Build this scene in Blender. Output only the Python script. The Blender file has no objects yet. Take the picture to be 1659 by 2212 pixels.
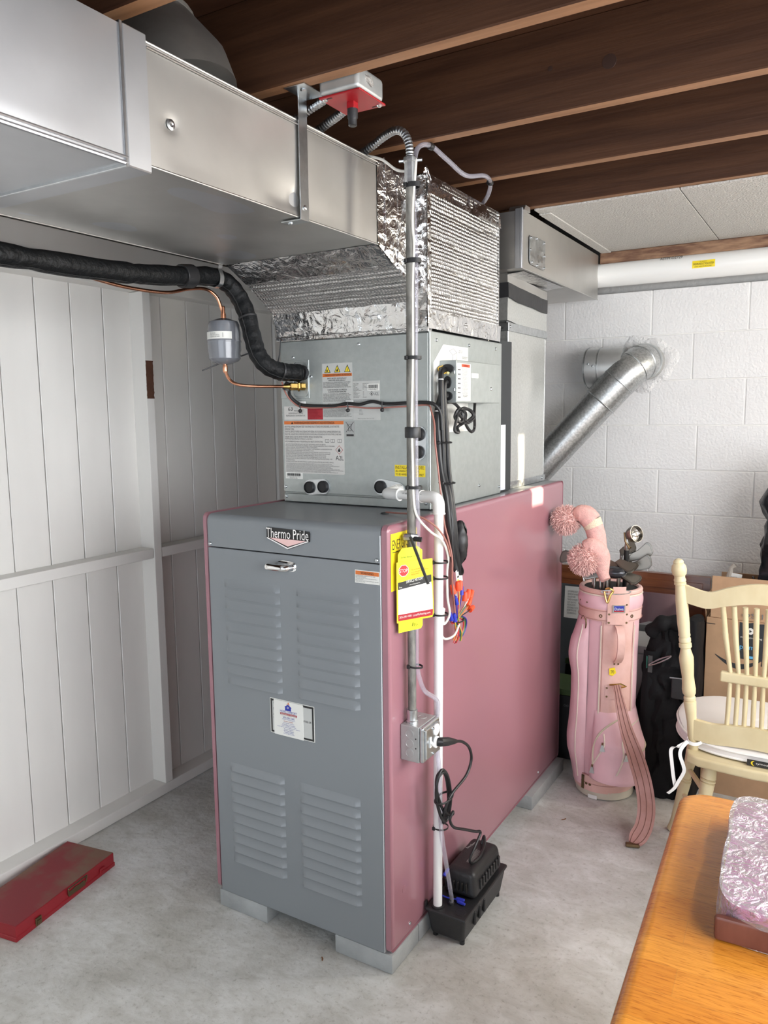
import bpy, bmesh, math, random
from mathutils import Vector, Matrix, noise
random.seed(7)
S = bpy.context.scene
COL = S.collection
PI = math.pi
V = Vector

# ------------------------------------------------------------------ camera
cam = bpy.data.objects.new('camera', bpy.data.cameras.new('camera'))
COL.objects.link(cam)
def camera_rotation(pitch, roll, yaw):
    fwd0 = V((math.sin(yaw), math.cos(yaw), 0)); r0 = V((math.cos(yaw), -math.sin(yaw), 0)); up = V((0, 0, 1))
    f = fwd0*math.cos(pitch) - up*math.sin(pitch)
    u = up*math.cos(pitch) + fwd0*math.sin(pitch)
    r = r0*math.cos(roll) + u*math.sin(roll)
    u2 = u*math.cos(roll) - r0*math.sin(roll)
    return Matrix((r, u2, -f)).transposed()
cam.matrix_world = Matrix.Translation((1.00595, -1.70865, 1.555)) @ camera_rotation(0.1283, -0.0113, -0.5356).to_4x4()
cam.data.sensor_fit = 'VERTICAL'; cam.data.sensor_height = 24.0
cam.data.lens = 1681.6/2212*24.0
cam.data.clip_start = 0.02
S.camera = cam

# ------------------------------------------------------------------ exposure, sky, daylight
S.view_settings.view_transform = 'Standard'; S.view_settings.look = 'None'
S.view_settings.gamma = 1.0; S.view_settings.use_curve_mapping = False
S.view_settings.exposure = 0.0
W = bpy.data.worlds.new('sky'); S.world = W; W.use_nodes = True
wn = W.node_tree.nodes; wn['Background'].inputs[0].default_value = (0.62, 0.74, 0.92, 1); wn['Background'].inputs[1].default_value = 1.0

def area_light(name, loc, target, sx, sy, power, col):
    l = bpy.data.lights.new(name, 'AREA'); l.shape = 'RECTANGLE'; l.size = sx; l.size_y = sy; l.energy = power; l.color = col
    o = bpy.data.objects.new(name, l); COL.objects.link(o); o.location = loc
    o.rotation_euler = (V(target) - V(loc)).to_track_quat('-Z', 'Y').to_euler()
    return o
# daylight: the opening behind the camera, the wide window and the small sunny window of the right wall
area_light('daylight_opening', (1.1, -4.2, 1.05), (1.1, 0, 1.0), 3.4, 1.9, 54, (0.90, 0.95, 1.0))
area_light('daylight_window', (2.33, -0.78, 1.58), (0, -0.78, 1.45), 3.0, 1.15, 112, (0.93, 0.96, 1.0))
area_light('sunny_window', (2.33, 1.60, 1.88), (0, 0.45, 1.2), 0.50, 0.44, 27, (1.0, 0.93, 0.80))
area_light('added_top_light', (1.75, 0.15, 2.21), (1.75, 0.15, 0), 0.16, 1.2, 15, (1.0, 0.97, 0.93))  # added lamp without a fixture, for the table shadow and bright top surfaces
sun = bpy.data.objects.new('sun', bpy.data.lights.new('sun', 'SUN')); COL.objects.link(sun)
sun.data.energy = 30.0; sun.data.color = (1.0, 0.86, 0.62); sun.data.angle = 0.009
SUN_DIR = V((0.95, 0.13, 0.20)).normalized()      # towards the sun
sun.rotation_euler = SUN_DIR.to_track_quat('Z', 'Y').to_euler()

# ------------------------------------------------------------------ materials
MATS = {}
def mat(name, col, rough=0.5, metal=0.0, var=0.0, vscale=6.0, bump=0.0, bscale=60.0, coat=0.0, detail=4.0, stretch=(1, 1, 1), col2=None, spec=0.5, rvar=0.0):
    if name in MATS: return MATS[name]
    m = bpy.data.materials.new(name); m.use_nodes = True; MATS[name] = m
    nt = m.node_tree; N = nt.nodes; L = nt.links; b = N['Principled BSDF']
    b.inputs['Base Color'].default_value = (*col, 1); b.inputs['Roughness'].default_value = rough
    b.inputs['Metallic'].default_value = metal; b.inputs['Coat Weight'].default_value = coat; b.inputs['Coat Roughness'].default_value = 0.12
    b.inputs['Specular IOR Level'].default_value = spec
    m.diffuse_color = (*col, 1)
    if var or bump or col2 or rvar:
        tc = N.new('ShaderNodeTexCoord'); mp = N.new('ShaderNodeMapping'); mp.inputs['Scale'].default_value = stretch
        L.new(tc.outputs['Object'], mp.inputs['Vector'])
    if var or col2:
        n = N.new('ShaderNodeTexNoise'); n.inputs['Scale'].default_value = vscale; n.inputs['Detail'].default_value = detail; n.inputs['Roughness'].default_value = 0.6
        L.new(mp.outputs['Vector'], n.inputs['Vector'])
        r = N.new('ShaderNodeValToRGB'); r.color_ramp.interpolation = 'EASE'; r.color_ramp.elements[0].position = 0.28; r.color_ramp.elements[1].position = 0.72
        c2 = col2 if col2 else tuple(min(1, c*(1+var)) for c in col); c1 = col if col2 else tuple(c*(1-var) for c in col)
        r.color_ramp.elements[0].color = (*c1, 1); r.color_ramp.elements[1].color = (*c2, 1)
        L.new(n.outputs['Fac'], r.inputs['Fac']); L.new(r.outputs['Color'], b.inputs['Base Color'])
    if rvar:
        n3 = N.new('ShaderNodeTexNoise'); n3.inputs['Scale'].default_value = vscale*0.7; n3.inputs['Detail'].default_value = 3
        L.new(mp.outputs['Vector'], n3.inputs['Vector'])
        mr = N.new('ShaderNodeMapRange'); mr.inputs['To Min'].default_value = max(0.02, rough-rvar); mr.inputs['To Max'].default_value = rough+rvar
        mr.inputs['From Min'].default_value = 0.1; mr.inputs['From Max'].default_value = 0.9
        L.new(n3.outputs['Fac'], mr.inputs['Value']); L.new(mr.outputs['Result'], b.inputs['Roughness'])
    if bump:
        n2 = N.new('ShaderNodeTexNoise'); n2.inputs['Scale'].default_value = bscale; n2.inputs['Detail'].default_value = 5
        L.new(mp.outputs['Vector'], n2.inputs['Vector'])
        bp = N.new('ShaderNodeBump'); bp.inputs['Strength'].default_value = bump; bp.inputs['Distance'].default_value = 0.01
        L.new(n2.outputs['Fac'], bp.inputs['Height']); L.new(bp.outputs['Normal'], b.inputs['Normal'])
    return m
def nodes_of(m):
    return m.node_tree.nodes, m.node_tree.links, m.node_tree.nodes['Principled BSDF']

M_white = mat('white_wall_paint', (0.76, 0.75, 0.725), 0.55, bump=0.12, bscale=25, var=0.05, vscale=3)
M_board = mat('white_board_paint', (0.75, 0.735, 0.70), 0.42, var=0.05, vscale=2.5, bump=0.06, bscale=14, stretch=(1, 1, 0.25))
M_block = mat('white_block_paint', (0.72, 0.715, 0.71), 0.5, bump=0.26, bscale=95, var=0.03, vscale=4)
M_grey = mat('grey_enamel', (0.205, 0.222, 0.236), 0.38, coat=0.12)
M_pink = mat('rose_enamel', (0.325, 0.150, 0.180), 0.28, coat=0.4)
M_galv = mat('galvanised_steel', (0.52, 0.54, 0.55), 0.34, 1.0, var=0.10, vscale=60, rvar=0.06)
M_duct = mat('duct_sheet_metal', (0.57, 0.58, 0.60), 0.42, 1.0, var=0.04, vscale=5, rvar=0.09, bump=0.02, bscale=6)
M_duct2 = mat('duct_sheet_warm', (0.56, 0.55, 0.53), 0.42, 1.0, var=0.05, vscale=5, rvar=0.09, bump=0.02, bscale=6)
M_coil = mat('cabinet_steel', (0.42, 0.45, 0.44), 0.44, 0.7, var=0.05, vscale=40, rvar=0.05)
M_zinc = mat('zinc_strap', (0.62, 0.65, 0.67), 0.28, 1.0, var=0.08, vscale=40)
M_chrome = mat('chrome', (0.85, 0.85, 0.85), 0.06, 1.0)
M_black = mat('black_rubber', (0.012, 0.012, 0.013), 0.42)
M_blackp = mat('black_plastic', (0.016, 0.016, 0.017), 0.45, bump=0.1, bscale=300)
M_ins = mat('black_pipe_foam', (0.0045, 0.005, 0.0055), 0.5, bump=0.55, bscale=55, spec=0.22)
M_copper = mat('copper', (0.70, 0.33, 0.20), 0.22, 1.0, var=0.25, vscale=20)
M_brass = mat('brass', (0.72, 0.50, 0.16), 0.25, 1.0)
M_pvc = mat('white_pvc', (0.80, 0.80, 0.78), 0.25)
M_emt = mat('conduit_steel', (0.21, 0.205, 0.185), 0.6, 0.55, var=0.45, vscale=45, detail=6, stretch=(1, 1, 0.3))
M_whitelabel = mat('label_paper', (0.74, 0.74, 0.70), 0.5)
M_labelgrey = mat('label_silver', (0.50, 0.51, 0.49), 0.45)
M_labeldim = mat('label_dim', (0.58, 0.57, 0.54), 0.5)
M_ink = mat('ink_black', (0.02, 0.02, 0.02), 0.5)
M_inkg = mat('ink_grey', (0.14, 0.14, 0.14), 0.5)
M_blue = mat('ink_blue', (0.02, 0.035, 0.35), 0.5)
M_red = mat('label_red', (0.36, 0.010, 0.022), 0.45)
M_orange = mat('label_orange', (0.62, 0.16, 0.03), 0.45)
M_yellow = mat('label_yellow', (0.85, 0.66, 0.02), 0.45)
M_lime = mat('tag_lime', (0.80, 0.86, 0.02), 0.45)
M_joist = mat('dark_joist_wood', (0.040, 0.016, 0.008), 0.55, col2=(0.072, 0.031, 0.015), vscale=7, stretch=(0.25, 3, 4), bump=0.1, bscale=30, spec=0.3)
M_joist_lit = mat('joist_wood_bounce_lit', (0.20, 0.095, 0.042), 0.6, col2=(0.30, 0.155, 0.075), vscale=8, stretch=(0.3, 4, 4), bump=0.1, bscale=30)  # joist wood made paler: floor bounce light put into the underside's colour
M_ledger = mat('ledger_wood', (0.085, 0.030, 0.016), 0.6, col2=(0.32, 0.19, 0.11), vscale=12, stretch=(0.6, 3, 3), bump=0.2, bscale=40)
M_tile = mat('ceiling_board_paint', (0.47, 0.455, 0.425), 0.8, bump=0.6, bscale=150, var=0.05, vscale=90)
M_concrete = mat('painted_concrete', (0.33, 0.345, 0.345), 0.5, var=0.12, vscale=9, bump=0.25, bscale=60)
M_redbox = mat('red_tool_enamel', (0.25, 0.011, 0.018), 0.42, bump=0.05, bscale=30)
M_cream = mat('cream_paint', (0.66, 0.57, 0.36), 0.42, col2=(0.58, 0.48, 0.28), vscale=9, stretch=(1, 1, 0.6))
M_cushion = mat('white_vinyl', (0.78, 0.76, 0.74), 0.42, bump=0.06, bscale=30)
M_bag = mat('pink_vinyl', (0.78, 0.50, 0.545), 0.42, var=0.07, vscale=5, bump=0.12, bscale=14)
M_bag2 = mat('faded_pink_vinyl', (0.80, 0.53, 0.49), 0.45, col2=(0.68, 0.41, 0.35), vscale=6, bump=0.15, bscale=30)
M_strap = mat('worn_pink_strap', (0.55, 0.31, 0.29), 0.55, col2=(0.43, 0.215, 0.18), vscale=9, bump=0.3, bscale=40)
M_piping = mat('cream_piping', (0.74, 0.66, 0.56), 0.45)
M_yarn = mat('pink_knit', (0.76, 0.44, 0.40), 0.9, bump=0.5, bscale=300, var=0.12, vscale=60)
M_pom = mat('pink_yarn', (0.78, 0.52, 0.48), 0.9)
M_creamknit = mat('cream_knit', (0.78, 0.64, 0.48), 0.9, bump=0.6, bscale=200)
M_iron = mat('club_steel', (0.40, 0.38, 0.35), 0.26, 1.0, var=0.2, vscale=20)
M_irond = mat('club_face_steel', (0.22, 0.21, 0.19), 0.36, 1.0)
M_antique = mat('antique_brass', (0.22, 0.16, 0.09), 0.38, 1.0)
M_frame = mat('mahogany_frame', (0.13, 0.035, 0.012), 0.3, col2=(0.21, 0.07, 0.025), vscale=8, stretch=(0.5, 3, 6), coat=0.3)
M_mirror = mat('mirror_glass', (0.62, 0.64, 0.66), 0.03, 1.0)
M_card = mat('cardboard', (0.42, 0.26, 0.15), 0.75, var=0.06, vscale=14)
M_duffel = mat('black_nylon', (0.007, 0.007, 0.008), 0.75, bump=0.5, bscale=18, spec=0.2)
M_bin = mat('white_bin_plastic', (0.62, 0.64, 0.63), 0.4)
M_greentop = mat('green_lid', (0.07, 0.12, 0.035), 0.5)
M_trash = mat('black_bag_film', (0.012, 0.013, 0.018), 0.22, bump=0.5, bscale=14)
M_magenta = mat('magenta_cloth', (0.40, 0.045, 0.24), 0.7, col2=(0.60, 0.16, 0.42), vscale=12, bump=0.5, bscale=30)
M_traycard = mat('red_brown_tray', (0.085, 0.026, 0.021), 0.35, col2=(0.17, 0.062, 0.045), vscale=16, stretch=(1, 1, 0.3))
M_nutorange = mat('orange_wire_nut', (0.80, 0.075, 0.02), 0.4)
M_nutblue = mat('blue_crimp', (0.025, 0.04, 0.42), 0.4)
M_wirewhite = mat('white_cable', (0.74, 0.72, 0.66), 0.45)
M_wirepink = mat('brown_thermostat_cable', (0.36, 0.15, 0.12), 0.45)
M_wirey = mat('yellow_wire', (0.66, 0.42, 0.05), 0.45)
M_drier = mat('grey_drier_enamel', (0.17, 0.18, 0.20), 0.2, coat=0.5)
M_redplate = mat('red_switch_plate', (0.30, 0.006, 0.011), 0.38)
M_boxsteel = mat('switch_box_steel', (0.44, 0.45, 0.44), 0.42, 0.6, var=0.08, vscale=30)
M_flue = mat('flue_galvanised', (0.36, 0.37, 0.37), 0.36, 0.9, col2=(0.56, 0.57, 0.57), vscale=110, detail=2)
M_tapeblack = mat('black_canvas', (0.02, 0.02, 0.022), 0.5, bump=0.15, bscale=40)
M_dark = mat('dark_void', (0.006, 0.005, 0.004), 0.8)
M_plaster = mat('patched_plaster', (0.66, 0.655, 0.65), 0.6, bump=0.8, bscale=60)

# floor: worn painted concrete with scuffs
M_floor = mat('worn_concrete_floor', (0.46, 0.46, 0.445), 0.55, bump=0.28, bscale=45, detail=8)
def floor_nodes():
    N, L, b = nodes_of(M_floor)
    tc = N.new('ShaderNodeTexCoord')
    def noise_(s, d, r, dist=0.0, sc=None):
        n = N.new('ShaderNodeTexNoise'); n.inputs['Scale'].default_value = s; n.inputs['Detail'].default_value = d; n.inputs['Roughness'].default_value = r; n.inputs['Distortion'].default_value = dist
        if sc:
            mp = N.new('ShaderNodeMapping'); mp.inputs['Scale'].default_value = sc; mp.inputs['Rotation'].default_value = (0, 0, 0.5); L.new(tc.outputs['Object'], mp.inputs['Vector']); L.new(mp.outputs['Vector'], n.inputs['Vector'])
        else: L.new(tc.outputs['Object'], n.inputs['Vector'])
        return n
    def ramp(n, p0, c0, p1, c1):
        r = N.new('ShaderNodeValToRGB'); e = r.color_ramp.elements; e[0].position = p0; e[0].color = (*c0, 1); e[1].position = p1; e[1].color = (*c1, 1); L.new(n.outputs['Fac'], r.inputs['Fac']); return r
    def mul(a, c, f, mode='MULTIPLY'):
        m = N.new('ShaderNodeMixRGB'); m.blend_type = mode; m.inputs[0].default_value = f; L.new(a.outputs['Color'], m.inputs[1]); L.new(c.outputs['Color'], m.inputs[2]); return m
    base = ramp(noise_(2.2, 9, 0.68), 0.30, (0.48, 0.48, 0.46), 0.70, (0.74, 0.755, 0.75))
    speck = ramp(noise_(70, 6, 0.75), 0.30, (0.42, 0.40, 0.36), 0.45, (1, 1, 1))
    scuff = ramp(noise_(9, 8, 0.72, 0.8, (1, 1.7, 1)), 0.38, (0.78, 0.77, 0.74), 0.60, (1.0, 1.0, 1.0))
    stain = ramp(noise_(1.1, 4, 0.6), 0.30, (0.80, 0.76, 0.68), 0.55, (1, 1, 1))
    c = mul(mul(mul(base, speck, 0.6), scuff, 0.8), stain, 0.7); L.new(c.outputs['Color'], b.inputs['Base Color'])
floor_nodes()

# bubble foil insulation: regular dimples plus crumple
def foil_material(name, dots, base=0.72, rough=0.16, crumple=0.35, cscale=30):
    m = bpy.data.materials.new(name); m.use_nodes = True; N, L, b = nodes_of(m)
    b.inputs['Base Color'].default_value = (base, base*0.995, base*0.985, 1); b.inputs['Metallic'].default_value = 1.0; b.inputs['Roughness'].default_value = rough
    tc = N.new('ShaderNodeTexCoord')
    n = N.new('ShaderNodeTexNoise'); n.inputs['Scale'].default_value = cscale; n.inputs['Detail'].default_value = 3; n.inputs['Distortion'].default_value = 1.5
    L.new(tc.outputs['Object'], n.inputs['Vector'])
    bp = N.new('ShaderNodeBump'); bp.inputs['Strength'].default_value = crumple; bp.inputs['Distance'].default_value = 0.012
    L.new(n.outputs['Fac'], bp.inputs['Height'])
    if dots:
        mp = N.new('ShaderNodeMapping'); mp.inputs['Scale'].default_value = (92, 92, 92)
        L.new(tc.outputs['Object'], mp.inputs['Vector'])
        v = N.new('ShaderNodeTexVoronoi'); v.inputs['Scale'].default_value = 1.0; v.inputs['Randomness'].default_value = 0.12
        L.new(mp.outputs['Vector'], v.inputs['Vector'])
        b2 = N.new('ShaderNodeBump'); b2.inputs['Strength'].default_value = 0.9; b2.inputs['Distance'].default_value = 0.006; b2.invert = True
        L.new(v.outputs['Distance'], b2.inputs['Height']); L.new(bp.outputs['Normal'], b2.inputs['Normal']); L.new(b2.outputs['Normal'], b.inputs['Normal'])
    else:
        L.new(bp.outputs['Normal'], b.inputs['Normal'])
    MATS[name] = m
    return m
M_foil = foil_material('foil_tape', False)
M_bubble = foil_material('bubble_foil', True, rough=0.27, crumple=0.10)

# galvanised spangle
def spangle(m, scale=45):
    N, L, b = nodes_of(m)
    tc = N.new('ShaderNodeTexCoord'); v = N.new('ShaderNodeTexVoronoi'); v.inputs['Scale'].default_value = scale
    L.new(tc.outputs['Object'], v.inputs['Vector'])
    r = N.new('ShaderNodeMapRange'); r.inputs['To Min'].default_value = 0.24; r.inputs['To Max'].default_value = 0.46
    L.new(v.outputs['Color'], r.inputs['Value']); L.new(r.outputs['Result'], b.inputs['Roughness'])
spangle(M_galv, 70)

# table top: glued staves, grain running across the table
M_table = mat('oiled_maple', (0.62, 0.27, 0.05), 0.24, coat=0.3)
def table_nodes():
    N, L, b = nodes_of(M_table)
    tc = N.new('ShaderNodeTexCoord')
    br = N.new('ShaderNodeTexBrick'); br.inputs['Color1'].default_value = (0.58, 0.205, 0.020, 1); br.inputs['Color2'].default_value = (0.70, 0.285, 0.036, 1)
    br.inputs['Mortar'].default_value = (0.55, 0.22, 0.03, 1); br.inputs['Scale'].default_value = 1.0; br.inputs['Mortar Size'].default_value = 0.0006
    br.inputs['Brick Width'].default_value = 0.33; br.inputs['Row Height'].default_value = 0.062; br.inputs['Bias'].default_value = 0.0
    L.new(tc.outputs['Object'], br.inputs['Vector'])
    mp = N.new('ShaderNodeMapping'); mp.inputs['Scale'].default_value = (6, 90, 30); L.new(tc.outputs['Object'], mp.inputs['Vector'])
    n = N.new('ShaderNodeTexNoise'); n.inputs['Scale'].default_value = 2.2; n.inputs['Detail'].default_value = 6; n.inputs['Roughness'].default_value = 0.65; L.new(mp.outputs['Vector'], n.inputs['Vector'])
    r = N.new('ShaderNodeValToRGB'); e = r.color_ramp.elements; e[0].position = 0.34; e[0].color = (0.66, 0.56, 0.42, 1); e[1].position = 0.56; e[1].color = (1, 1, 1, 1)
    L.new(n.outputs['Fac'], r.inputs['Fac'])
    mx = N.new('ShaderNodeMixRGB'); mx.blend_type = 'MULTIPLY'; mx.inputs[0].default_value = 0.6
    L.new(br.outputs['Color'], mx.inputs[1]); L.new(r.outputs['Color'], mx.inputs[2])
    mp2 = N.new('ShaderNodeMapping'); mp2.inputs['Scale'].default_value = (40, 420, 100); L.new(tc.outputs['Object'], mp2.inputs['Vector'])
    n2 = N.new('ShaderNodeTexNoise'); n2.inputs['Scale'].default_value = 1.0; n2.inputs['Detail'].default_value = 3; L.new(mp2.outputs['Vector'], n2.inputs['Vector'])
    r2 = N.new('ShaderNodeValToRGB'); e = r2.color_ramp.elements; e[0].position = 0.36; e[0].color = (0.62, 0.50, 0.36, 1); e[1].position = 0.44; e[1].color = (1, 1, 1, 1); L.new(n2.outputs['Fac'], r2.inputs['Fac'])
    m2 = N.new('ShaderNodeMixRGB'); m2.blend_type = 'MULTIPLY'; m2.inputs[0].default_value = 0.75; L.new(mx.outputs['Color'], m2.inputs[1]); L.new(r2.outputs['Color'], m2.inputs[2]); L.new(m2.outputs['Color'], b.inputs['Base Color'])
table_nodes()

# dust and wear on the red box lid
def wear(m, dirt, lo, hi, scale):
    N, L, b = nodes_of(m)
    tc = N.new('ShaderNodeTexCoord'); n = N.new('ShaderNodeTexNoise'); n.inputs['Scale'].default_value = scale; n.inputs['Detail'].default_value = 6
    L.new(tc.outputs['Object'], n.inputs['Vector'])
    r = N.new('ShaderNodeValToRGB'); e = r.color_ramp.elements; e[0].position = lo; e[0].color = b.inputs['Base Color'].default_value[:]; e[1].position = hi; e[1].color = (*dirt, 1)
    L.new(n.outputs['Fac'], r.inputs['Fac']); L.new(r.outputs['Color'], b.inputs['Base Color'])
M_redlid = mat('dusty_red_lid', (0.20, 0.010, 0.018), 0.55)
wear(M_redlid, (0.17, 0.085, 0.055), 0.46, 0.64, 7)

def clear_plastic(name, fac, rough, bump, scale, tint=(1, 1, 1)):
    m = bpy.data.materials.new(name); m.use_nodes = True; N = m.node_tree.nodes; L = m.node_tree.links
    N.remove(N['Principled BSDF']); out = N['Material Output']
    t = N.new('ShaderNodeBsdfTransparent'); t.inputs[0].default_value = (*tint, 1)
    g = N.new('ShaderNodeBsdfGlossy'); g.inputs['Roughness'].default_value = rough
    mx = N.new('ShaderNodeMixShader'); fr = N.new('ShaderNodeLayerWeight'); fr.inputs[0].default_value = fac
    L.new(fr.outputs['Facing'], mx.inputs[0]); L.new(t.outputs[0], mx.inputs[1]); L.new(g.outputs[0], mx.inputs[2]); L.new(mx.outputs[0], out.inputs[0])
    if bump:
        tc = N.new('ShaderNodeTexCoord'); n = N.new('ShaderNodeTexNoise'); n.inputs['Scale'].default_value = scale; n.inputs['Detail'].default_value = 4; n.inputs['Distortion'].default_value = 2.5
        L.new(tc.outputs['Object'], n.inputs['Vector'])
        bp = N.new('ShaderNodeBump'); bp.inputs['Strength'].default_value = bump; bp.inputs['Distance'].default_value = 0.02
        L.new(n.outputs['Fac'], bp.inputs['Height']); L.new(bp.outputs['Normal'], g.inputs['Normal']); L.new(bp.outputs['Normal'], fr.inputs['Normal'])
    MATS[name] = m
    return m
M_tube = clear_plastic('clear_vinyl_tube', 0.15, 0.10, 0, 1, (0.93, 0.92, 0.96))
def milky(m, col, fac):
    N = m.node_tree.nodes; L = m.node_tree.links; out = N['Material Output']; src = out.inputs[0].links[0].from_socket
    d = N.new('ShaderNodeBsdfDiffuse'); d.inputs[0].default_value = (*col, 1); mx = N.new('ShaderNodeMixShader'); mx.inputs[0].default_value = fac
    L.new(src, mx.inputs[1]); L.new(d.outputs[0], mx.inputs[2]); L.new(mx.outputs[0], out.inputs[0])
milky(M_tube, (0.62, 0.60, 0.66), 0.22)
M_wrap = clear_plastic('clear_wrap', 0.60, 0.18, 1.0, 30)
milky(M_wrap, (0.85, 0.82, 0.90), 0.16)

# ------------------------------------------------------------------ geometry helpers
class G:
    """collects shapes in world (or thing-local) coordinates; obj() links them as one mesh object"""
    def __init__(s): s.v = []; s.f = []
    def add(s, vs, fs):
        k = len(s.v); s.v += [tuple(p) for p in vs]; s.f += [tuple(i + k for i in f) for f in fs]; return s
    def box(s, x0, x1, y0, y1, z0, z1, bev=0.0, seg=2, rot=None, piv=None):
        bm = bmesh.new(); bmesh.ops.create_cube(bm, size=1.0)
        for v in bm.verts: v.co = V(((x0+x1)/2 + v.co.x*(x1-x0), (y0+y1)/2 + v.co.y*(y1-y0), (z0+z1)/2 + v.co.z*(z1-z0)))
        if bev: bmesh.ops.bevel(bm, geom=bm.edges[:], offset=bev, segments=seg, profile=0.5, affect='EDGES')
        if rot is not None:
            c = V(piv) if piv else V(((x0+x1)/2, (y0+y1)/2, (z0+z1)/2))
            for v in bm.verts: v.co = c + rot @ (v.co - c)
        return s.bm(bm)
    def bm(s, bm):
        bm.verts.index_update()
        s.add([v.co[:] for v in bm.verts], [[v.index for v in f.verts] for f in bm.faces]); bm.free(); return s
    def frames(s, pts):
        T = []
        for i in range(len(pts)):
            a = pts[max(0, i-1)]; b = pts[min(len(pts)-1, i+1)]; T.append((b-a).normalized() if (b-a).length > 1e-9 else V((0, 0, 1)))
        n = T[0].orthogonal().normalized(); out = []
        for t in T:
            n = (n - t*n.dot(t)); n = n.normalized() if n.length > 1e-6 else t.orthogonal().normalized()
            out.append((t, n, t.cross(n)))
        return out
    def tube(s, pts, r, n=10, cap=True):
        pts = [V(p) for p in pts]; R = r if isinstance(r, (list, tuple)) else [r]*len(pts)
        vs = []; fs = []
        for p, (t, a, b), q in zip(pts, s.frames(pts), R):
            for k in range(n):
                an = 2*PI*k/n; vs.append(p + (a*math.cos(an) + b*math.sin(an))*q)
        for i in range(len(pts)-1):
            for k in range(n):
                fs.append((i*n+k, i*n+(k+1) % n, (i+1)*n+(k+1) % n, (i+1)*n+k))
        if cap: fs.append(tuple(range(n-1, -1, -1))); fs.append(tuple(range((len(pts)-1)*n, len(pts)*n)))
        return s.add(vs, fs)
    def cyl(s, a, b, r, r2=None, n=16):
        return s.tube([a, b], [r, r if r2 is None else r2], n)
    def lathe(s, prof, o=(0, 0, 0), axis=(0, 0, 1), n=20):
        o = V(o); t = V(axis).normalized(); a = t.orthogonal().normalized() if abs(t.z) < 0.999 else V((1, 0, 0)); b = t.cross(a)
        vs = []; fs = []
        for r, z in prof:
            for k in range(n):
                an = 2*PI*k/n; vs.append(o + t*z + (a*math.cos(an) + b*math.sin(an))*max(r, 1e-5))
        m = len(prof)
        for i in range(m-1):
            for k in range(n): fs.append((i*n+k, i*n+(k+1) % n, (i+1)*n+(k+1) % n, (i+1)*n+k))
        fs.append(tuple(range(n-1, -1, -1))); fs.append(tuple(range((m-1)*n, m*n)))
        return s.add(vs, fs)
    def prism(s, poly, o, u, w, d):
        """polygon of (a, b) in the plane o + a*u + b*w, extruded by vector d"""
        o, u, w, d = V(o), V(u), V(w), V(d); n = len(poly)
        vs = [o + u*a + w*b for a, b in poly]; vs += [p + d for p in vs]
        fs = [tuple(range(n-1, -1, -1)), tuple(range(n, 2*n))] + [(i, (i+1) % n, n+(i+1) % n, n+i) for i in range(n)]
        return s.add(vs, fs)
    def ribbon(s, pts, widths, side, th):
        """flat strap along pts; side: one vector or a list; th: thickness"""
        pts = [V(p) for p in pts]; n = len(pts); vs = []; fs = []
        for i, p in enumerate(pts):
            t = (pts[min(n-1, i+1)] - pts[max(0, i-1)]).normalized()
            sd = V(side[i] if isinstance(side, list) else side); sd = (sd - t*sd.dot(t)).normalized(); nn = t.cross(sd)
            w = widths[i] if isinstance(widths, (list, tuple)) else widths
            for a, b in ((-1, -1), (1, -1), (1, 1), (-1, 1)): vs.append(p + sd*(a*w/2) + nn*(b*th/2))
        for i in range(n-1):
            for k in range(4): fs.append((i*4+k, i*4+(k+1) % 4, i*4+4+(k+1) % 4, i*4+4+k))
        fs.append((3, 2, 1, 0)); fs.append(tuple((n-1)*4+k for k in range(4)))
        return s.add(vs, fs)
    def sphere(s, c, r, n=14, m=9, sq=(1, 1, 1)):
        c = V(c); vs = []; fs = []
        for i in range(m+1):
            ph = PI*i/m
            for k in range(n):
                an = 2*PI*k/n; vs.append(c + V((r*sq[0]*math.sin(ph)*math.cos(an), r*sq[1]*math.sin(ph)*math.sin(an), r*sq[2]*math.cos(ph))))
        for i in range(m):
            for k in range(n): fs.append((i*n+k, (i+1)*n+k, (i+1)*n+(k+1) % n, i*n+(k+1) % n))
        return s.add(vs, fs)
    def grid(s, fn, nu, nv, close=False):
        vs = [fn(i/nu, j/nv) for j in range(nv+1) for i in range(nu+1)]
        fs = [(j*(nu+1)+i, j*(nu+1)+i+1, (j+1)*(nu+1)+i+1, (j+1)*(nu+1)+i) for j in range(nv) for i in range(nu)]
        return s.add(vs, fs)
    def mesh(s, name, m, smooth=35):
        me = bpy.data.meshes.new(name); me.from_pydata(s.v, [], s.f); me.validate()
        bm = bmesh.new(); bm.from_mesh(me); bmesh.ops.remove_doubles(bm, verts=bm.verts, dist=1e-6); bmesh.ops.recalc_face_normals(bm, faces=bm.faces); bm.to_mesh(me); bm.free()
        if m: me.materials.append(m)
        if smooth:
            me.shade_smooth(); me.set_sharp_from_angle(angle=math.radians(smooth))
        return me
def weighted(o):
    """keep the flat sides of bevelled pieces flat"""
    m = o.modifiers.new('weighted_normal', 'WEIGHTED_NORMAL'); m.keep_sharp = True; m.weight = 80
    return o
    def moved(s, mtx):
        s.v = [tuple(mtx @ V(p)) for p in s.v]; return s

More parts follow.
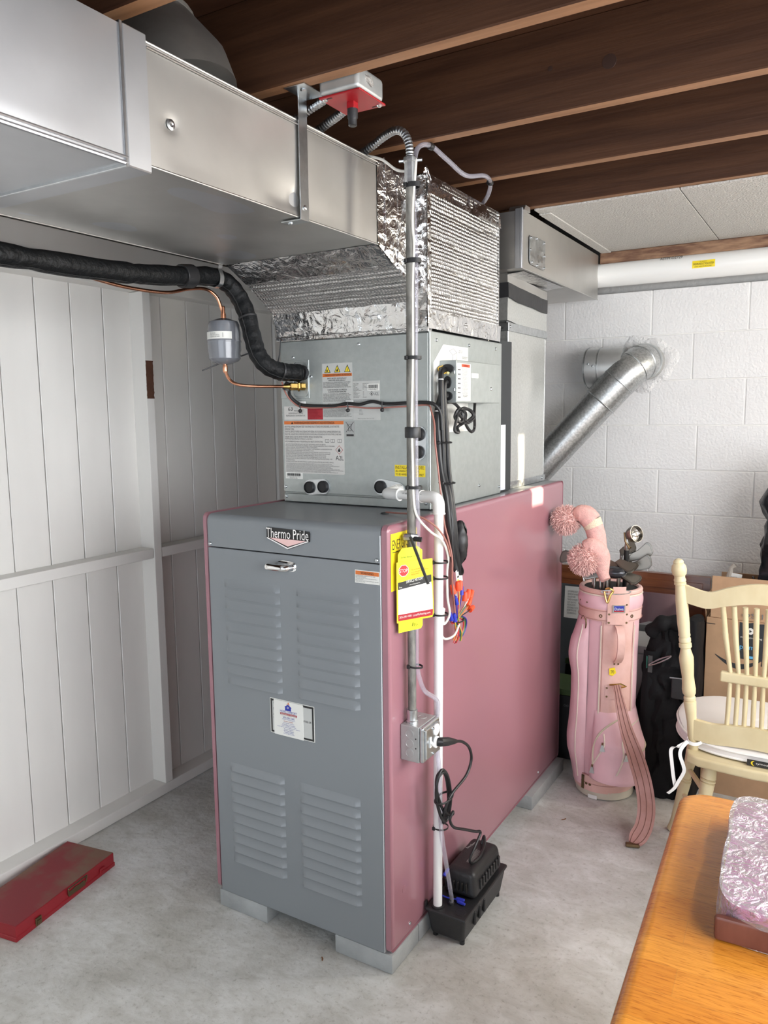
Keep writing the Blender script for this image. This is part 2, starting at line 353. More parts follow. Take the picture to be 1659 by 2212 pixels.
WL = {}                                   # world location of each thing, so that parts can be given in world coordinates
def tag(o, label=None, cat=None, group=None, kind=None):
    for k, x in (('label', label), ('category', cat), ('group', group), ('kind', kind)):
        if x: o[k] = x
    return o
def thing(name, label, cat, loc=(0, 0, 0), rotz=0.0, group=None):
    o = bpy.data.objects.new(name, None); COL.objects.link(o); o.location = loc; o.rotation_euler = (0, 0, rotz); o.empty_display_size = 0.05
    WL[o] = V(loc) if not rotz else V((0, 0, 0))         # rotated things take local coordinates
    return tag(o, label, cat, group)
def obj(name, g, m, parent=None, smooth=35, label=None):
    off = WL.get(parent, V((0, 0, 0))) if parent else V((0, 0, 0))
    if off.length: g.v = [tuple(V(p) - off) for p in g.v]
    o = bpy.data.objects.new(name, g.mesh(name, m, smooth)); COL.objects.link(o)
    if parent: o.parent = parent
    WL[o] = off
    if label: o['label'] = label
    if smooth and len(g.v) < 3000: weighted(o)
    return o
def solo(name, g, m, label, cat, smooth=35, group=None):
    """a thing that is one mesh; its origin goes to its middle bottom"""
    xs = [p[0] for p in g.v]; ys = [p[1] for p in g.v]; zs = [p[2] for p in g.v]
    c = V(((min(xs)+max(xs))/2, (min(ys)+max(ys))/2, min(zs)))
    g.v = [tuple(V(p) - c) for p in g.v]
    o = bpy.data.objects.new(name, g.mesh(name, m, smooth)); COL.objects.link(o); o.location = c; WL[o] = c
    return tag(o, label, cat, group)
def inst(name, me, parent, loc):
    o = bpy.data.objects.new(name, me); COL.objects.link(o); o.parent = parent; weighted(o)
    o.location = V(loc) - WL.get(parent, V((0, 0, 0))); return o
def structure(name, g, m, parent=None, smooth=35, label=None):
    o = obj(name, g, m, parent, smooth, label)
    if not parent: o['kind'] = 'structure'
    return o
def smoothpath(pts, k=6):
    pts = [V(p) for p in pts]; out = []
    for i in range(len(pts)-1):
        p0 = pts[max(0, i-1)]; p1 = pts[i]; p2 = pts[i+1]; p3 = pts[min(len(pts)-1, i+2)]
        for j in range(k):
            t = j/k; out.append(0.5*((2*p1) + (p2-p0)*t + (2*p0-5*p1+4*p2-p3)*t*t + (3*p1-p0-3*p2+p3)*t**3))
    return out + [pts[-1]]
def nz(p, sc, seed=0.0):
    return noise.noise(V((p[0]*sc+seed, p[1]*sc-seed*1.7, p[2]*sc+seed*0.6)))
def lettering(text, o, u, w, width, height, m, parent, name='lettering', depth=0.0004, align='LEFT', lines=None, sp=1.0):
    """flat print: the text fitted into a width x height box whose lower left corner is o, along u (reading) and w (up)"""
    cu = bpy.data.curves.new(name, 'FONT'); cu.body = text; cu.align_x = align; cu.resolution_u = 2; cu.space_line = sp; cu.fill_mode = 'FRONT'
    to = bpy.data.objects.new(name, cu); me = bpy.data.meshes.new_from_object(to)
    bpy.data.objects.remove(to); bpy.data.curves.remove(cu)
    xs = [v.co.x for v in me.vertices]; ys = [v.co.y for v in me.vertices]
    x0, x1, y0, y1 = min(xs), max(xs), min(ys), max(ys)
    o = V(o); u = V(u).normalized(); w = V(w).normalized(); n = u.cross(w)
    sx = width/(x1-x0); sy = height/(y1-y0); off = WL.get(parent, V((0, 0, 0)))
    for v in me.vertices:
        v.co = o + u*((v.co.x-x0)*sx) + w*((v.co.y-y0)*sy) + n*depth - off
    me.name = name; me.materials.clear(); me.materials.append(m)
    ob = bpy.data.objects.new(name, me); COL.objects.link(ob); ob.parent = parent; WL[ob] = off
    return ob
def panel(name, o, u, w, width, height, th, m, parent, r=0.0):
    """thin sheet (label, plate) of real thickness: corner o, facing u x w"""
    u = V(u).normalized(); w = V(w).normalized(); n = u.cross(w)
    if r:
        poly = []
        for cx, cy, a0 in ((width-r, r, -PI/2), (width-r, height-r, 0), (r, height-r, PI/2), (r, r, PI)):
            for k in range(4): a = a0 + PI/2*k/3; poly.append((cx + r*math.cos(a), cy + r*math.sin(a)))
    else: poly = [(0, 0), (width, 0), (width, height), (0, height)]
    return obj(name, G().prism(poly, o, u, w, n*th), m, parent, smooth=30)
def textlines(seed, n, lo=28, hi=46):
    rnd = random.Random(seed); words = 'RISK OF FIRE FLAMMABLE REFRIGERANT USED TO BE REPAIRED ONLY BY TRAINED SERVICE PERSONNEL DO NOT PUNCTURE TUBING DISPOSE PROPERLY IN ACCORDANCE WITH LOCAL RULES SEE INSTRUCTIONS UNIT MUST BE POWERED EXCEPT FOR MINIMUM ROOM AREA HEIGHT'.split()
    out = []
    for i in range(n):
        s = ''
        L = rnd.randint(lo, hi)
        while len(s) < L: s += rnd.choice(words) + ' '
        out.append(s.strip())
    return '\n'.join(out)
def screw(parent, p, nrm, r=0.006, m=None, name='screw'):
    nrm = V(nrm).normalized(); p = V(p)
    return obj(name, G().lathe([(r, -0.001), (r, 0.0015), (r*0.75, 0.0035), (r*0.3, 0.0042)], p, nrm, 10), m or M_zinc, parent)
X, Y, Z = (1, 0, 0), (0, 1, 0), (0, 0, 1)
NX, NY = (-1, 0, 0), (0, -1, 0)
# ================================================================== SETTING
structure('floor', G().box(-1.6, 2.6, -4.4, 2.15, -0.08, 0.0), M_floor, smooth=0)

# --- back wall of painted concrete blocks
wall_back = structure('wall_back', G().box(-1.5, 2.5, 2.0030, 2.12, 0, 2.080), M_white, smooth=0)
obj('upper_wall', G().box(-1.5, 2.5, 2.03, 2.14, 2.080, 2.47), mat('grey_sill_band', (0.36, 0.355, 0.345), 0.6, bump=0.5, bscale=40), wall_back, 0)  # band above the blocks, in a darker grey than the wall below
def block_mesh(w, h, name):
    g = G(); g.box(-w/2, w/2, -0.002, 0.02, -h/2, h/2, 0.004, 2); return g.mesh(name, M_block, 40)
blk = block_mesh(0.396, 0.1985, 'block'); cap_blk = block_mesh(0.392, 0.2, 'block')
ztop = 2.083; row = 0
offs = [-0.18, 0.0, -0.18, 0.03, -0.13, 0.03, -0.16, 0.02, -0.17, 0.03]
for k in range(10):
    zc = ztop - 0.2015*k - 0.1
    for j in range(-4, 5):
        xc = offs[k] + 0.4*j + 0.2
        if xc < -1.25 or xc > 1.6 or zc < 0.05: continue
        inst('block', blk, wall_back, (xc, 2.002 + random.uniform(-0.0007, 0.0007), zc))
# plaster patched round the flue hole
def patch(u, v):
    a = 2*PI*u; r = 0.078 + v*(0.055 + 0.014*math.sin(3*a+1) + 0.008*math.sin(7*a))
    p = V((0.20 + r*math.cos(a)*1.05, 0, 1.762 + r*math.sin(a)))
    p.y = 1.9965 - 0.007*math.sin(PI*min(1, v*1.1))*(0.7+0.9*nz(p, 25)) + 0.006*v*v
    return p
structure('plaster_collar', G().grid(patch, 60, 8), M_plaster, wall_back, 60)

# --- left wall of painted planks with studs, rail and plates
wall_left = structure('wall_left', G().box(-1.5, -1.415, -4.4, 2.02, 0, 2.47), mat('dark_sheathing', (0.10, 0.085, 0.07), 0.8), smooth=0)
ys = [0.029 + 0.1424*k for k in range(-30, 15)]
planks = []
for a, b in zip(ys[:-1], ys[1:]):
    if b > 2.0: break
    g = G(); g.box(-1.418, -1.400 + random.uniform(-0.0012, 0.0012), a+0.0019, b-0.0019, 0.04, 2.03, 0.002, 1)
    obj('plank', g, M_board, wall_left)
def painted(name, x0, x1, y0, y1, z0, z1, bev=0.004):
    g = G(); g.box(x0, x1, y0, y1, z0, z1, bev, 2); return obj(name, g, M_board, wall_left)
painted('stud', -1.402, -1.328, 0.440, 0.480, 0.045, 2.02)
painted('stud', -1.402, -1.328, -1.12, -1.08, 0.045, 2.02)
painted('stud', -1.402, -1.335, 1.90, 1.945, 0.045, 2.02)
painted('rail', -1.402, -1.330, -1.079, 0.4385, 0.988, 1.028)
painted('rail', -1.402, -1.330, 0.4815, 1.899, 0.986, 1.026)
painted('sill_plate', -1.43, -1.328, -4.3, 2.0, 0.0, 0.045, 0.006)
painted('top_plate', -1.43, -1.328, -4.3, 2.0, 2.021, 2.100)
painted('top_plate', -1.43, -1.345, -4.3, 2.0, 2.1005, 2.185)
obj('corner_board', G().box(-1.402, -1.385, 1.312, 1.45, 0.046, 1.975, 0.002, 1), M_board, wall_left)
# strip of bare wood where the paint is gone from the stud
def chip(u, v):
    z = 1.615 + 0.145*v; e = 0.003*nz((u, 0, z), 90)
    return V((-1.3272, 0.4415 + 0.0365*u + e*(1 if u > 0.5 else -0.6), z + 0.002*nz((u*0.1, 3, z), 200)))
obj('bare_wood_patch', G().grid(chip, 4, 24), mat('bare_brown_wood', (0.085, 0.033, 0.017), 0.7, var=0.15, vscale=30), wall_left, label='bare brown wood where paint has peeled')

# --- right wall with its window and a high slit added to shape the sun patch; wall behind the camera with its wide opening
g = G()
for y0, y1, z0, z1 in ((-4.4, 1.41, 0, 2.47), (1.545, 2.12, 0, 2.47), (1.41, 1.475, 1.80, 2.47), (1.475, 1.545, 2.0, 2.47), (1.41, 1.545, 0, 1.70)): g.box(2.4, 2.5, y0, y1, z0, z1)
structure('wall_right', g, M_white, smooth=0)
g = G()
for x0, x1, z0, z1 in ((-1.5, -0.75, 0, 2.47), (2.35, 2.5, 0, 2.47), (-0.75, 2.35, 2.2, 2.47)): g.box(x0, x1, -4.5, -4.4, z0, z1)
structure('wall_front', g, M_white, smooth=0)
def window(name, y0, y1, z0, z1, mv, mh):
    w = structure(name, G().box(2.27, 2.31, y0-0.06, y0, z0-0.06, z1+0.06).box(2.27, 2.31, y1, y1+0.06, z0-0.06, z1+0.06).box(2.27, 2.31, y0, y1, z0-0.06, z0).box(2.27, 2.31, y0, y1, z1, z1+0.06), M_white, smooth=0)
    for i in range(mv): y = y0+(y1-y0)*(i+1)/(mv+1); obj('muntin', G().box(2.275, 2.30, y-0.014, y+0.014, z0, z1), M_white, w)
    for i in range(mh): z = z0+(z1-z0)*(i+1)/(mh+1); obj('muntin', G().box(2.276, 2.299, y0, y1, z-0.011, z+0.011), M_white, w)
window('window_1', -2.28, 0.72, 1.00, 2.16, 4, 2); window('window_2', 1.33, 1.88, 1.63, 2.12, 0, 0)

# --- ceiling: subfloor, joists, painted boards against the back wall
ceiling = structure('ceiling', G().box(-1.6, 2.6, -4.5, 2.15, 2.455, 2.50), M_joist, smooth=0)
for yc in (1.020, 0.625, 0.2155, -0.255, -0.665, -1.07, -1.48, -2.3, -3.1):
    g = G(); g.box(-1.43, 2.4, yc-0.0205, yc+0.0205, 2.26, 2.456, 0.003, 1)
    jo = obj('joist', g, M_joist, ceiling); jo.data.materials.append(M_joist_lit)
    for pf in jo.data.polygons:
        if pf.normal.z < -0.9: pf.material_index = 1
def knot(x, z, y, r):
    return obj('knot', G().lathe([(r*1.6, -0.001), (r*1.5, 0.0004), (r*0.5, 0.0007)], (x, y, z), NY, 14), mat('dark_knot', (0.028, 0.010, 0.005), 0.6), ceiling)
knot(0.49, 2.345, 0.195, 0.011); knot(0.92, 2.30, 0.6045, 0.014); knot(0.35, 2.36, 0.195, 0.004)
for x0, x1 in ((0.012, 0.4985), (0.5015, 1.72), (1.723, 2.395)):
    g = G(); g.box(x0, x1, 1.030, 1.945, 2.2525, 2.2595, 0.0012, 1); obj('ceiling_panel', g, M_tile, ceiling)
obj('cover_strip', G().box(0.012, 0.055, 1.08, 1.905, 2.2475, 2.2523, 0.001, 1), M_tile, ceiling)
g = G(); g.box(0.004, 2.395, 1.908, 1.952, 2.203, 2.2520, 0.003, 1); structure('trim_1', g, M_ledger)

# ================================================================== FURNACE
ZB = 0.057; ZT = 1.262
furnace = thing('furnace', 'grey and rose steel furnace cabinet standing on four low concrete blocks', 'furnace', (-0.32, 0.73, ZB))
# bent header and top sheet
prof = [(0.0, 1.1625), (0.0, 1.236)] + [(0.022-0.022*math.cos(a), 1.2375+0.022*math.sin(a)) for a in [PI/2*k/6 for k in range(1, 7)]] + [(1.455, 1.2595), (1.455, 1.2555), (0.03, 1.2555), (0.004, 1.2355), (0.004, 1.1625)]
obj('top_panel', G().prism(prof, (-0.6205, 0, 0), Y, Z, (0.5995, 0, 0)), M_grey, furnace)
side_prof = [(0.002, ZB), (1.46, ZB), (1.46, ZT), (0.002, ZT)]
def side(x0, x1):
    g = G(); bm = bmesh.new(); bmesh.ops.create_cube(bm, size=1)
    for v in bm.verts: v.co = V(((x0+x1)/2 + v.co.x*(x1-x0), 0.731 + v.co.y*1.458, (ZB+ZT)/2 + v.co.z*(ZT-ZB)))
    bmesh.ops.bevel(bm, geom=bm.edges[:], offset=0.0185, segments=5, profile=0.5, affect='EDGES'); g.bm(bm)
    return obj('side_panel', g, M_pink, furnace)
side(-0.0205, 0.0205 - 0.0205); 
side(-0.645, -0.6215)
obj('back_panel', G().box(-0.6205, -0.021, 1.44, 1.456, ZB, 1.255), M_grey, furnace)
obj('base_frame', G().box(-0.615, -0.025, 0.02, 1.44, ZB+0.001, ZB+0.03), M_grey, furnace)
g = G(); g.box(-0.6205, -0.0225, -0.002, 0.018, ZB+0.001, 1.1595, 0.003, 2)
door = obj('access_door', g, M_grey, furnace)
obj('edge_trim', G().box(-0.0222, -0.0205, -0.0015, 0.02, ZB+0.003, 1.2355, 0.0006, 1), mat('bright_grey_edge', (0.55, 0.58, 0.60), 0.3), furnace)
# stamped louvers
def louver(u, v):
    x = 0.2075*(u-0.5); e = min(1.0, min(u, 1-u)/0.07); e = math.sin(e*PI/2)
    if v <= 1: return V((x, -0.0002 - 0.0092*e*(v**1.4), 0.0225*(1-v)))
    return V((x, -0.0002 - 0.0092*e*(2-v), -0.0004*(v-1)))
lg = G().grid(lambda u, v: louver(u, v*2 if v < 0.5 else 1+(v-0.5)*2), 18, 10)
lme = lg.mesh('louver', M_grey, 28)
for xc, z0 in ((-0.4565, 1.047), (-0.1915, 1.048), (-0.4595, 0.474), (-0.196, 0.473)):
    for k in range(10): inst('louver', lme, door, (xc, -0.002, z0 - 0.0329*k))
for x in (-0.612, -0.031): screw(furnace, (x, -0.0005, 1.170), NY, 0.0055)
screw(furnace, (0.0, 0.105, 0.092), X, 0.005); screw(furnace, (0.0, 1.19, 0.092), X, 0.005)
obj('dimple', G().lathe([(0.011, -0.001), (0.011, 0.0006), (0.004, 0.0010)], (0, 0.075, 0.215), X, 16), M_pink, furnace)
# latch handle
hd = obj('latch_plate', G().prism([(0.030*math.cos(a)*(1.25 if math.cos(a) > 0 else 1.0), 0.0155*(1 if math.sin(a) > 0 else -1)*abs(math.sin(a))**0.5) for a in [2*PI*k/24 for k in range(24)]], (-0.327, -0.002, 1.1285), X, Z, (0, -0.005, 0)), M_chrome, furnace)
obj('latch_lever', G().tube(smoothpath([(-0.306, -0.006, 1.126), (-0.312, -0.022, 1.126), (-0.330, -0.029, 1.1265), (-0.362, -0.030, 1.127), (-0.378, -0.029, 1.1275)], 5), [0.010]*5 + [0.011]*5 + [0.0105]*5 + [0.0105]*4 + [0.009, 0.004], 12), M_chrome, hd)
# name badge
bz = G(); bz.prism([(0, 0.052), (0.003, 0.058), (0.148, 0.054), (0.151, 0.049), (0.150, 0.026), (0.076, -0.001), (0.000, 0.027)], (-0.394, -0.0005, 1.177), X, Z, (0, -0.003, 0))
badge = obj('name_badge', bz, M_ink, furnace)
ch = G(); ch.prism([(0.002, 0.0275), (0.076, 0.0005), (0.149, 0.0265), (0.146, 0.0285), (0.076, 0.0040), (0.005, 0.0295)], (-0.394, -0.0035, 1.177), X, Z, (0, -0.003, 0))
obj('chrome_chevron', ch, M_chrome, badge)
obj('chrome_triangle', G().prism([(0.012, 0.0285), (0.076, 0.0075), (0.140, 0.0275)], (-0.394, -0.0035, 1.177), X, Z, (0, -0.002, 0)), mat('red_chrome', (0.80, 0.55, 0.55), 0.1, 1.0), badge)
lettering('Thermo Pride', (-0.3925, -0.0035, 1.2065), X, Z, 0.147, 0.0275, M_chrome, badge, depth=0.003)
# warning sticker and instruction plate on the door
st = panel('warning_sticker', (-0.0985, -0.0022, 1.105), X, Z, 0.0765, 0.035, 0.0006, M_whitelabel, furnace)
panel('orange_band', (-0.0965, -0.0028, 1.1275), X, Z, 0.0725, 0.0105, 0.0003, M_orange, st)
lettering('WARNING', (-0.080, -0.0031, 1.1295), X, Z, 0.040, 0.0066, M_ink, st)
lettering('PROFESSIONAL INSTALLATION AND\nSERVICE REQUIRED\nThis unit must be installed and serviced by a\nqualified service.\nFailure to do so may result in property damage,\ninjury or loss of life.', (-0.0960, -0.0028, 1.1072), X, Z, 0.0715, 0.0190, M_ink, st)
pl = panel('instruction_plate', (-0.4005, -0.0022, 0.6265), X, Z, 0.158, 0.1055, 0.0008, M_whitelabel, furnace)
panel('black_border', (-0.3985, -0.0030, 0.6285), X, Z, 0.154, 0.1015, 0.0003, M_ink, pl)
panel('white_field', (-0.3925, -0.0033, 0.6345), X, Z, 0.142, 0.0895, 0.0003, M_labelgrey, pl)
lettering('TO OPERATE:\n\nSET THERMOSTAT TO TEMPERATURE.\n\nIF BURNER STOPS CHECK FOR BLOWN FUSE OR\nCALL FOR SERVICE\n\n\n\n                              203-335-2702', (-0.389, -0.0036, 0.637), X, Z, 0.136, 0.084, M_ink, pl)
# service magnet stuck over the plate
card = solo('service_magnet', G().prism([(0.002, 0), (0.1055, 0), (0.1055, 0.1025), (0.1035, 0.1045), (0.002, 0.1045), (0, 0.1025), (0, 0.002)], (-0.386, -0.0037, 0.6255), X, Z, (0, -0.0012, 0)), M_whitelabel, 'white business magnet with blue house logo stuck on the furnace door', 'magnet')
cz = 0.6255; cy = -0.0050
obj('house_logo', G().prism([(0.042, 0.078), (0.063, 0.078), (0.063, 0.088), (0.066, 0.088), (0.0525, 0.097), (0.039, 0.088), (0.042, 0.088)], (-0.386, cy, cz), X, Z, (0, -0.0003, 0)), M_blue, card)
obj('flag', G().prism([(0.046, 0.0945), (0.0525, 0.0985), (0.059, 0.0945), (0.054, 0.104), (0.0525, 0.101)], (-0.386, cy, cz), X, Z, (0, -0.0003, 0)), M_orange, card)
lettering('*', (-0.3375, cy-0.0003, cz+0.0835), X, Z, 0.008, 0.008, M_whitelabel, card)
lettering('HOME COMFORT', (-0.3625, cy, cz+0.0705), X, Z, 0.060, 0.0072, M_blue, card)
panel('red_band', (-0.3625, cy, cz+0.0640), X, Z, 0.060, 0.0056, 0.0003, M_red, card)
lettering('HEATING & COOLING', (-0.3595, cy-0.0003, cz+0.0650), X, Z, 0.054, 0.0036, M_whitelabel, card)
lettering('S O L U T I O N S ,   L L C', (-0.3615, cy, cz+0.0605), X, Z, 0.058, 0.0026, M_inkg, card)
lettering('203-290-1005', (-0.353, cy, cz+0.0535), X, Z, 0.042, 0.0058, M_blue, card)
lettering('www.LoveMyHeating.com', (-0.3555, cy, cz+0.0490), X, Z, 0.047, 0.0032, M_blue, card)
lettering('Services Include:', (-0.350, cy, cz+0.0440), X, Z, 0.034, 0.0034, M_red, card)
for k, (t, w) in enumerate((('Central A/C Systems', 0.040), ('Oil to Gas Conversions', 0.046), ('Warm Air Heating Systems', 0.052), ('Steam & Hot Water Replacement Systems', 0.082), ('Ductless Systems', 0.034), ('Hot Water Heaters', 0.036), ('Tankless Heaters', 0.034), ('Service Agreements', 0.040))):
    lettering(t, (-0.3325-w/2, cy, cz+0.0385-0.0046*k), X, Z, w, 0.0033, M_blue, card)
# energy label and white arrow marks on the side
eg = panel('energy_label', (0.0002, 0.018, 1.085), Y, Z, 0.143, 0.153, 0.0006, M_yellow, furnace)
lettering('ENERGYGUIDE', (0.0008, 0.026, 1.195), Y, Z, 0.128, 0.026, M_ink, eg)
obj('black_rule', G().box(0.0008, 0.001, 0.026, 0.154, 1.187, 1.189), M_ink, eg)
obj('scuff', G().prism([(0, 0), (0.009, 0.010), (0, 0.024), (0.003, 0.011)], (0.0002, 0.166, 1.163), Y, Z, (0.0005, 0, 0)), M_whitelabel, furnace)

# concrete blocks under it
def slab(label, x0, x1, y0, y1):
    g = G(); g.box(x0, x1, y0, y1, 0.0, 0.0565, 0.004, 2)
    return solo('concrete_block', g, M_concrete, label, 'concrete block', group='flat blocks under the furnace')
slab('grey painted concrete block under the left front corner of the furnace', -0.632, -0.440, 0.0, 0.30)
slab('grey painted concrete block under the near right front corner of the furnace', -0.190, 0.002, 0.0, 0.157)
slab('grey concrete block beside the black pump, under the furnace side', -0.190, 0.002, 0.159, 0.55)
slab('grey concrete block sticking out at the far right end of the furnace', -0.165, 0.0275, 1.048, 1.443)
# ================================================================== COIL CABINET on the furnace
CF = 0.345
coil = thing('coil_cabinet', 'grey steel evaporator coil cabinet standing on top of the furnace', 'coil cabinet', (-0.325, 0.62, 1.26))
obj('shell', G().box(-0.602, -0.0515, 0.356, 0.888, 1.262, 1.786), M_coil, coil)
obj('front_panel', G().box(-0.600, -0.0575, CF, 0.357, 1.294, 1.782, 0.002, 1), M_coil, coil)
obj('bottom_panel', G().box(-0.600, -0.0575, CF+0.001, 0.357, 1.2625, 1.2895, 0.002, 1), M_coil, coil)
obj('side_panel', G().box(-0.0575, -0.050, CF-0.001, 0.890, 1.2625, 1.786, 0.0018, 1), M_coil, coil)
obj('top_flange', G().box(-0.610, -0.050, CF-0.010, 0.358, 1.7825, 1.7965, 0.002, 1), M_foil, coil)
for p, n in (((-0.592, CF, 1.3115), NY), ((-0.590, CF, 1.279), NY), ((-0.0665, CF, 1.306), NY), ((-0.0665, CF, 1.281), NY), ((-0.548, CF, 1.731), NY), ((-0.478, CF, 1.668), NY), ((-0.296, CF, 1.760), NY),
             ((-0.0500, 0.385, 1.762), X), ((-0.0500, 0.615, 1.762), X), ((-0.0500, 0.835, 1.764), X), ((-0.0500, 0.875, 1.285), X), ((-0.0500, 0.70, 1.305), X)):
    screw(coil, p, n, 0.0055)
# line-set plate with its pressed pocket
obj('valve_plate', G().box(-0.599, -0.4845, CF-0.0025, CF, 1.600, 1.722, 0.001, 1), M_coil, coil)
pk = G()
def pocket(u, v):
    a = 2*PI*u; c, s = math.cos(a), math.sin(a); k = (abs(c)**5+abs(s)**5)**(-1/5)
    r = 1 - 0.93*max(0, v-0.35)/0.65 if v > 0.35 else 1.0
    d = -0.004*math.sin(PI*min(1, v/0.35)) + 0.004*min(1, v/0.4)
    return V((-0.517 + 0.0290*k*c*(1.06-0.06*v/0.35 if v < 0.35 else 1)*r, CF-0.0032 + d, 1.660 + 0.056*k*s*r))
pk.grid(pocket, 40, 8)
obj('pressed_pocket', pk, M_zinc, coil)
obj('suction_grommet', G().lathe([(0.024, 0), (0.024, 0.006), (0.019, 0.009), (0.014, 0.009)], (-0.508, CF-0.002, 1.681), NY, 20), M_black, coil)
# labels
tl = panel('hazard_label', (-0.4345, CF-0.0002, 1.532), X, Z, 0.114, 0.175, 0.0005, M_labelgrey, coil)
ty = CF-0.0008
panel('icon_field', (-0.4325, ty+0.0001, 1.677), X, Z, 0.110, 0.028, 0.0002, M_labelgrey, tl)
for k in range(3):
    x = -0.4255 + 0.0375*k
    obj('hazard_triangle', G().prism([(0, 0), (0.0235, 0), (0.01175, 0.0235)], (x, ty-0.0001, 1.678), X, Z, (0, -0.0003, 0)), M_ink, tl)
    obj('triangle_field', G().prism([(0.003, 0.0017), (0.0205, 0.0017), (0.01175, 0.019)], (x, ty-0.0005, 1.678), X, Z, (0, -0.0002, 0)), M_yellow, tl)
obj('flame_icon', G().prism([(0.008, 0.003), (0.015, 0.003), (0.0155, 0.0065), (0.0125, 0.013), (0.0105, 0.009), (0.0085, 0.0085)], (-0.3880, ty-0.0008, 1.678), X, Z, (0, -0.0002, 0)), M_ink, tl)
for dx in (0.0090, 0.0125): obj('hand_icon', G().prism([(dx-0.0015, 0.003), (dx+0.0015, 0.003), (dx+0.001, 0.010), (dx-0.001, 0.010)], (-0.4255, ty-0.0008, 1.678), X, Z, (0, -0.0002, 0)), M_ink, tl)
obj('bolt_icon', G().prism([(0.0105, 0.003), (0.013, 0.003), (0.0125, 0.012), (0.0110, 0.012)], (-0.3505, ty-0.0008, 1.678), X, Z, (0, -0.0002, 0)), M_ink, tl)
panel('orange_band', (-0.4325, ty, 1.6655), X, Z, 0.110, 0.0095, 0.0003, M_orange, tl)
lettering('WARNING/AVERTISSEMENT/ADVERTENCIA', (-0.4250, ty-0.0003, 1.6675), X, Z, 0.100, 0.0058, M_ink, tl)
zz = 1.656
for k, (a, b) in enumerate((('PRESSURIZED REFRIGERANT', 'IMPROPER REFRIGERANT'), ('FLUIDE FRIGORIGENE SOUS PRESSION', 'FLUIDE FRIGORIGENE INAPPROPRIE'), ('REFRIGERANTE PRESURIZADO', 'REFRIGERANTE INCORRECTO'))):
    z0 = (1.656, 1.6205, 1.576)[k]; nl = (5, 7, 8)[k]
    lettering(a + '\n' + b, (-0.414, ty, z0-0.0045), X, Z, 0.072, 0.0105, M_ink, tl, align='CENTER')
    lettering(textlines(k+3, nl, 44, 52), (-0.4315, ty, z0-0.0065-nl*0.0037), X, Z, 0.106, nl*0.0036, M_ink, tl)
rl = panel('rating_label', (-0.3200, CF-0.0002, 1.5295), X, Z, 0.0985, 0.1195, 0.0005, M_labelgrey, coil)
lettering('MODEL NUMBER\nREFRIGERANT\nAPPLIC.\nUNIT SUPPLY\nMOTOR CURRENT\nREFRIGERANT QUANTITY\nUPFLOW\nHORIZONTAL LEFT\nDOWNFLOW\nHORIZONTAL RIGHT\nDESIGN PRESSURE', (-0.3175, ty, 1.598), X, Z, 0.030, 0.0445, M_inkg, rl)
lettering('4MXCB003AC3HCA\nR454B\nCOOLING\n24 V / 1PH 60 Hz\nN/A\n\n1.00\n1.00\n1.00\n1.00\nHIGH 480 PSI', (-0.2835, ty, 1.598), X, Z, 0.022, 0.0445, M_inkg, rl)
lettering('MAXIMUM ALLOWABLE PRESSURE 3.30 MPa 480 psig\nFIELD INSTALLED METERING DEVICE IF REQUIRED BY INSTALLATION\nINSTRUCTIONS. SEE SERVICE GUIDE', (-0.3175, ty, 1.5805), X, Z, 0.092, 0.0125, M_inkg, rl)
bcd = panel('barcode_field', (-0.2665, ty, 1.6190), X, Z, 0.0425, 0.0205, 0.0003, M_whitelabel, rl)
def barcode(o, w, h, seed, parent):
    r = random.Random(seed); g = G(); x = 0
    while x < w-0.001:
        a = r.choice((0.0005, 0.0008, 0.0013)); g.box(o[0]+x, o[0]+min(w, x+a), o[1]-0.0002, o[1], o[2], o[2]+h); x += a + r.choice((0.0005, 0.0009))
    return obj('barcode', g, M_ink, parent, smooth=0)
barcode((-0.2635, ty-0.0003, 1.6265), 0.036, 0.0105, 4, rl)
lettering('24505GBJ1M', (-0.2625, ty-0.0003, 1.6203), X, Z, 0.034, 0.0048, M_ink, rl)
obj('flame_diamond', G().prism([(0, 0.0075), (0.0075, 0), (0.015, 0.0075), (0.0075, 0.015)], (-0.2585, ty, 1.6025), X, Z, (0, -0.0002, 0)), M_inkg, rl)
obj('diamond_field', G().prism([(0.0018, 0.0075), (0.0075, 0.0018), (0.0132, 0.0075), (0.0075, 0.0132)], (-0.2585, ty-0.0002, 1.6025), X, Z, (0, -0.0002, 0)), M_labelgrey, rl)
obj('flame_icon', G().prism([(0.0055, 0.0045), (0.0095, 0.0045), (0.0098, 0.0068), (0.0078, 0.0108), (0.0066, 0.0085), (0.0054, 0.0075)], (-0.2585, ty-0.0004, 1.6025), X, Z, (0, -0.0002, 0)), M_ink, rl)
lettering('A2L', (-0.2415, ty, 1.6045), X, Z, 0.016, 0.0095, M_inkg, rl)
lettering('ETL', (-0.296, ty, 1.556), X, Z, 0.010, 0.006, M_inkg, rl); lettering('Intertek\n3112567', (-0.298, ty, 1.546), X, Z, 0.015, 0.007, M_inkg, rl)
lettering('6200 Troup Hwy, Tyler, TX 75707', (-0.303, ty, 1.5325), X, Z, 0.060, 0.0035, M_inkg, rl)
pn = panel('piston_label', (-0.5895, CF-0.0002, 1.532), X, Z, 0.0945, 0.043, 0.0005, M_labeldim, coil)
lettering('63', (-0.5725, ty, 1.5610), X, Z, 0.0185, 0.0115, M_ink, pn); lettering('PISTON', (-0.548, ty, 1.5580), X, Z, 0.0205, 0.0048, M_inkg, pn)
lettering('REFRIGERANT R454B', (-0.571, ty, 1.5500), X, Z, 0.0575, 0.0050, M_inkg, pn); lettering('REFRIGERANT EVAPORATOR', (-0.581, ty, 1.5425), X, Z, 0.0770, 0.0050, M_inkg, pn)
rd = panel('red_label', (-0.495, CF-0.0002, 1.532), X, Z, 0.0600, 0.043, 0.0005, M_red, coil)
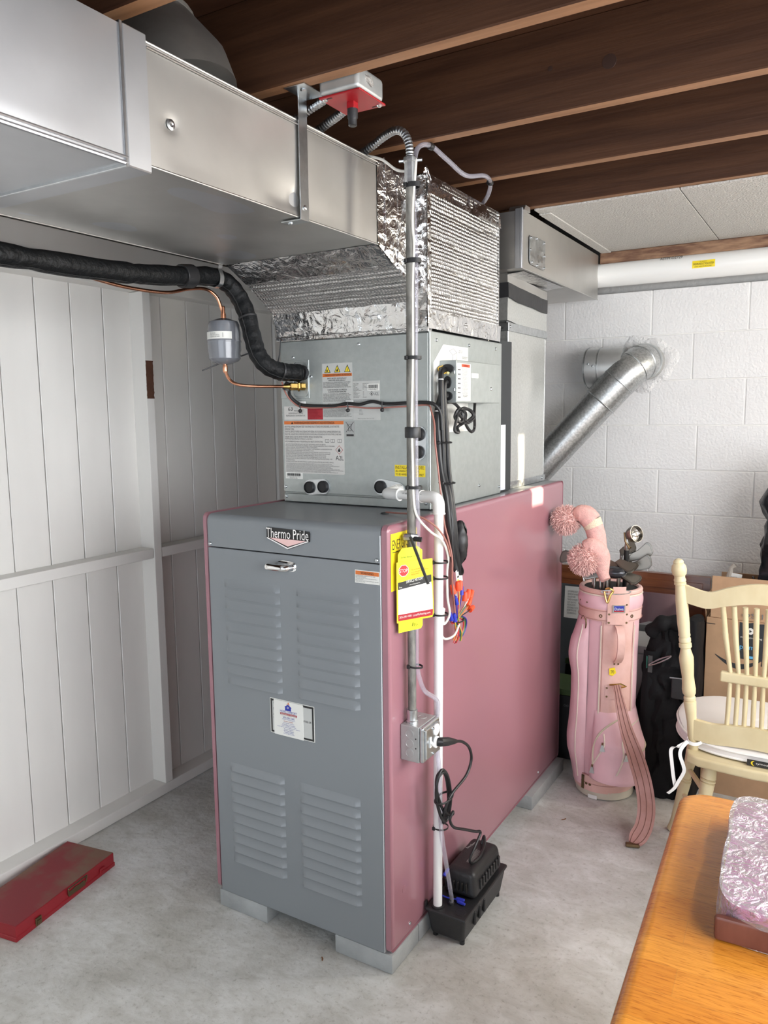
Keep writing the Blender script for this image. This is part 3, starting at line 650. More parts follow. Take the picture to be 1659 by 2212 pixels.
lettering(textlines(11, 8, 26, 34), (-0.4925, ty, 1.5345), X, Z, 0.055, 0.036, mat('dim_red_ink', (0.20, 0.005, 0.015), 0.5), rd)
wl = panel('warning_label', (-0.591, CF-0.0002, 1.3575), X, Z, 0.2355, 0.1705, 0.0005, M_labeldim, coil, r=0.004)
panel('orange_band', (-0.5905, ty, 1.5165), X, Z, 0.2340, 0.0105, 0.0003, M_orange, wl)
lettering('WARNING/AVERTISSEMENT/ADVERTENCIA', (-0.5505, ty-0.0003, 1.5180), X, Z, 0.160, 0.0075, M_ink, wl)
obj('warning_triangle', G().prism([(0, 0), (0.0085, 0), (0.00425, 0.0075)], (-0.562, ty-0.0003, 1.5180), X, Z, (0, -0.0002, 0)), M_ink, wl)
for t, w, z in (('RISK OF FIRE. FLAMMABLE REFRIGERANT USED. TO BE REPAIRED ONLY BY TRAINED SERVICE PERSONNEL. DO NOT PUNCTURE', 0.215, 1.5065), ('REFRIGERANT TUBING.', 0.038, 1.4985),
                ('RISK OF FIRE. DISPOSE OF PROPERLY IN ACCORDANCE WITH FEDERAL OR LOCAL REGULATIONS. FLAMMABLE REFRIGERANT USED.', 0.221, 1.4900),
                ('RISK OF FIRE - AUXILIARY DEVICES WHICH MAY BE IGNITION SOURCES SHALL NOT BE INSTALLED IN THE DUCTWORK, OTHER THAN', 0.222, 1.4815),
                ('AUXILIARY DEVICES LISTED FOR USE WITH THE SPECIFIC APPLIANCE. SEE INSTRUCTIONS.', 0.150, 1.4730), ('MINIMUM ROOM AREA (OPERATING OR STORAGE), 24 m2 AND 258 ft2', 0.110, 1.4655),
                ('NOTE: FOR MINIMUM ROOM AREA AT HIGHER INSTALLATION HEIGHTS, SEE INSTRUCTIONS.', 0.151, 1.4575)):
    lettering(t, (-0.588, ty, z), X, Z, w, 0.0062, M_inkg, wl)
lettering('LEAK DETECTION SYSTEM INSTALLED. UNIT MUST BE POWERED EXCEPT FOR SERVICE.\nRISQUE DINCENDIE. FRIGORIGENE INFLAMMABLE UTILISE. A REPARER UNIQUEMENT PAR DU PERSONNEL\nDE SERVICE QUALIFIE. NE PAS PERFORER LES TUBES DE REFRIGERANT.\nRISQUE DINCENDIE. SE DEBARRASSER ADEQUATEMENT CONFORMEMENT A LA REGLEMENTATION\nFEDERALE OU LOCALE. REFRIGERANT INFLAMMABLE UTILISE.\nRISQUE DINCENDIE. LES DISPOSITIFS AUXILIAIRES POUVANT ETRE DES SOURCES DIGNITION NE\nDOIVENT PAS ETRE INSTALLES DANS LES CONDUITS, AUTRES QUE LES DISPOSITIFS AUXILIAIRES\nENUMERES POUR ETRE UTILISES AVEC LAPPAREIL SPECIFIQUE. VOIR LES INSTRUCTIONS.\nSURFACE MINIMALE DE LA PIECE (EXPLOITATION OU ENTREPOSAGE), 24 m2 ET 258 pi2\nREMARQUE POUR LES SURFACES MINIMALES A DES HAUTEURS DINSTALLATION PLUS ELEVEES, VOIR\nLES INSTRUCTIONS.\nSYSTEME DE DETECTION DES FUITES INSTALLE. LUNITE DOIT ETRE ALIMENTEE SAUF POUR LE SERVICE.', (-0.587, ty, 1.3935), X, Z, 0.196, 0.0605, M_inkg, wl)
lettering(textlines(21, 9, 90, 118), (-0.587, ty, 1.3615), X, Z, 0.226, 0.0290, M_inkg, wl)
for k, x in enumerate((-0.4275, -0.4065, -0.380)):
    obj('manual_icon', G().prism([(0, 0), (0.015, 0), (0.015, 0.011), (0, 0.011)], (x, ty, 1.459), X, Z, (0, -0.0002, 0)), M_inkg, wl)
    obj('icon_page', G().prism([(0.0012, 0.0012), (0.0069, 0.0012), (0.0069, 0.0098), (0.0012, 0.0098)], (x, ty-0.0002, 1.459), X, Z, (0, -0.0002, 0)), M_labeldim, wl)
    obj('icon_page', G().prism([(0.0081, 0.0012), (0.0138, 0.0012), (0.0138, 0.0098), (0.0081, 0.0098)], (x, ty-0.0002, 1.459), X, Z, (0, -0.0002, 0)), M_labeldim, wl)
obj('flame_diamond', G().prism([(0, 0.0145), (0.0145, 0), (0.029, 0.0145), (0.0145, 0.029)], (-0.389, ty, 1.4215), X, Z, (0, -0.0002, 0)), mat('ink_red', (0.35, 0.02, 0.02), 0.5), wl)
obj('diamond_field', G().prism([(0.0018, 0.0145), (0.0145, 0.0018), (0.0272, 0.0145), (0.0145, 0.0272)], (-0.389, ty-0.0002, 1.4215), X, Z, (0, -0.0002, 0)), M_labeldim, wl)
obj('flame_icon', G().prism([(0.0105, 0.0085), (0.0185, 0.0085), (0.0195, 0.0125), (0.0170, 0.0165), (0.0150, 0.0215), (0.0125, 0.0170), (0.0095, 0.0135)], (-0.389, ty-0.0004, 1.4215), X, Z, (0, -0.0002, 0)), M_ink, wl)
lettering('A2L', (-0.3885, ty, 1.4035), X, Z, 0.0305, 0.0145, M_ink, wl)
wb = panel('bin_symbol', (-0.3495, CF-0.0002, 1.4775), X, Z, 0.0345, 0.0490, 0.0004, mat('label_clear', (0.36, 0.37, 0.36), 0.5), coil)
obj('bar', G().box(-0.346, -0.319, ty-0.0002, ty, 1.4795, 1.4855), M_ink, wb)
for a, b in (((-0.348, 1.524), (-0.319, 1.492)), ((-0.319, 1.524), (-0.348, 1.492)), ((-0.3405, 1.517), (-0.338, 1.496)), ((-0.3265, 1.517), (-0.329, 1.496)), ((-0.343, 1.517), (-0.324, 1.517)), ((-0.338, 1.496), (-0.329, 1.496))):
    obj('symbol_stroke', G().tube([(a[0], ty-0.0001, a[1]), (b[0], ty-0.0001, b[1])], 0.0006, 4), M_ink, wb)
bl = panel('serial_label', (-0.5905, CF-0.0002, 1.3385), X, Z, 0.0700, 0.0205, 0.0007, M_whitelabel, coil)
barcode((-0.5835, ty-0.0003, 1.3480), 0.055, 0.0085, 9, bl); lettering('N  24505GBJ1M BFT0A9', (-0.5835, ty-0.0003, 1.3435), X, Z, 0.054, 0.003, M_ink, bl); lettering('MADE IN USA', (-0.573, ty-0.0003, 1.3395), X, Z, 0.032, 0.003, M_ink, bl)
yl = panel('installation_note', (-0.1725, CF-0.0002, 1.3595), X, Z, 0.1045, 0.0345, 0.0005, M_yellow, coil)
lettering('INSTALLATION NOTE:', (-0.1695, ty, 1.3820), X, Z, 0.0985, 0.0095, M_ink, yl)
lettering('ALL DRAIN CONNECTIONS\nTO BE HAND TIGHTENED ONLY', (-0.1695, ty, 1.3625), X, Z, 0.0965, 0.0165, M_ink, yl)
# drain port fittings
def ports(a, b, caps):
    d = V(b)-V(a); L = d.length; u = d.normalized(); w = V((0, -1, 0)).cross(u); poly = []
    R = 0.0245
    for c0, sgn in ((L, 1), (0, -1)):
        for k in range(9):
            an = -PI/2 + PI*k/8; poly.append((c0 + sgn*R*math.cos(an), sgn*R*math.sin(an)))
    ob = obj('drain_port', G().prism(poly, V(a)+V((0, -0.0003, 0)), u, w, (0, -0.004, 0)), M_zinc, coil)
    for p in caps:
        c = V(a).lerp(V(b), p)
        obj('port_cap', G().lathe([(0.0195, 0), (0.0195, 0.008), (0.0165, 0.010), (0.0165, 0.006), (0.004, 0.006)], c + V((0, -0.003, 0)), NY, 20), M_black, ob)
ports((-0.491, CF, 1.313), (-0.437, CF, 1.317), (0.0, 1.0)); ports((-0.0865, CF, 1.487), (-0.0895, CF, 1.434), (0, 1)); ports((-0.222, CF, 1.325), (-0.160, CF, 1.3165), (0,))
# control box on the side
cb = obj('control_box', G().box(-0.050, 0.0055, 0.404, 0.741, 1.5785, 1.7035, 0.0025, 2), M_coil, coil)
for zc, w in ((1.6785, 0.017), (1.639, 0.0105), (1.5985, 0.014)):
    poly = [(w*math.cos(a)*1.15, 0.0135*math.sin(a)*(1.35 if w < 0.012 else 1.0)) for a in [2*PI*k/20 for k in range(20)]]
    obj('cable_grommet', G().prism(poly, (-0.022, 0.4045, zc), X, Z, (0, -0.007, 0)), M_black, cb)
for zc in (1.668, 1.617): obj('knockout', G().box(-0.004, 0.001, 0.4025, 0.4045, zc-0.005, zc+0.005, 0.001, 1), M_zinc, cb)
wd = panel('wiring_label', (0.0056, 0.408, 1.5845), Y, Z, 0.096, 0.1105, 0.0005, M_whitelabel, cb)
panel('orange_band', (0.0061, 0.440, 1.6845), Y, Z, 0.058, 0.0085, 0.0003, M_nutorange, wd)
lettering('WARNING', (0.0064, 0.452, 1.6860), Y, Z, 0.032, 0.0055, M_ink, wd)
lettering(textlines(31, 22, 30, 38), (0.0061, 0.4425, 1.602), Y, Z, 0.052, 0.080, M_inkg, wd); lettering('POLARITY', (0.0061, 0.4485, 1.5955), Y, Z, 0.036, 0.0055, M_ink, wd)
for k in range(7): obj('diagram_block', G().box(0.0061, 0.0064, 0.412, 0.432, 1.593+0.0135*k, 1.597+0.0135*k), M_inkg, wd)
panel('small_tag', (0.0056, 0.511, 1.6545), Y, Z, 0.052, 0.0145, 0.0004, M_whitelabel, cb)
screw(cb, (0.0055, 0.665, 1.6235), X, 0.006)
dg = obj('diagram_sheet', G().prism([(0.364, 1.697), (0.4290, 1.7525), (0.607, 1.7535), (0.607, 1.49), (0.364, 1.49)], (-0.0499, 0, 0), Y, Z, (0.0005, 0, 0)), M_whitelabel, coil)
g = G()
for a, b in (((0.47, 1.736), (0.498, 1.744)), ((0.498, 1.744), (0.522, 1.734)), ((0.522, 1.734), (0.495, 1.724)), ((0.495, 1.724), (0.47, 1.736)), ((0.495, 1.724), (0.495, 1.705)), ((0.52, 1.734), (0.52, 1.706))): g.tube([(-0.0494, *a), (-0.0494, *b)], 0.0006, 4)
obj('diagram_lines', g, M_inkg, dg)
lettering('COIL TOP\nBRACKET', (-0.0494, 0.535, 1.733), Y, Z, 0.03, 0.009, M_inkg, dg)
lettering('REMOVE AND DISCARD\nSHIPPING BRACKET', (-0.0494, 0.562, 1.716), Y, Z, 0.041, 0.008, M_inkg, dg)
for x, z in ((-0.514, 1.5765), (-0.331, 1.5765)): obj('adhesive_mount', G().prism([(-0.013, -0.010), (0.012, -0.010), (0.012, 0.014), (-0.013, 0.014)], (x, CF-0.0003, z), X, Z, (0, -0.004, 0)), M_pvc, coil)

# ================================================================== FOIL-WRAPPED PLENUM and SUPPLY DUCT
def foilgrid(p00, p10, p11, p01, nu, nv, amp, seed, rows=0, rowamp=0.0, sc=22):
    p00, p10, p11, p01 = map(V, (p00, p10, p11, p01)); n = (p10-p00).cross(p01-p00).normalized()
    def fn(u, v):
        p = p00*(1-u)*(1-v) + p10*u*(1-v) + p11*u*v + p01*(1-u)*v
        d = amp*(nz(p, sc, seed) + 0.6*nz(p, sc*2.6, seed+3))
        e = min(1, min(u, 1-u)*18)*min(1, min(v, 1-v)*18)
        if rows: d += rowamp*(abs(math.sin(PI*(v*rows + 0.25*nz((u*2, v*3, seed), 1.5))))**0.45)
        return p + n*(d*e)
    return G().grid(fn, nu, nv)
plen = thing('supply_plenum', 'foil bubble-wrapped plenum on top of the coil cabinet', 'plenum', (-0.33, 0.56, 1.797))
core = [(0.155, 2.206), (0.155, 2.004), (0.335, 1.872), (0.347, 1.799), (0.83, 1.799), (0.83, 2.206)]
obj('core', G().prism(core, (-0.604, 0, 0), Y, Z, (0.502, 0, 0)), M_foil, plen)
# sloping underside, vertical skirt and the near side of the transition
obj('slope_wrap', foilgrid((-0.612, 0.330, 1.866), (-0.062, 0.330, 1.866), (-0.098, 0.142, 1.994), (-0.620, 0.142, 1.994), 90, 40, 0.0016, 1.0, 5, 0.0016), M_bubble, plen)
obj('slope_tape', foilgrid((-0.616, 0.205, 1.948), (-0.090, 0.205, 1.948), (-0.0985, 0.128, 1.9965), (-0.626, 0.128, 1.9965), 90, 14, 0.0018, 2.0, sc=16), M_foil, plen)
obj('skirt_wrap', foilgrid((-0.606, 0.341, 1.7965), (-0.040, 0.341, 1.7965), (-0.062, 0.322, 1.882), (-0.612, 0.322, 1.882), 100, 22, 0.0045, 3.0, sc=20), M_foil, plen)
obj('side_wrap', foilgrid((-0.0985, 0.136, 1.999), (-0.064, 0.305, 1.878), (-0.064, 0.305, 2.208), (-0.0985, 0.136, 2.210), 30, 60, 0.0022, 4.0, sc=16), M_foil, plen)
for y, w in ((0.165, 0.009), (0.215, 0.007)):
    xx = -0.0985 + (y-0.136)*0.204
    obj('tape_ridge', G().tube([(xx-0.001+0.001*math.sin(k*2.1), y, 2.0-(y-0.136)*0.71+(0.0105+0.0003*k)*k*0.92) for k in range(18)], [w*0.5*(1+0.2*math.sin(k*1.7)) for k in range(18)], 8), M_foil, plen)
# thick bubble panel on the right side
obj('bubble_panel', foilgrid((-0.030, 0.285, 1.793), (-0.030, 0.815, 1.790), (-0.030, 0.815, 2.205), (-0.030, 0.285, 2.205), 70, 110, 0.0022, 5.0, 5, 0.0030, 9), M_bubble, plen)
obj('corner_wrap', foilgrid((-0.072, 0.290, 1.800), (-0.029, 0.283, 1.795), (-0.029, 0.283, 2.207), (-0.072, 0.294, 2.202), 12, 90, 0.005, 6.0, sc=24), M_foil, plen)
obj('bottom_tape', foilgrid((-0.0265, 0.286, 1.788), (-0.0265, 0.818, 1.786), (-0.0245, 0.818, 1.838), (-0.0245, 0.284, 1.842), 70, 10, 0.003, 7.0, sc=16), M_foil, plen)
obj('bottom_edge', foilgrid((-0.100, 0.330, 1.798), (-0.100, 0.815, 1.798), (-0.0262, 0.816, 1.789), (-0.0262, 0.290, 1.790), 50, 6, 0.002, 7.5), M_foil, plen)
obj('top_tape', foilgrid((-0.0250, 0.286, 2.155), (-0.0250, 0.816, 2.155), (-0.031, 0.816, 2.207), (-0.031, 0.288, 2.209), 60, 10, 0.003, 8.0, sc=14), M_foil, plen)
obj('near_tape', foilgrid((-0.0255, 0.283, 1.80), (-0.0245, 0.303, 1.80), (-0.0245, 0.301, 2.195), (-0.0255, 0.283, 2.205), 8, 80, 0.004, 8.2, sc=40), M_foil, plen)
obj('top_edge', foilgrid((-0.031, 0.288, 2.207), (-0.031, 0.816, 2.206), (-0.11, 0.816, 2.206), (-0.11, 0.288, 2.207), 40, 6, 0.003, 8.5), M_foil, plen)
obj('far_tape', foilgrid((-0.026, 0.795, 1.79), (-0.075, 0.822, 1.79), (-0.075, 0.822, 2.205), (-0.026, 0.795, 2.205), 8, 50, 0.004, 9.0), M_foil, plen)
obj('crumpled_tip', foilgrid((-0.036, 0.279, 2.19), (-0.022, 0.305, 2.185), (-0.030, 0.288, 2.226), (-0.036, 0.283, 2.222), 8, 8, 0.006, 9.5, sc=60), M_foil, plen)

duct = thing('supply_duct', 'long bare sheet-metal duct hanging under the joists towards the viewer', 'duct', (-0.37, -0.9, 2.0))
def sheet_bulge(y0, y1, z0, z1, x, seed, dents=()):
    def fn(u, v):
        y = y0+(y1-y0)*u; z = z0+(z1-z0)*v
        e = min(1, min(u, 1-u)*12)*min(1, min(v, 1-v)*9); d = 0.0025*nz((y, z, 0), 3.2, seed)
        for dy, dz, r, a in dents: d -= a*math.exp(-((y-dy)**2+(z-dz)**2)/(r*r))
        return V((x + d*e, y, z))
    return G().grid(fn, 70, 26)
obj('near_section', G().box(-0.640, -0.1005, -3.4, -0.706, 1.988, 2.214), M_duct, duct)
obj('near_side', sheet_bulge(-3.4, -0.706, 1.988, 2.216, -0.0985, 1.0), M_duct, duct)
obj('far_section', G().box(-0.633, -0.1045, -0.680, 0.142, 1.998, 2.209), M_duct, duct)
obj('far_side', sheet_bulge(-0.655, 0.142, 1.998, 2.210, -0.1005, 2.0, ((-0.22, 2.035, 0.018, 0.006), (-0.60, 2.085, 0.012, 0.004), (-0.27, 2.02, 0.05, 0.003))), M_duct2, duct)
obj('far_underside', G().grid(lambda u, v: V((-0.633+0.5325*u, -0.68+0.822*v, 1.9975-0.0015*nz((u*2, v*2, 1), 2)*min(1, min(u, 1-u)*10))), 30, 40), M_duct2, duct)
g = G(); g.box(-0.646, -0.0955, -0.709, -0.655, 1.984, 2.219, 0.002, 1); obj('drive_cleat', g, M_duct, duct)
obj('slip_joint', G().box(-0.648, -0.0945, -0.716, -0.7095, 1.982, 2.220, 0.001, 1), M_zinc, duct)
obj('bottom_hem', G().tube([(-0.0985, -3.4, 1.9885), (-0.0985, -0.71, 1.9885)], 0.0042, 8), M_duct, duct); obj('bottom_hem', G().tube([(-0.0955, -3.4, 1.998), (-0.0955, -0.71, 1.998)], 0.0022, 6), M_duct, duct)
obj('bottom_hem', G().tube([(-0.101, -0.655, 1.9985), (-0.101, 0.142, 1.9985)], 0.0026, 8), M_duct2, duct)
obj('top_hem', G().tube([(-0.1005, -0.655, 2.2085), (-0.1005, 0.142, 2.2085)], 0.0030, 8), M_duct2, duct); obj('top_hem', G().tube([(-0.096, -0.655, 2.1985), (-0.096, 0.142, 2.1985)], 0.0018, 6), M_duct2, duct)
obj('left_hem', G().tube([(-0.633, -0.655, 1.9985), (-0.633, 0.12, 1.9985)], 0.0035, 8), M_duct2, duct)
obj('rivet', G().lathe([(0.010, 0), (0.010, 0.001), (0.005, 0.002), (0.003, 0.0005)], (-0.1005, -0.600, 2.085), X, 14), M_zinc, duct)
# round take-off rising from the duct
tk = thing('round_takeoff', 'round dull metal pipe rising from the duct between dark joists', 'duct pipe', (-0.28, -0.45, 2.21))
tko = mat('dull_metal', (0.30, 0.29, 0.27), 0.45, 0.9, var=0.1, vscale=12)
obj('boot', G().tube([(-0.235, -0.45, 2.208), (-0.245, -0.452, 2.245), (-0.30, -0.455, 2.33)], [0.132, 0.128, 0.105], 32), tko, tk)
obj('pipe', G().tube([(-0.285, -0.4545, 2.308), (-0.42, -0.46, 2.44), (-0.46, -0.46, 2.452)], [0.110, 0.110, 0.108], 32), tko, tk)
obj('collar_bead', G().tube([(-0.288, -0.4545, 2.312), (-0.293, -0.455, 2.317)], [0.1135, 0.1135], 32), tko, tk)

# hanging strap of the duct
strap = thing('duct_hanger', 'zinc strap hanging the duct side from the joist', 'strap', (-0.093, -0.198, 1.995))
g = G(); g.box(-0.0948, -0.0920, -0.214, -0.182, 1.9935, 2.2585, 0.0006, 1); g.box(-0.150, -0.0920, -0.214, -0.182, 1.9915, 1.9942, 0.0006, 1); g.box(-0.0948, -0.040, -0.262, -0.182, 2.2570, 2.2597, 0.0006, 1)
obj('strap', g, M_zinc, strap)
screw(strap, (-0.0920, -0.198, 2.02), X, 0.006); screw(strap, (-0.135, -0.198, 1.9915), (0, 0, -1), 0.006); screw(strap, (-0.062, -0.235, 2.257), (0, 0, -1), 0.007)

# ================================================================== REAR RETURN DROP
rp = thing('return_plenum', 'tall galvanised return drop behind the coil cabinet', 'plenum', (-0.33, 1.22, 1.262))
def rear_side(u, v):
    y = 1.02+0.41*u; z = 1.27+0.60*v; a = (u-0.55)-(v-0.55)*0.25
    d = 0.004*nz((y, z, 0), 4, 5) + 0.004*math.exp(-(a*6)**2)*math.sin(PI*v)
    return V((-0.0785 + d*min(1, min(u, 1-u)*14)*min(1, min(v, 1-v)*14), y, z))
M_ret = mat('spangled_galvanised', (0.62, 0.63, 0.61), 0.36, 0.82, var=0.08, vscale=130, rvar=0.06)
obj('drop', G().box(-0.60, -0.0805, 1.02, 1.43, 1.262, 1.872), M_ret, rp)
obj('drop_side', G().grid(rear_side, 30, 40), M_ret, rp)
obj('base_flange', G().box(-0.61, -0.0745, 1.012, 1.437, 1.2605, 1.287, 0.001, 1), M_galv, rp)
obj('seam_band', G().box(-0.606, -0.0735, 1.013, 1.436, 1.842, 1.872, 0.001, 1), M_galv, rp)
obj('corner_bead', G().tube([(-0.080, 1.428, 1.29), (-0.080, 1.428, 1.84)], 0.0028, 8), M_galv, rp); obj('corner_bead', G().tube([(-0.080, 1.021, 1.29), (-0.080, 1.021, 1.84)], 0.0028, 8), M_galv, rp)
obj('upper_collar', G().box(-0.598, -0.083, 1.016, 1.432, 1.872, 1.945), M_galv, rp)
def canvas(z0, z1, wob, m, name, out=0.0):
    def fn(u, v):
        z = z0+(z1-z0)*v; t = u*3
        if t < 1: p = V((-0.59+0.51*t, 1.008, z))
        elif t < 2: p = V((-0.0765, 1.008+0.430*(t-1), z))
        else: p = V((-0.0765-0.51*(t-2), 1.438, z))
        p.z += wob*math.sin(u*9)*0.5 - 0.016*max(0, min(1, t-1)) + 0.004*nz(p, 9); p.x += 0.003*nz(p, 14, 2) + out; p.y -= out
        return p
    return obj(name, G().grid(fn, 60, 8), m, rp)
canvas(1.958, 2.012, 0.004, M_tapeblack, 'canvas_connector', 0.0045); canvas(1.878, 1.962, 0.003, M_ret, 'lower_collar_strip'); canvas(2.006, 2.046, 0.003, M_duct2, 'upper_collar_strip')
obj('tape_strip', G().box(-0.0600, -0.0575, 0.897, 0.953, 1.268, 1.503, 0.001, 1), mat('white_foil_backing', (0.62, 0.64, 0.70), 0.4), rp)
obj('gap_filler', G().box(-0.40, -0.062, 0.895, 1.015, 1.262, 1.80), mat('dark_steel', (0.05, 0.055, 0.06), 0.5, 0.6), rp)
for y, z in ((1.045, 1.274), (1.40, 1.276), (1.03, 1.858)): screw(rp, (-0.0745, y, z), X, 0.0055)
rdct = thing('return_duct', 'plain sheet-metal return duct box against the painted ceiling boards', 'duct', (-0.3, 1.42, 2.047))
obj('box', G().box(-0.62, -0.0015, 0.943, 1.900, 2.046, 2.2395), M_duct2, rdct)
obj('right_face', sheet_bulge(0.944, 1.900, 2.047, 2.2395, 0.0005, 7.0), M_duct2, rdct)
obj('corner_seam', G().box(-0.024, 0.0012, 0.9385, 0.948, 2.045, 2.246, 0.001, 1), M_duct, rdct); obj('corner_seam', G().box(-0.006, 0.0030, 0.9365, 0.952, 2.044, 2.247, 0.001, 1), M_duct, rdct)
obj('bottom_edge', G().tube([(0.0, 0.944, 2.0465), (0.0, 1.9, 2.0465)], 0.0028, 8), M_duct2, rdct)
obj('top_lip', G().prism([(0.943, 2.2395), (1.0, 2.2395), (0.998, 2.257), (0.955, 2.257)], (-0.05, 0, 0), Y, Z, (0.058, 0, 0)), M_duct2, rdct)
ac = obj('access_plate', G().prism([(0.010+0.0, 0.0), (0.152, -0.004), (0.163, 0.008), (0.166, 0.095), (0.160, 0.103), (0.004, 0.097), (0.0, 0.090), (0.002, 0.012)], (0.0035, 1.007, 2.070), Y, Z, (0.0018, 0, 0)), M_galv, rdct)
for y, z in ((0.014, 0.090), (0.075, 0.097), (0.155, 0.094), (0.006, 0.048), (0.158, 0.048), (0.025, 0.008), (0.08, 0.004), (0.155, 0.006)): screw(rdct, (0.0052, 1.007+y, 2.070+z), X, 0.005)
obj('bottom_flange', G().grid(lambda u, v: V((-0.085+0.072*u, 1.0+0.45*v, 2.0440-0.006*(1-u)-0.002*nz((u, v, 0), 5))), 8, 20), M_foil, rdct)

# ================================================================== FLUE
fl = thing('flue_pipe', 'galvanised flue pipe slanting from the furnace back up into the white block wall', 'flue pipe', (-0.2, 1.72, 0.9))
EL = [V((0.200, 1.995, 1.764)), V((0.200, 1.950, 1.764)), V((0.193, 1.912, 1.757)), V((0.172, 1.880, 1.735)), V((0.140, 1.858, 1.700))]
low = V((-0.40, 1.72, 1.075)); d = (low - EL[-1]).normalized()
obj('lower_pipe', G().cyl(EL[-1] + d*0.135, low, 0.0735, n=40), M_flue, fl)
fl_sp = M_flue; 
obj('collar', G().cyl(EL[-1] + d*0.03, EL[-1] + d*0.15, 0.0765, n=40), M_flue, fl)
for t in (0.035, 0.150): obj('bead', G().tube([EL[-1]+d*(t-0.003), EL[-1]+d*t, EL[-1]+d*(t+0.003)], [0.0765, 0.0800, 0.0765], 40), M_galv, fl)
el = obj('elbow', G().tube(EL[1:] + [EL[-1]+d*0.04], 0.078, 40), M_flue, fl)
for i in (2, 3): obj('gore_seam', G().tube([EL[i] + (EL[i+1]-EL[i-1]).normalized()*t for t in (-0.0025, 0, 0.0025)], [0.0782, 0.0802, 0.0782], 40), M_galv, fl)
obj('thimble', G().cyl((0.203, 2.0015, 1.764), (0.203, 1.945, 1.764), 0.081, n=40), mat('dull_thimble', (0.50, 0.50, 0.48), 0.4, 0.8, var=0.1, vscale=20), fl)
obj('rear_elbow', G().tube(smoothpath([low - d*0.01, low + d*0.08, (-0.47, 1.66, 0.98), (-0.47, 1.56, 0.95), (-0.47, 1.44, 0.95)], 5), 0.0735, 32), M_flue, fl)
br = obj('damper_stub', G().cyl((0.13, 1.905, 1.742), (-0.030, 1.905, 1.742), 0.090, n=40), mat('pale_galvanised', (0.60, 0.61, 0.61), 0.42, 0.85, var=0.05, vscale=20), fl)
obj('stub_rim', G().tube([(-0.031, 1.905, 1.742), (-0.036, 1.905, 1.742)], [0.0925, 0.0925], 40), M_galv, br); obj('stub_band', G().tube([(0.022, 1.905, 1.742), (0.028, 1.905, 1.742)], [0.0915, 0.0915], 40), M_galv, br)
for dz in (0.0, 0.01): screw(br, (-0.012+dz*2, 1.817, 1.757-dz), NY, 0.005)

# ================================================================== RADON PIPE
ra = thing('radon_pipe', 'wide white plastic pipe along the top of the block wall with yellow label', 'pipe', (1.0, 1.945, 2.1))
obj('pipe', G().cyl((-0.55, 1.9445, 2.158), (2.39, 1.9445, 2.158), 0.0535, n=40), M_pvc, ra)
rl2 = G().grid(lambda u, v: V((0.402+0.090*u, 1.9445-0.0541*math.cos(-0.30+0.56*v), 2.158+0.0541*math.sin(-0.30+0.56*v))), 4, 8)
rlb = obj('yellow_label', rl2, M_yellow, ra)
lettering('RADON REDUCTION SYSTEM', (0.407, 1.8898, 2.1535), X, (0, -0.02, 1), 0.080, 0.0085, M_ink, rlb, depth=0.0008)
lettering('DO NOT TAMPER WITH OR DISCONNECT', (0.412, 1.8900, 2.1450), X, (0, 0.1, 1), 0.070, 0.0050, M_ink, rlb, depth=0.0008); lettering('For assistance', (0.432, 1.8907, 2.1655), X, (0, 0.2, 1), 0.028, 0.004, M_ink, rlb, depth=0.0008)
lettering('ASTM D2729', (0.268, 1.8985, 2.1895), X, (0, 0.62, 0.78), 0.092, 0.016, M_ink, ra, depth=0.0012)
# ================================================================== REFRIGERANT LINES
ins = thing('insulated_line', 'thick black foam-covered refrigerant line bending down into the coil cabinet', 'pipe', (-0.62, 0.1, 1.68))
path = smoothpath([(-0.72, -2.4, 1.93), (-0.69, -1.2, 1.925), (-0.665, -0.585, 1.918), (-0.66, -0.244, 1.926), (-0.66, -0.03, 1.946), (-0.662, 0.095, 1.962), (-0.658, 0.165, 1.952), (-0.642, 0.197, 1.915), (-0.616, 0.203, 1.860), (-0.594, 0.203, 1.785), (-0.578, 0.206, 1.735), (-0.556, 0.222, 1.700), (-0.538, 0.262, 1.684), (-0.522, 0.305, 1.681), (-0.514, 0.330, 1.681)], 12)
R = [0.0275*(1 + 0.035*math.sin(i*0.9) + 0.03*nz((i*0.35, 0, 0), 1)) for i in range(len(path))]
for k in (26, 38, 50): R[k] *= 0.90
obj('foam_sleeve', G().tube(path, R, 20), M_ins, ins)
g = G(); fr = G().frames(path); pts = [p + (a*-0.3+b*0.95).normalized()*(r*0.985) for p, (t, a, b), r in zip(path, fr, R)]
obj('sleeve_seam', G().tube(pts[::2], 0.0016, 5), M_black, ins)
def band(p, t, r, w, parent, m=None, name='tape_band'):
    t = V(t).normalized(); p = V(p); return obj(name, G().tube([p-t*w/2, p-t*w*0.45, p+t*w*0.45, p+t*w/2], [r*0.96, r, r, r*0.96], 20), m or M_black, parent)
i0 = 4*12; band(path[50], path[51]-path[49], 0.0335, 0.045, ins)
for i in (98, 145): band(path[i], path[i+1]-path[i-1], 0.0293, 0.006, ins, M_blackp, 'tie')
obj('copper_stub', G().cyl((-0.518, 0.322, 1.681), (-0.508, 0.349, 1.681), 0.0115, n=16), M_copper, ins)
obj('tie_tail', G().tube([(-0.548, 0.262, 1.705), (-0.538, 0.262, 1.735), (-0.528, 0.257, 1.780)], [0.0022, 0.0024, 0.0016], 5), M_blackp, ins)
hk = solo('line_hanger', G().ribbon(smoothpath([(-0.634, 0.118, 2.020), (-0.6375, 0.118, 1.998), (-0.640, 0.117, 1.985), (-0.632, 0.116, 1.962), (-0.636, 0.115, 1.940), (-0.656, 0.114, 1.931), (-0.680, 0.113, 1.936)], 5), 0.017, Y, 0.002), M_zinc, 'small bent zinc strap holding the black insulated line under the duct', 'strap')
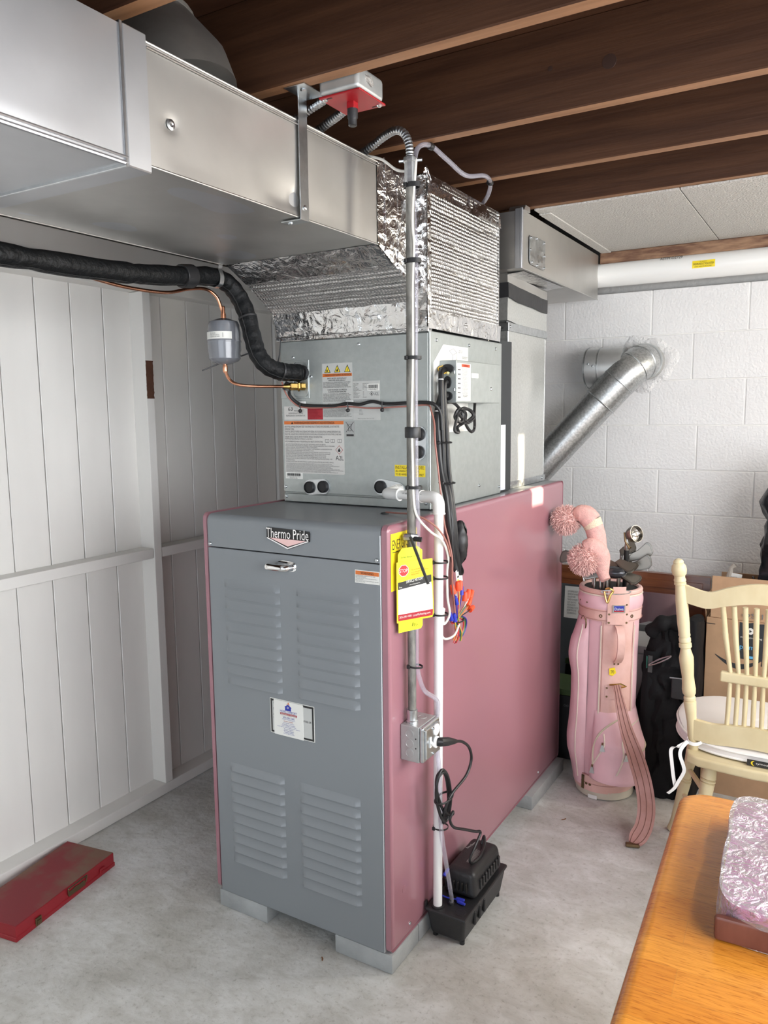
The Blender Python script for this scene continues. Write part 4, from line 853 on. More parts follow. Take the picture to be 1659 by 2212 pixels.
liq = thing('liquid_line', 'thin bare copper refrigerant line with a brass nut at the coil cabinet', 'pipe', (-0.7, 0.2, 1.64))
obj('upper_tube', G().tube(smoothpath([(-0.675, -0.35, 1.905), (-0.70, -0.20, 1.898), (-0.72, -0.03, 1.905), (-0.735, 0.08, 1.93), (-0.732, 0.150, 1.938), (-0.720, 0.185, 1.918), (-0.712, 0.198, 1.880), (-0.708, 0.200, 1.852)], 6), 0.0050, 12), M_copper, liq)
obj('swaged_joint', G().lathe([(0.0052, 0), (0.0085, 0.004), (0.0085, 0.022), (0.0062, 0.030), (0.0062, 0.044), (0.005, 0.048)], (-0.708, 0.200, 1.842), Z, 14), M_copper, liq)
obj('lower_tube', G().tube(smoothpath([(-0.709, 0.200, 1.712), (-0.706, 0.200, 1.685), (-0.693, 0.203, 1.660), (-0.665, 0.210, 1.645), (-0.62, 0.232, 1.6395), (-0.56, 0.275, 1.638), (-0.525, 0.305, 1.638)], 6), 0.0050, 12), M_copper, liq)
obj('swaged_joint', G().lathe([(0.005, 0), (0.0080, 0.006), (0.0085, 0.020), (0.0065, 0.026), (0.0065, 0.040)], (-0.708, 0.200, 1.682), Z, 14), M_copper, liq)
def hexnut(a, b, r, parent):
    a, b = V(a), V(b); return obj('brass_nut', G().tube([a, a.lerp(b, 0.12), a.lerp(b, 0.88), b], [r*0.85, r, r, r*0.85], 6), M_brass, parent, 20)
hexnut((-0.530, 0.300, 1.638), (-0.515, 0.322, 1.638), 0.0125, liq); hexnut((-0.515, 0.321, 1.638), (-0.510, 0.3265, 1.638), 0.0165, liq); hexnut((-0.509, 0.327, 1.638), (-0.500, 0.341, 1.638), 0.0125, liq)
obj('flare_cone', G().tube([(-0.545, 0.2875, 1.638), (-0.530, 0.300, 1.638)], [0.0055, 0.0095], 14), M_brass, liq)
dr = thing('filter_drier', 'grey enamel filter drier canister with white label on the copper line', 'filter drier', (-0.708, 0.2, 1.708))
obj('canister', G().lathe([(0.008, 1.708), (0.022, 1.711), (0.043, 1.719), (0.0500, 1.727), (0.0500, 1.745), (0.0525, 1.753), (0.0525, 1.776), (0.0540, 1.7785), (0.0540, 1.7825), (0.0525, 1.785), (0.0525, 1.810), (0.0500, 1.818), (0.0490, 1.832), (0.0440, 1.842), (0.020, 1.8505), (0.008, 1.853)], (-0.708, 0.2, 0), Z, 40), M_drier, dr)
lb = obj('paper_label', G().grid(lambda u, v: V((-0.708 + 0.0529*math.sin(-0.75+1.95*u), 0.2 - 0.0529*math.cos(-0.75+1.95*u), 1.7855+0.0225*v)), 20, 2), M_whitelabel, dr)
ph = 0.35; lu = V((math.cos(ph), math.sin(ph), 0)); lc = V((-0.708 + 0.0545*math.sin(ph), 0.2 - 0.0545*math.cos(ph), 1.789))
lettering('UL SA-083S\nMAX W.P. 680 PSIG\nLIQUID LINE DRIER', lc - lu*0.022, lu, Z, 0.030, 0.015, M_inkg, lb, depth=0.0025); lettering('|', lc + lu*0.018, lu, Z, 0.0012, 0.014, M_ink, lb, depth=0.0025)
obj('cable_tie', G().tube([(-0.760, 0.150, 1.690), (-0.735, 0.20, 1.712), (-0.66, 0.26, 1.745)], [0.0020, 0.0024, 0.0024], 5), M_blackp, dr)

# ================================================================== CONDUIT, SWITCHES, DRAIN
cn = thing('steel_conduit', 'weathered vertical steel conduit between the outlet box and the ceiling', 'conduit', (0.022, 0.088, 0.71))
obj('tube', G().cyl((0.022, 0.088, 0.715), (0.026, 0.090, 2.150), 0.0117, n=20), M_emt, cn)
obj('lower_connector', G().lathe([(0.0165, 0.708), (0.0165, 0.714), (0.0145, 0.716), (0.0145, 0.735), (0.0155, 0.737), (0.0155, 0.745), (0.0125, 0.747)], (0.022, 0.088, 0), Z, 20), M_zinc, cn)
obj('upper_coupling', G().lathe([(0.0150, 2.122), (0.0150, 2.172), (0.0175, 2.174), (0.0175, 2.184), (0.0125, 2.188)], (0.026, 0.090, 0), Z, 8), M_galv, cn, 20)
obj('coupling_screw', G().cyl((0.000, 0.080, 2.178), (0.055, 0.100, 2.178), 0.0045, n=8), M_zinc, cn)
fx = thing('flexible_conduit', 'ribbed flexible metal conduit arching from the steel conduit over the duct', 'conduit', (-0.05, 0.09, 2.19))
def flex(pts, r, parent, k=14):
    p = smoothpath(pts, k); P2 = []; R2 = []
    L = sum((b-a).length for a, b in zip(p[:-1], p[1:])); n = int(L/0.0026)
    acc = 0; j = 0; out = []
    for i in range(n+1):
        s = L*i/n
        while j < len(p)-2 and acc + (p[j+1]-p[j]).length < s: acc += (p[j+1]-p[j]).length; j += 1
        t = (s-acc)/max(1e-9, (p[j+1]-p[j]).length); out.append(p[j].lerp(p[j+1], min(1, t)))
    return obj('ribbed_tube', G().tube(out, [r*(1.0 if i % 3 else 0.84) for i in range(len(out))], 14), M_galv, parent, 80)
flex([(0.026, 0.090, 2.186), (0.024, 0.089, 2.215), (0.012, 0.088, 2.243), (-0.012, 0.088, 2.256), (-0.05, 0.10, 2.254), (-0.10, 0.11, 2.238), (-0.16, 0.12, 2.226), (-0.32, 0.13, 2.224), (-0.5, 0.14, 2.224)], 0.0105, fx)
sw = thing('emergency_switch', 'red burner emergency switch plate under its steel box beneath the joist', 'switch', (0.028, -0.175, 2.232))
obj('steel_box', G().box(-0.024, 0.078, -0.2335, -0.124, 2.2355, 2.285, 0.010, 3), M_boxsteel, sw)
obj('red_plate', G().box(-0.0255, 0.0800, -0.2300, -0.1205, 2.2310, 2.2355, 0.0015, 2), M_redplate, sw)
obj('toggle_boss', G().box(0.018, 0.037, -0.186, -0.167, 2.216, 2.232, 0.002, 2), M_redplate, sw)
obj('toggle', G().lathe([(0.0120, 2.217), (0.0117, 2.199), (0.0097, 2.196), (0.0095, 2.183), (0.0072, 2.181)], (0.0275, -0.1765, 0), Z, 18), M_blackp, sw)
for x, y in ((-0.015, -0.220), (0.070, -0.132)): screw(sw, (x, y, 2.2310), (0, 0, -1), 0.006)
for x, y in ((-0.002, -0.222), (0.057, -0.130)): obj('slot', G().box(x-0.006, x+0.006, y-0.002, y+0.002, 2.2303, 2.2311), M_ink, sw)
obj('web', G().tube([(0.060, -0.195, 2.262), (0.072, -0.200, 2.268), (0.080, -0.19, 2.262), (0.082, -0.18, 2.252)], [0.006, 0.010, 0.008, 0.003], 6), mat('dusty_web', (0.35, 0.33, 0.30), 0.9, bump=0.8, bscale=200), sw)
fx2 = thing('flexible_conduit', 'ribbed flexible metal conduit running from the red switch box behind the duct', 'conduit', (-0.04, -0.15, 2.24))
flex([(0.0, -0.124, 2.256), (-0.04, -0.105, 2.250), (-0.09, -0.09, 2.240), (-0.16, -0.08, 2.226), (-0.3, -0.08, 2.224)], 0.0105, fx2)
fx3 = thing('flexible_conduit', 'short ribbed flexible conduit between the red switch box and the duct hanger strap', 'conduit', (-0.06, -0.2, 2.25))
flex([(-0.024, -0.172, 2.262), (-0.05, -0.168, 2.256), (-0.09, -0.165, 2.246), (-0.16, -0.165, 2.228), (-0.32, -0.165, 2.224)], 0.0095, fx3)
ob = thing('outlet_box', 'square steel outlet box with switch on the rose furnace side', 'outlet box', (0.03, 0.11, 0.607))
obj('box', G().box(0.0005, 0.058, 0.060, 0.162, 0.607, 0.709, 0.003, 2), M_boxsteel, ob)
obj('cover', G().box(0.058, 0.070, 0.061, 0.161, 0.608, 0.708, 0.005, 3), M_zinc, ob)
cov2 = obj('cover_rise', G().box(0.068, 0.076, 0.070, 0.152, 0.616, 0.700, 0.004, 2), M_zinc, ob)
for z in (0.632, 0.659, 0.686): obj('knockout', G().lathe([(0.0125, -0.0006), (0.0125, 0.0006), (0.0115, 0.0008), (0.0108, 0.0001)], (0.029, 0.0598, z), NY, 24), M_boxsteel, ob)
obj('knockout', G().lathe([(0.0125, -0.0006), (0.0125, 0.0006), (0.0115, 0.0008), (0.0108, 0.0001)], (0.030, 0.132, 0.7092), Z, 24), M_boxsteel, ob)
for x, z in ((0.048, 0.648), (0.048, 0.675)): obj('screw_hole', G().lathe([(0.0022, -0.0004), (0.0022, 0.0004)], (x, 0.0597, z), NY, 8), M_ink, ob)
obj('toggle_switch', G().box(0.076, 0.079, 0.086, 0.096, 0.645, 0.675, 0.001, 1).tube([(0.077, 0.091, 0.662), (0.092, 0.088, 0.653)], [0.0045, 0.0035], 8), M_pvc, ob)
obj('receptacle', G().lathe([(0.0165, 0), (0.0165, 0.0035), (0.014, 0.0045)], (0.075, 0.127, 0.648), X, 20).lathe([(0.0165, 0), (0.0165, 0.0035), (0.014, 0.0045)], (0.075, 0.127, 0.684), X, 20), M_pvc, ob)
for y, z in ((0.068, 0.700), (0.154, 0.616), (0.109, 0.693), (0.109, 0.622)): screw(ob, (0.070 if y < 0.08 or y > 0.15 else 0.076, y, z), X, 0.004)
pv = thing('drain_pipe', 'white plastic condensate drain pipe down the front of the rose furnace side', 'pipe', (0.04, 0.21, 0.09))
def pvc(name, pts, r, k=8): return obj(name, G().tube(smoothpath(pts, k), r, 24), M_pvc, pv)
pvc('down_pipe', [(0.0375, 0.210, 0.100), (0.0410, 0.216, 1.290)], 0.01335, 1)
pvc('cross_pipe', [(-0.140, 0.262, 1.3140), (0.015, 0.2235, 1.3160)], 0.01335, 1)
pvc('elbow', [(-0.020, 0.2325, 1.3155), (0.012, 0.2242, 1.3160), (0.030, 0.2195, 1.3130), (0.0395, 0.2170, 1.3010), (0.0408, 0.2165, 1.272)], 0.0170)
pvc('elbow', [(-0.105, 0.2535, 1.3145), (-0.135, 0.261, 1.3140), (-0.153, 0.268, 1.3140), (-0.158, 0.282, 1.3145), (-0.158, 0.312, 1.3155)], 0.0170)
for p, t in (((-0.105, 0.2535, 1.3145), (1, -0.245, 0)), ((-0.020, 0.2325, 1.3155), (1, -0.245, 0)), ((0.0408, 0.2165, 1.272), Z)): band(p, t, 0.0186, 0.004, pv, M_pvc, 'socket_rim')
pvc('stub', [(-0.158, 0.310, 1.3155), (-0.158, 0.338, 1.3160)], 0.0185, 1)
obj('threaded_adapter', G().cyl((-0.158, 0.318, 1.3158), (-0.158, 0.342, 1.3160), 0.0205, n=8), M_pvc, pv, 20)
ang = V((1, -0.245, 0.013)).normalized()
lettering('3/4" NSF-pw PVC 1120 SCH 40', V((-0.085, 0.2345, 1.3185)), ang, (0.0, -0.35, 1), 0.075, 0.006, M_ink, pv, depth=0.0012)
# clear tube, white cable and the ties along the conduit
ct = thing('clear_tube', 'clear vinyl discharge tube looping from joist staples down along the conduit', 'tube', (0.03, 0.15, 0.1))
obj('upper_loop', G().tube(smoothpath([(-0.12, 0.80, 2.25), (-0.06, 0.72, 2.215), (-0.01, 0.665, 2.225), (0.018, 0.620, 2.250), (0.037, 0.53, 2.246), (0.036, 0.40, 2.216), (0.030, 0.29, 2.232), (0.0165, 0.217, 2.250), (0.012, 0.155, 2.225), (0.026, 0.110, 2.15), (0.031, 0.098, 2.10), (0.032, 0.097, 2.05), (0.038, 0.095, 1.93), (0.036, 0.094, 1.70), (0.036, 0.093, 1.50), (0.038, 0.092, 1.36), (0.040, 0.095, 1.25), (0.036, 0.093, 1.10), (0.035, 0.092, 0.92), (0.036, 0.093, 0.865), (0.050, 0.105, 0.80), (0.062, 0.165, 0.745), (0.045, 0.185, 0.65), (0.056, 0.188, 0.52), (0.056, 0.192, 0.40), (0.058, 0.200, 0.32), (0.068, 0.212, 0.22), (0.070, 0.235, 0.125), (0.070, 0.236, 0.105)], 8), 0.0064, 10), M_tube, ct)
for p in ((0.0165, 0.222, 2.249), (0.019, 0.615, 2.249)): obj('tube_clip', G().lathe([(0.0085, -0.008), (0.0098, 0), (0.0085, 0.008)], p, (0.1, 1, 0), 12), M_black, ct)
wc = thing('white_cable', 'white sheathed cable tied along the steel conduit and looped beside the drain pipe', 'cable', (0.035, 0.09, 0.9))
obj('cable', G().tube(smoothpath([(-0.11, 0.11, 2.217), (-0.06, 0.10, 2.196), (-0.02, 0.10, 2.166), (0.012, 0.100, 2.158), (0.034, 0.098, 2.165), (0.041, 0.093, 2.180), (0.042, 0.088, 2.150), (0.036, 0.086, 2.08), (0.035, 0.084, 2.02), (0.039, 0.084, 1.97), (0.034, 0.085, 1.88), (0.034, 0.083, 1.70), (0.033, 0.080, 1.60), (0.031, 0.080, 1.52), (0.033, 0.080, 1.42), (0.034, 0.082, 1.33), (0.040, 0.090, 1.28), (0.058, 0.130, 1.235), (0.062, 0.195, 1.20), (0.060, 0.235, 1.15), (0.052, 0.245, 1.10), (0.056, 0.240, 1.03), (0.060, 0.245, 0.98), (0.052, 0.225, 0.955), (0.052, 0.222, 0.99), (0.054, 0.222, 1.00), (0.048, 0.220, 0.96), (0.048, 0.222, 0.92), (0.050, 0.250, 0.905), (0.050, 0.300, 0.905), (0.045, 0.34, 0.925)], 8), 0.0034, 8), M_wirewhite, wc)
tc = thing('thermostat_cable', 'thin brown thermostat cable along the coil cabinet front and down beside the drain', 'cable', (-0.2, 0.33, 1.0))
obj('cable', G().tube(smoothpath([(-0.553, 0.290, 1.652), (-0.556, 0.310, 1.620), (-0.545, 0.328, 1.592), (-0.51, 0.336, 1.572), (-0.42, 0.3375, 1.5695), (-0.337, 0.336, 1.5715), (-0.245, 0.3375, 1.566), (-0.12, 0.338, 1.570), (-0.055, 0.336, 1.572), (-0.030, 0.31, 1.555), (-0.010, 0.29, 1.52), (0.0, 0.275, 1.47), (0.010, 0.272, 1.40), (0.018, 0.275, 1.32), (0.035, 0.262, 1.24), (0.052, 0.256, 1.19), (0.066, 0.250, 1.14), (0.062, 0.258, 1.08), (0.050, 0.29, 1.03), (0.04, 0.32, 0.97), (0.04, 0.33, 0.88)], 8), 0.0026, 8), M_wirepink, tc)
obj('loose_end', G().tube(smoothpath([(-0.135, 0.225, 1.2645), (-0.08, 0.20, 1.2680), (-0.02, 0.17, 1.272), (0.020, 0.168, 1.262), (0.050, 0.184, 1.238), (0.066, 0.208, 1.20), (0.067, 0.236, 1.15)], 6), 0.0026, 8), M_wirepink, tc)
obj('hole_bushing', G().lathe([(0.012, 0), (0.012, 0.003), (0.007, 0.004)], (-0.138, 0.225, 1.2605), Z, 16), M_black, tc)
bc = thing('sensor_cable', 'black sensor cable tied across the coil cabinet labels', 'cable', (-0.3, 0.33, 1.57))
obj('cable', G().tube(smoothpath([(-0.535, 0.305, 1.640), (-0.548, 0.322, 1.612), (-0.530, 0.334, 1.588), (-0.50, 0.337, 1.578), (-0.42, 0.3375, 1.5745), (-0.38, 0.3375, 1.5745), (-0.337, 0.336, 1.5815), (-0.29, 0.3375, 1.578), (-0.245, 0.3365, 1.586), (-0.196, 0.337, 1.578), (-0.12, 0.337, 1.580), (-0.06, 0.335, 1.580), (-0.035, 0.34, 1.574), (-0.020, 0.35, 1.55), (-0.015, 0.35, 1.50)], 8), 0.0052, 10), M_black, bc)
for x in (-0.512, -0.329, -0.205):
    obj('cable_tie', G().tube([(x-0.002, 0.331, 1.585), (x-0.001, 0.328, 1.575), (x, 0.330, 1.565)], 0.0022, 6).sphere((x, 0.328, 1.560), 0.0065, 10, 6), M_blackp, bc)
obj('rubber_plug', G().lathe([(0.014, 0), (0.015, 0.012), (0.011, 0.028)], (-0.548, 0.305, 1.625), (0.3, 0.2, 1), 14), M_black, bc)
hb = thing('wire_bundle', 'bundle of black sheathed wires hanging from the control box past the furnace edge', 'wires', (0.02, 0.33, 1.1))
bund = (([(-0.030, 0.396, 1.676), (-0.030, 0.376, 1.668), (-0.026, 0.366, 1.64), (-0.022, 0.362, 1.56), (-0.018, 0.362, 1.46), (-0.012, 0.360, 1.38), (0.010, 0.35, 1.30), (0.022, 0.345, 1.22), (0.026, 0.352, 1.15), (0.028, 0.372, 1.085)], 0.0085),
        ([(-0.022, 0.396, 1.640), (-0.022, 0.380, 1.632), (-0.020, 0.376, 1.58), (-0.012, 0.374, 1.50), (-0.004, 0.368, 1.40), (0.014, 0.356, 1.30), (0.026, 0.352, 1.22), (0.030, 0.36, 1.14), (0.030, 0.375, 1.07)], 0.0075),
        ([(-0.022, 0.396, 1.600), (-0.026, 0.372, 1.590), (-0.030, 0.352, 1.54), (-0.026, 0.348, 1.47), (-0.018, 0.346, 1.39), (0.006, 0.335, 1.30), (0.016, 0.334, 1.22), (0.018, 0.350, 1.14), (0.026, 0.362, 1.08)], 0.0085),
        ([(-0.036, 0.380, 1.60), (-0.036, 0.356, 1.56), (-0.032, 0.346, 1.50), (-0.024, 0.352, 1.42), (0.002, 0.345, 1.31), (0.020, 0.342, 1.24), (0.022, 0.340, 1.17), (0.024, 0.355, 1.09)], 0.006))
for pts, r in bund: obj('sheathed_wire', G().tube(smoothpath(pts, 7), r, 10), M_black, hb)
def crinkle(u, v):
    z = 1.232-0.165*v; r = 0.0185*math.sin(PI*min(1, max(0, v*1.25)))**0.5*(1 if v < 0.4 else 0.75+0.25*math.sin(PI*v)) + 0.004 if v < 0.8 else 0.008
    r += 0.005*nz((u*6, v*5, 0), 1.6)
    a = 2*PI*u; return V((0.032 + r*math.cos(a), 0.374+0.004*v + r*0.9*math.sin(a), z))
obj('heat_shrink', G().grid(crinkle, 24, 24), M_black, hb)
obj('wire_loop', G().tube(smoothpath([(-0.036, 0.398, 1.688), (-0.045, 0.385, 1.680), (-0.030, 0.380, 1.664), (-0.018, 0.390, 1.668)], 6), 0.0018, 6), M_wirey, hb); obj('white_tip', G().cyl((-0.018, 0.389, 1.667), (-0.013, 0.392, 1.663), 0.0045, n=8), mat('pale_yellow', (0.65, 0.60, 0.30), 0.5), hb)
for p in ((-0.027, 0.366, 1.645), (-0.030, 0.352, 1.553)): obj('sleeve_end', G().tube([p, (p[0], p[1], p[2]+0.004)], [0.0095, 0.0085], 12), mat('grey_sleeve', (0.45, 0.45, 0.45), 0.4), hb)
for z, x, y in ((1.463, -0.014, 0.357), (1.345, 0.0, 0.352)): obj('cable_tie', G().tube([(x+0.024*math.cos(2*PI*k/16), y+0.020*math.sin(2*PI*k/16), z) for k in range(17)], 0.0028, 6).sphere((x-0.004, y-0.022, z), 0.006, 8, 5), M_blackp, hb)
# loose knot of black cable under the control box
kn = thing('coiled_cable', 'tangled coil of thin black cable below the control box', 'cable', (-0.02, 0.49, 1.5))
kp = [(-0.030, 0.395, 1.578), (-0.018, 0.425, 1.580), (-0.012, 0.462, 1.562), (-0.006, 0.475, 1.535), (-0.006, 0.455, 1.520), (-0.014, 0.435, 1.535), (-0.006, 0.440, 1.558), (-0.010, 0.48, 1.560), (-0.006, 0.53, 1.556), (-0.004, 0.555, 1.535), (-0.012, 0.53, 1.518), (-0.004, 0.49, 1.524), (-0.010, 0.455, 1.545), (-0.004, 0.47, 1.562), (-0.008, 0.52, 1.558), (-0.003, 0.545, 1.540), (-0.008, 0.51, 1.522), (-0.004, 0.465, 1.515), (-0.010, 0.445, 1.505), (-0.004, 0.440, 1.490), (-0.010, 0.425, 1.497), (-0.006, 0.430, 1.53), (-0.010, 0.45, 1.553), (-0.004, 0.49, 1.548), (-0.008, 0.50, 1.515), (-0.004, 0.53, 1.490), (-0.010, 0.570, 1.500), (-0.006, 0.560, 1.545), (-0.020, 0.595, 1.582)]
obj('cable', G().tube(smoothpath(kp, 8), 0.0048, 8), M_black, kn)
obj('tie', G().tube([(0.001+0.012*math.cos(2*PI*k/14), 0.45, 1.535+0.022*math.sin(2*PI*k/14)) for k in range(15)], 0.002, 5), M_blackp, kn)
# wire ends with nuts
we = thing('capped_wires', 'bunch of coloured wire ends capped with orange nuts beside the drain pipe', 'wires', (0.035, 0.36, 0.9))
rw = random.Random(5)
wcols = [(0.02, 0.03, 0.30), (0.45, 0.02, 0.02), (0.60, 0.40, 0.04), (0.30, 0.14, 0.07), (0.65, 0.65, 0.62), (0.03, 0.16, 0.06), (0.55, 0.20, 0.03), (0.02, 0.02, 0.02), (0.22, 0.06, 0.28)]
nuts = [((0.044, 0.300, 1.040), (-0.2, -0.25, 1), 0), ((0.048, 0.325, 1.045), (0, -0.1, 1), 0), ((0.046, 0.345, 1.043), (0, 0.15, 1), 0), ((0.050, 0.372, 1.004), (0, 0.15, 1), 0), ((0.052, 0.390, 1.008), (0, 0.4, 1), 0), ((0.050, 0.415, 1.002), (0, 0.8, 0.8), 0), ((0.053, 0.395, 0.982), (0, 0.8, 0.7), 0), ((0.052, 0.415, 0.958), (0, 1, 0.15), 0),
        ((0.046, 0.318, 1.002), (-0.1, -0.3, 1), 1), ((0.046, 0.356, 1.024), (0, 0.1, 1), 1), ((0.046, 0.283, 0.962), (0, -0.4, 1), 1), ((0.050, 0.300, 0.955), (0, -0.25, 1), 1)]
for (p, d, kind), c in zip(nuts, wcols*2):
    p = V(p); d = V(d).normalized(); knot_ = V((0.040, 0.335, 0.935)) + V((rw.uniform(-.006, .006), rw.uniform(-.010, .010), 0))
    end = V((0.040, 0.33+rw.uniform(-0.02, 0.04), 0.872+rw.uniform(-0.006, 0.014)))
    wm = mat('wire_%d%d%d' % tuple(int(x*99) for x in c), c, 0.4)
    obj('wire', G().tube(smoothpath([p - d*0.004, p - d*0.025, knot_, knot_.lerp(end, 0.6)+V((0.004, 0.004, 0)), end], 5), 0.0017, 6), wm, we)
    if kind == 0: obj('wire_nut', G().lathe([(0.0085, -0.014), (0.0085, -0.008), (0.0075, 0.006), (0.0062, 0.013), (0.003, 0.0145)], p, d, 12), M_nutorange, we, 25)
    else: obj('crimp_cap', G().lathe([(0.0065, -0.012), (0.0060, 0.004), (0.0045, 0.014)], p, d, 10), M_nutblue, we)
for i in range(5):
    c = wcols[(i*2+1) % 9]; wm = mat('wire_%d%d%d' % tuple(int(x*99) for x in c), c, 0.4); y = 0.335+0.006*i
    obj('wire', G().tube(smoothpath([(0.040, y, 0.948), (0.046, y+0.03, 0.93), (0.044, y+0.032, 0.90), (0.040, y+0.01, 0.878), (0.036, y-0.006, 0.868+0.004*i)], 6), 0.0017, 6), wm, we)
obj('cable_tie', G().tube([(0.040+0.016*math.cos(2*PI*k/16), 0.340+0.030*math.sin(2*PI*k/16), 0.936) for k in range(17)], 0.0024, 6), M_blackp, we)
wt = obj('wire_tag', G().box(0.030, 0.0312, 0.350, 0.392, 1.042, 1.088, rot=Matrix.Rotation(0.18, 3, 'X')), M_whitelabel, we); obj('wire_tag', G().box(0.030, 0.0312, 0.345, 0.385, 1.000, 1.040), M_whitelabel, we)
for y, z, m in ((0.362, 1.064, M_ink), (0.378, 1.068, M_ink), (0.378, 1.057, M_labelgrey), (0.362, 1.053, M_yellow)): obj('tag_mark', G().box(0.0313, 0.0318, y-0.005, y+0.005, z-0.003, z+0.003), m, we)
# ties and tape along conduit and drain
def ring_tie(label, c, rx, ry, z, w=0.006, tail=None):
    g = G(); n = 20
    vs = []; fs = []
    for k in range(n):
        a = 2*PI*k/n
        for r, dz in ((0, -w/2), (0.0016, -w/2), (0.0016, w/2), (0, w/2)): vs.append((c[0]+(rx+r)*math.cos(a), c[1]+(ry+r)*math.sin(a), z+dz))
    for k in range(n):
        for j in range(4): fs.append((k*4+j, ((k+1) % n)*4+j, ((k+1) % n)*4+(j+1) % 4, k*4+(j+1) % 4))
    g.add(vs, fs); hx, hy = c[0]-0.55*rx, c[1]-0.9*ry
    g.box(hx-0.005, hx+0.004, hy-0.006, hy+0.002, z-0.005, z+0.005, 0.001, 1)
    return solo('cable_tie', g, M_blackp, label, 'cable tie', group='black ties on the conduit and drain')
CT = (0.031, 0.091)
for lab, z, w in (('wide black tie on the conduit beside the top of the foil panel', 2.118, 0.012), ('wide black tie on the conduit in front of the sloping foil', 1.934, 0.012), ('black tie on the conduit level with the top of the coil cabinet', 1.692, 0.009), ('black tape and tie on the conduit just above the white cross pipe', 1.356, 0.008), ('thin black tie on the conduit well above the outlet box', 0.868, 0.005)):
    ring_tie(lab, CT, 0.0212, 0.0145, z, w)
for lab, z in (('black tape wrap on the conduit near the yellow installation note', 1.500),):
    solo('tape_wrap', G().lathe([(0.0205, -0.014), (0.0212, -0.012), (0.0212, 0.012), (0.0205, 0.014)], (0.029, 0.090, z), Z, 22), M_black, lab, 'tape')
for lab, z in (('black tie on the white drain pipe beside the yellow tag, uppermost of three', 1.135), ('black tie on the white drain pipe beside the stop sign, middle of three', 1.090), ('lowest of three black ties on the drain pipe beside the service card', 0.985), ('black tie on the white drain pipe below the coiled cord', 0.345)):
    ring_tie(lab, (0.0435, 0.219), 0.0215, 0.0205, z, 0.0045)

# yellow service tags on the conduit, and the pull rod clamp
tg = thing('service_tag', 'yellow service history card with red stop sign hanging on the conduit', 'tag', (0.06, 0.03, 0.97))
ua = V((0.447, 0.894, 0.0))*1.07; wa = V((0.0, 0.0, 1.0)); na = ua.cross(wa).normalized()
O = V((0.0115, 0.027, 1.000))
def on(a, b, k=0): return O + ua*a + wa*b + na*k
def tpoly(name, poly, m, k, th=0.0005, parent=tg): return obj(name, G().prism(poly, on(0, 0, k), ua, wa, na*th), m, parent)
sheet = tpoly('card', [(0, 0), (0.108, 0), (0.113, 0.010), (0.1125, 0.03), (0.109, 0.162), (0.0, 0.163)], M_yellow, 0)
tpoly('lime_card', [(0.006, -0.028), (0.074, -0.026), (0.079, -0.018), (0.079, 0.188), (0.066, 0.199), (0.018, 0.199), (0.006, 0.183)], M_lime, -0.0022, 0.0008)
lettering('Do Not Remove This Card', on(0.014, 0.172, -0.001), ua, wa, 0.060, 0.005, mat('ink_green', (0.02, 0.10, 0.03), 0.5), tg)
tpoly('white_form', [(0.004, 0.022), (0.110, 0.022), (0.108, 0.085), (0.1035, 0.102), (0.004, 0.090)], M_whitelabel, 0.0005, 0.0003, sheet)
tpoly('black_band', [(0.004, 0.0895), (0.1055, 0.0985), (0.1050, 0.1185), (0.004, 0.1085)], M_ink, 0.0005, 0.0005, sheet)
tpoly('red_band', [(0.004, 0.005), (0.109, 0.005), (0.1105, 0.022), (0.004, 0.022)], M_red, 0.0005, 0.0004, sheet)
lettering('SERVICE HISTORY', on(0.028, 0.104, 0.0010), (ua+wa*0.09).normalized(), wa, 0.056, 0.008, M_whitelabel, sheet); lettering('Work Description', on(0.038, 0.0960, 0.0010), (ua+wa*0.09).normalized(), wa, 0.034, 0.004, M_whitelabel, sheet); lettering('Date', on(0.007, 0.0935, 0.0010), ua, wa, 0.009, 0.004, M_whitelabel, sheet)
lettering('203-290-1005  LoveMyHeating.com', on(0.007, 0.010, 0.0010), ua, wa, 0.101, 0.0075, M_whitelabel, sheet)
tpoly('stop_octagon', [(0.021+0.0155*math.cos(PI/8+PI*k/4), 0.139+0.0165*math.sin(PI/8+PI*k/4)) for k in range(8)], M_whitelabel, 0.0005, 0.0004, sheet)
tpoly('stop_octagon', [(0.021+0.0142*math.cos(PI/8+PI*k/4), 0.139+0.0150*math.sin(PI/8+PI*k/4)) for k in range(8)], mat('stop_red', (0.62, 0.03, 0.03), 0.45), 0.0008, 0.0004, sheet)
lettering('STOP', on(0.0085, 0.1345, 0.0013), ua, wa, 0.0255, 0.0095, M_whitelabel, sheet)
lettering('This unit has been serviced\nby an authorized WARRANTY or\nREPLACEMENT COMPANY', on(0.044, 0.1225, 0.0008), (ua+wa*0.09).normalized(), wa, 0.056, 0.018, mat('ink_brown', (0.30, 0.12, 0.01), 0.5), sheet)
g = G()
for k in range(10): g.add(*(lambda a, b: ([on(*a, 0.0010), on(*b, 0.0010), on(b[0], b[1]+0.0005, 0.0010), on(a[0], a[1]+0.0005, 0.0010)], [(0, 1, 2, 3)]))((0.004, 0.0285+0.0064*k), (0.1075, 0.029+0.0072*k)))
obj('form_lines', g, M_inkg, sheet, 0)
g = G()
for i in range(9): g.tube([on(0.046+0.002*i, 0.0-0.018+0.0028*(i % 3), -0.001), on(0.049+0.002*i, -0.006-0.0012*i+0.002*(i % 2), -0.001)], 0.0004, 4)
obj('scribble', g, M_ink, tg)
pr_ = thing('clamp_rod', 'thin black plastic rod hanging from a clamp across the yellow card', 'rod', (0.07, 0.0, 1.1))
obj('rod', G().cyl((0.036, 0.060, 1.228), (0.1075, 0.022, 1.118), 0.0042, n=12), mat('dark_rod', (0.035, 0.036, 0.034), 0.4), pr_)
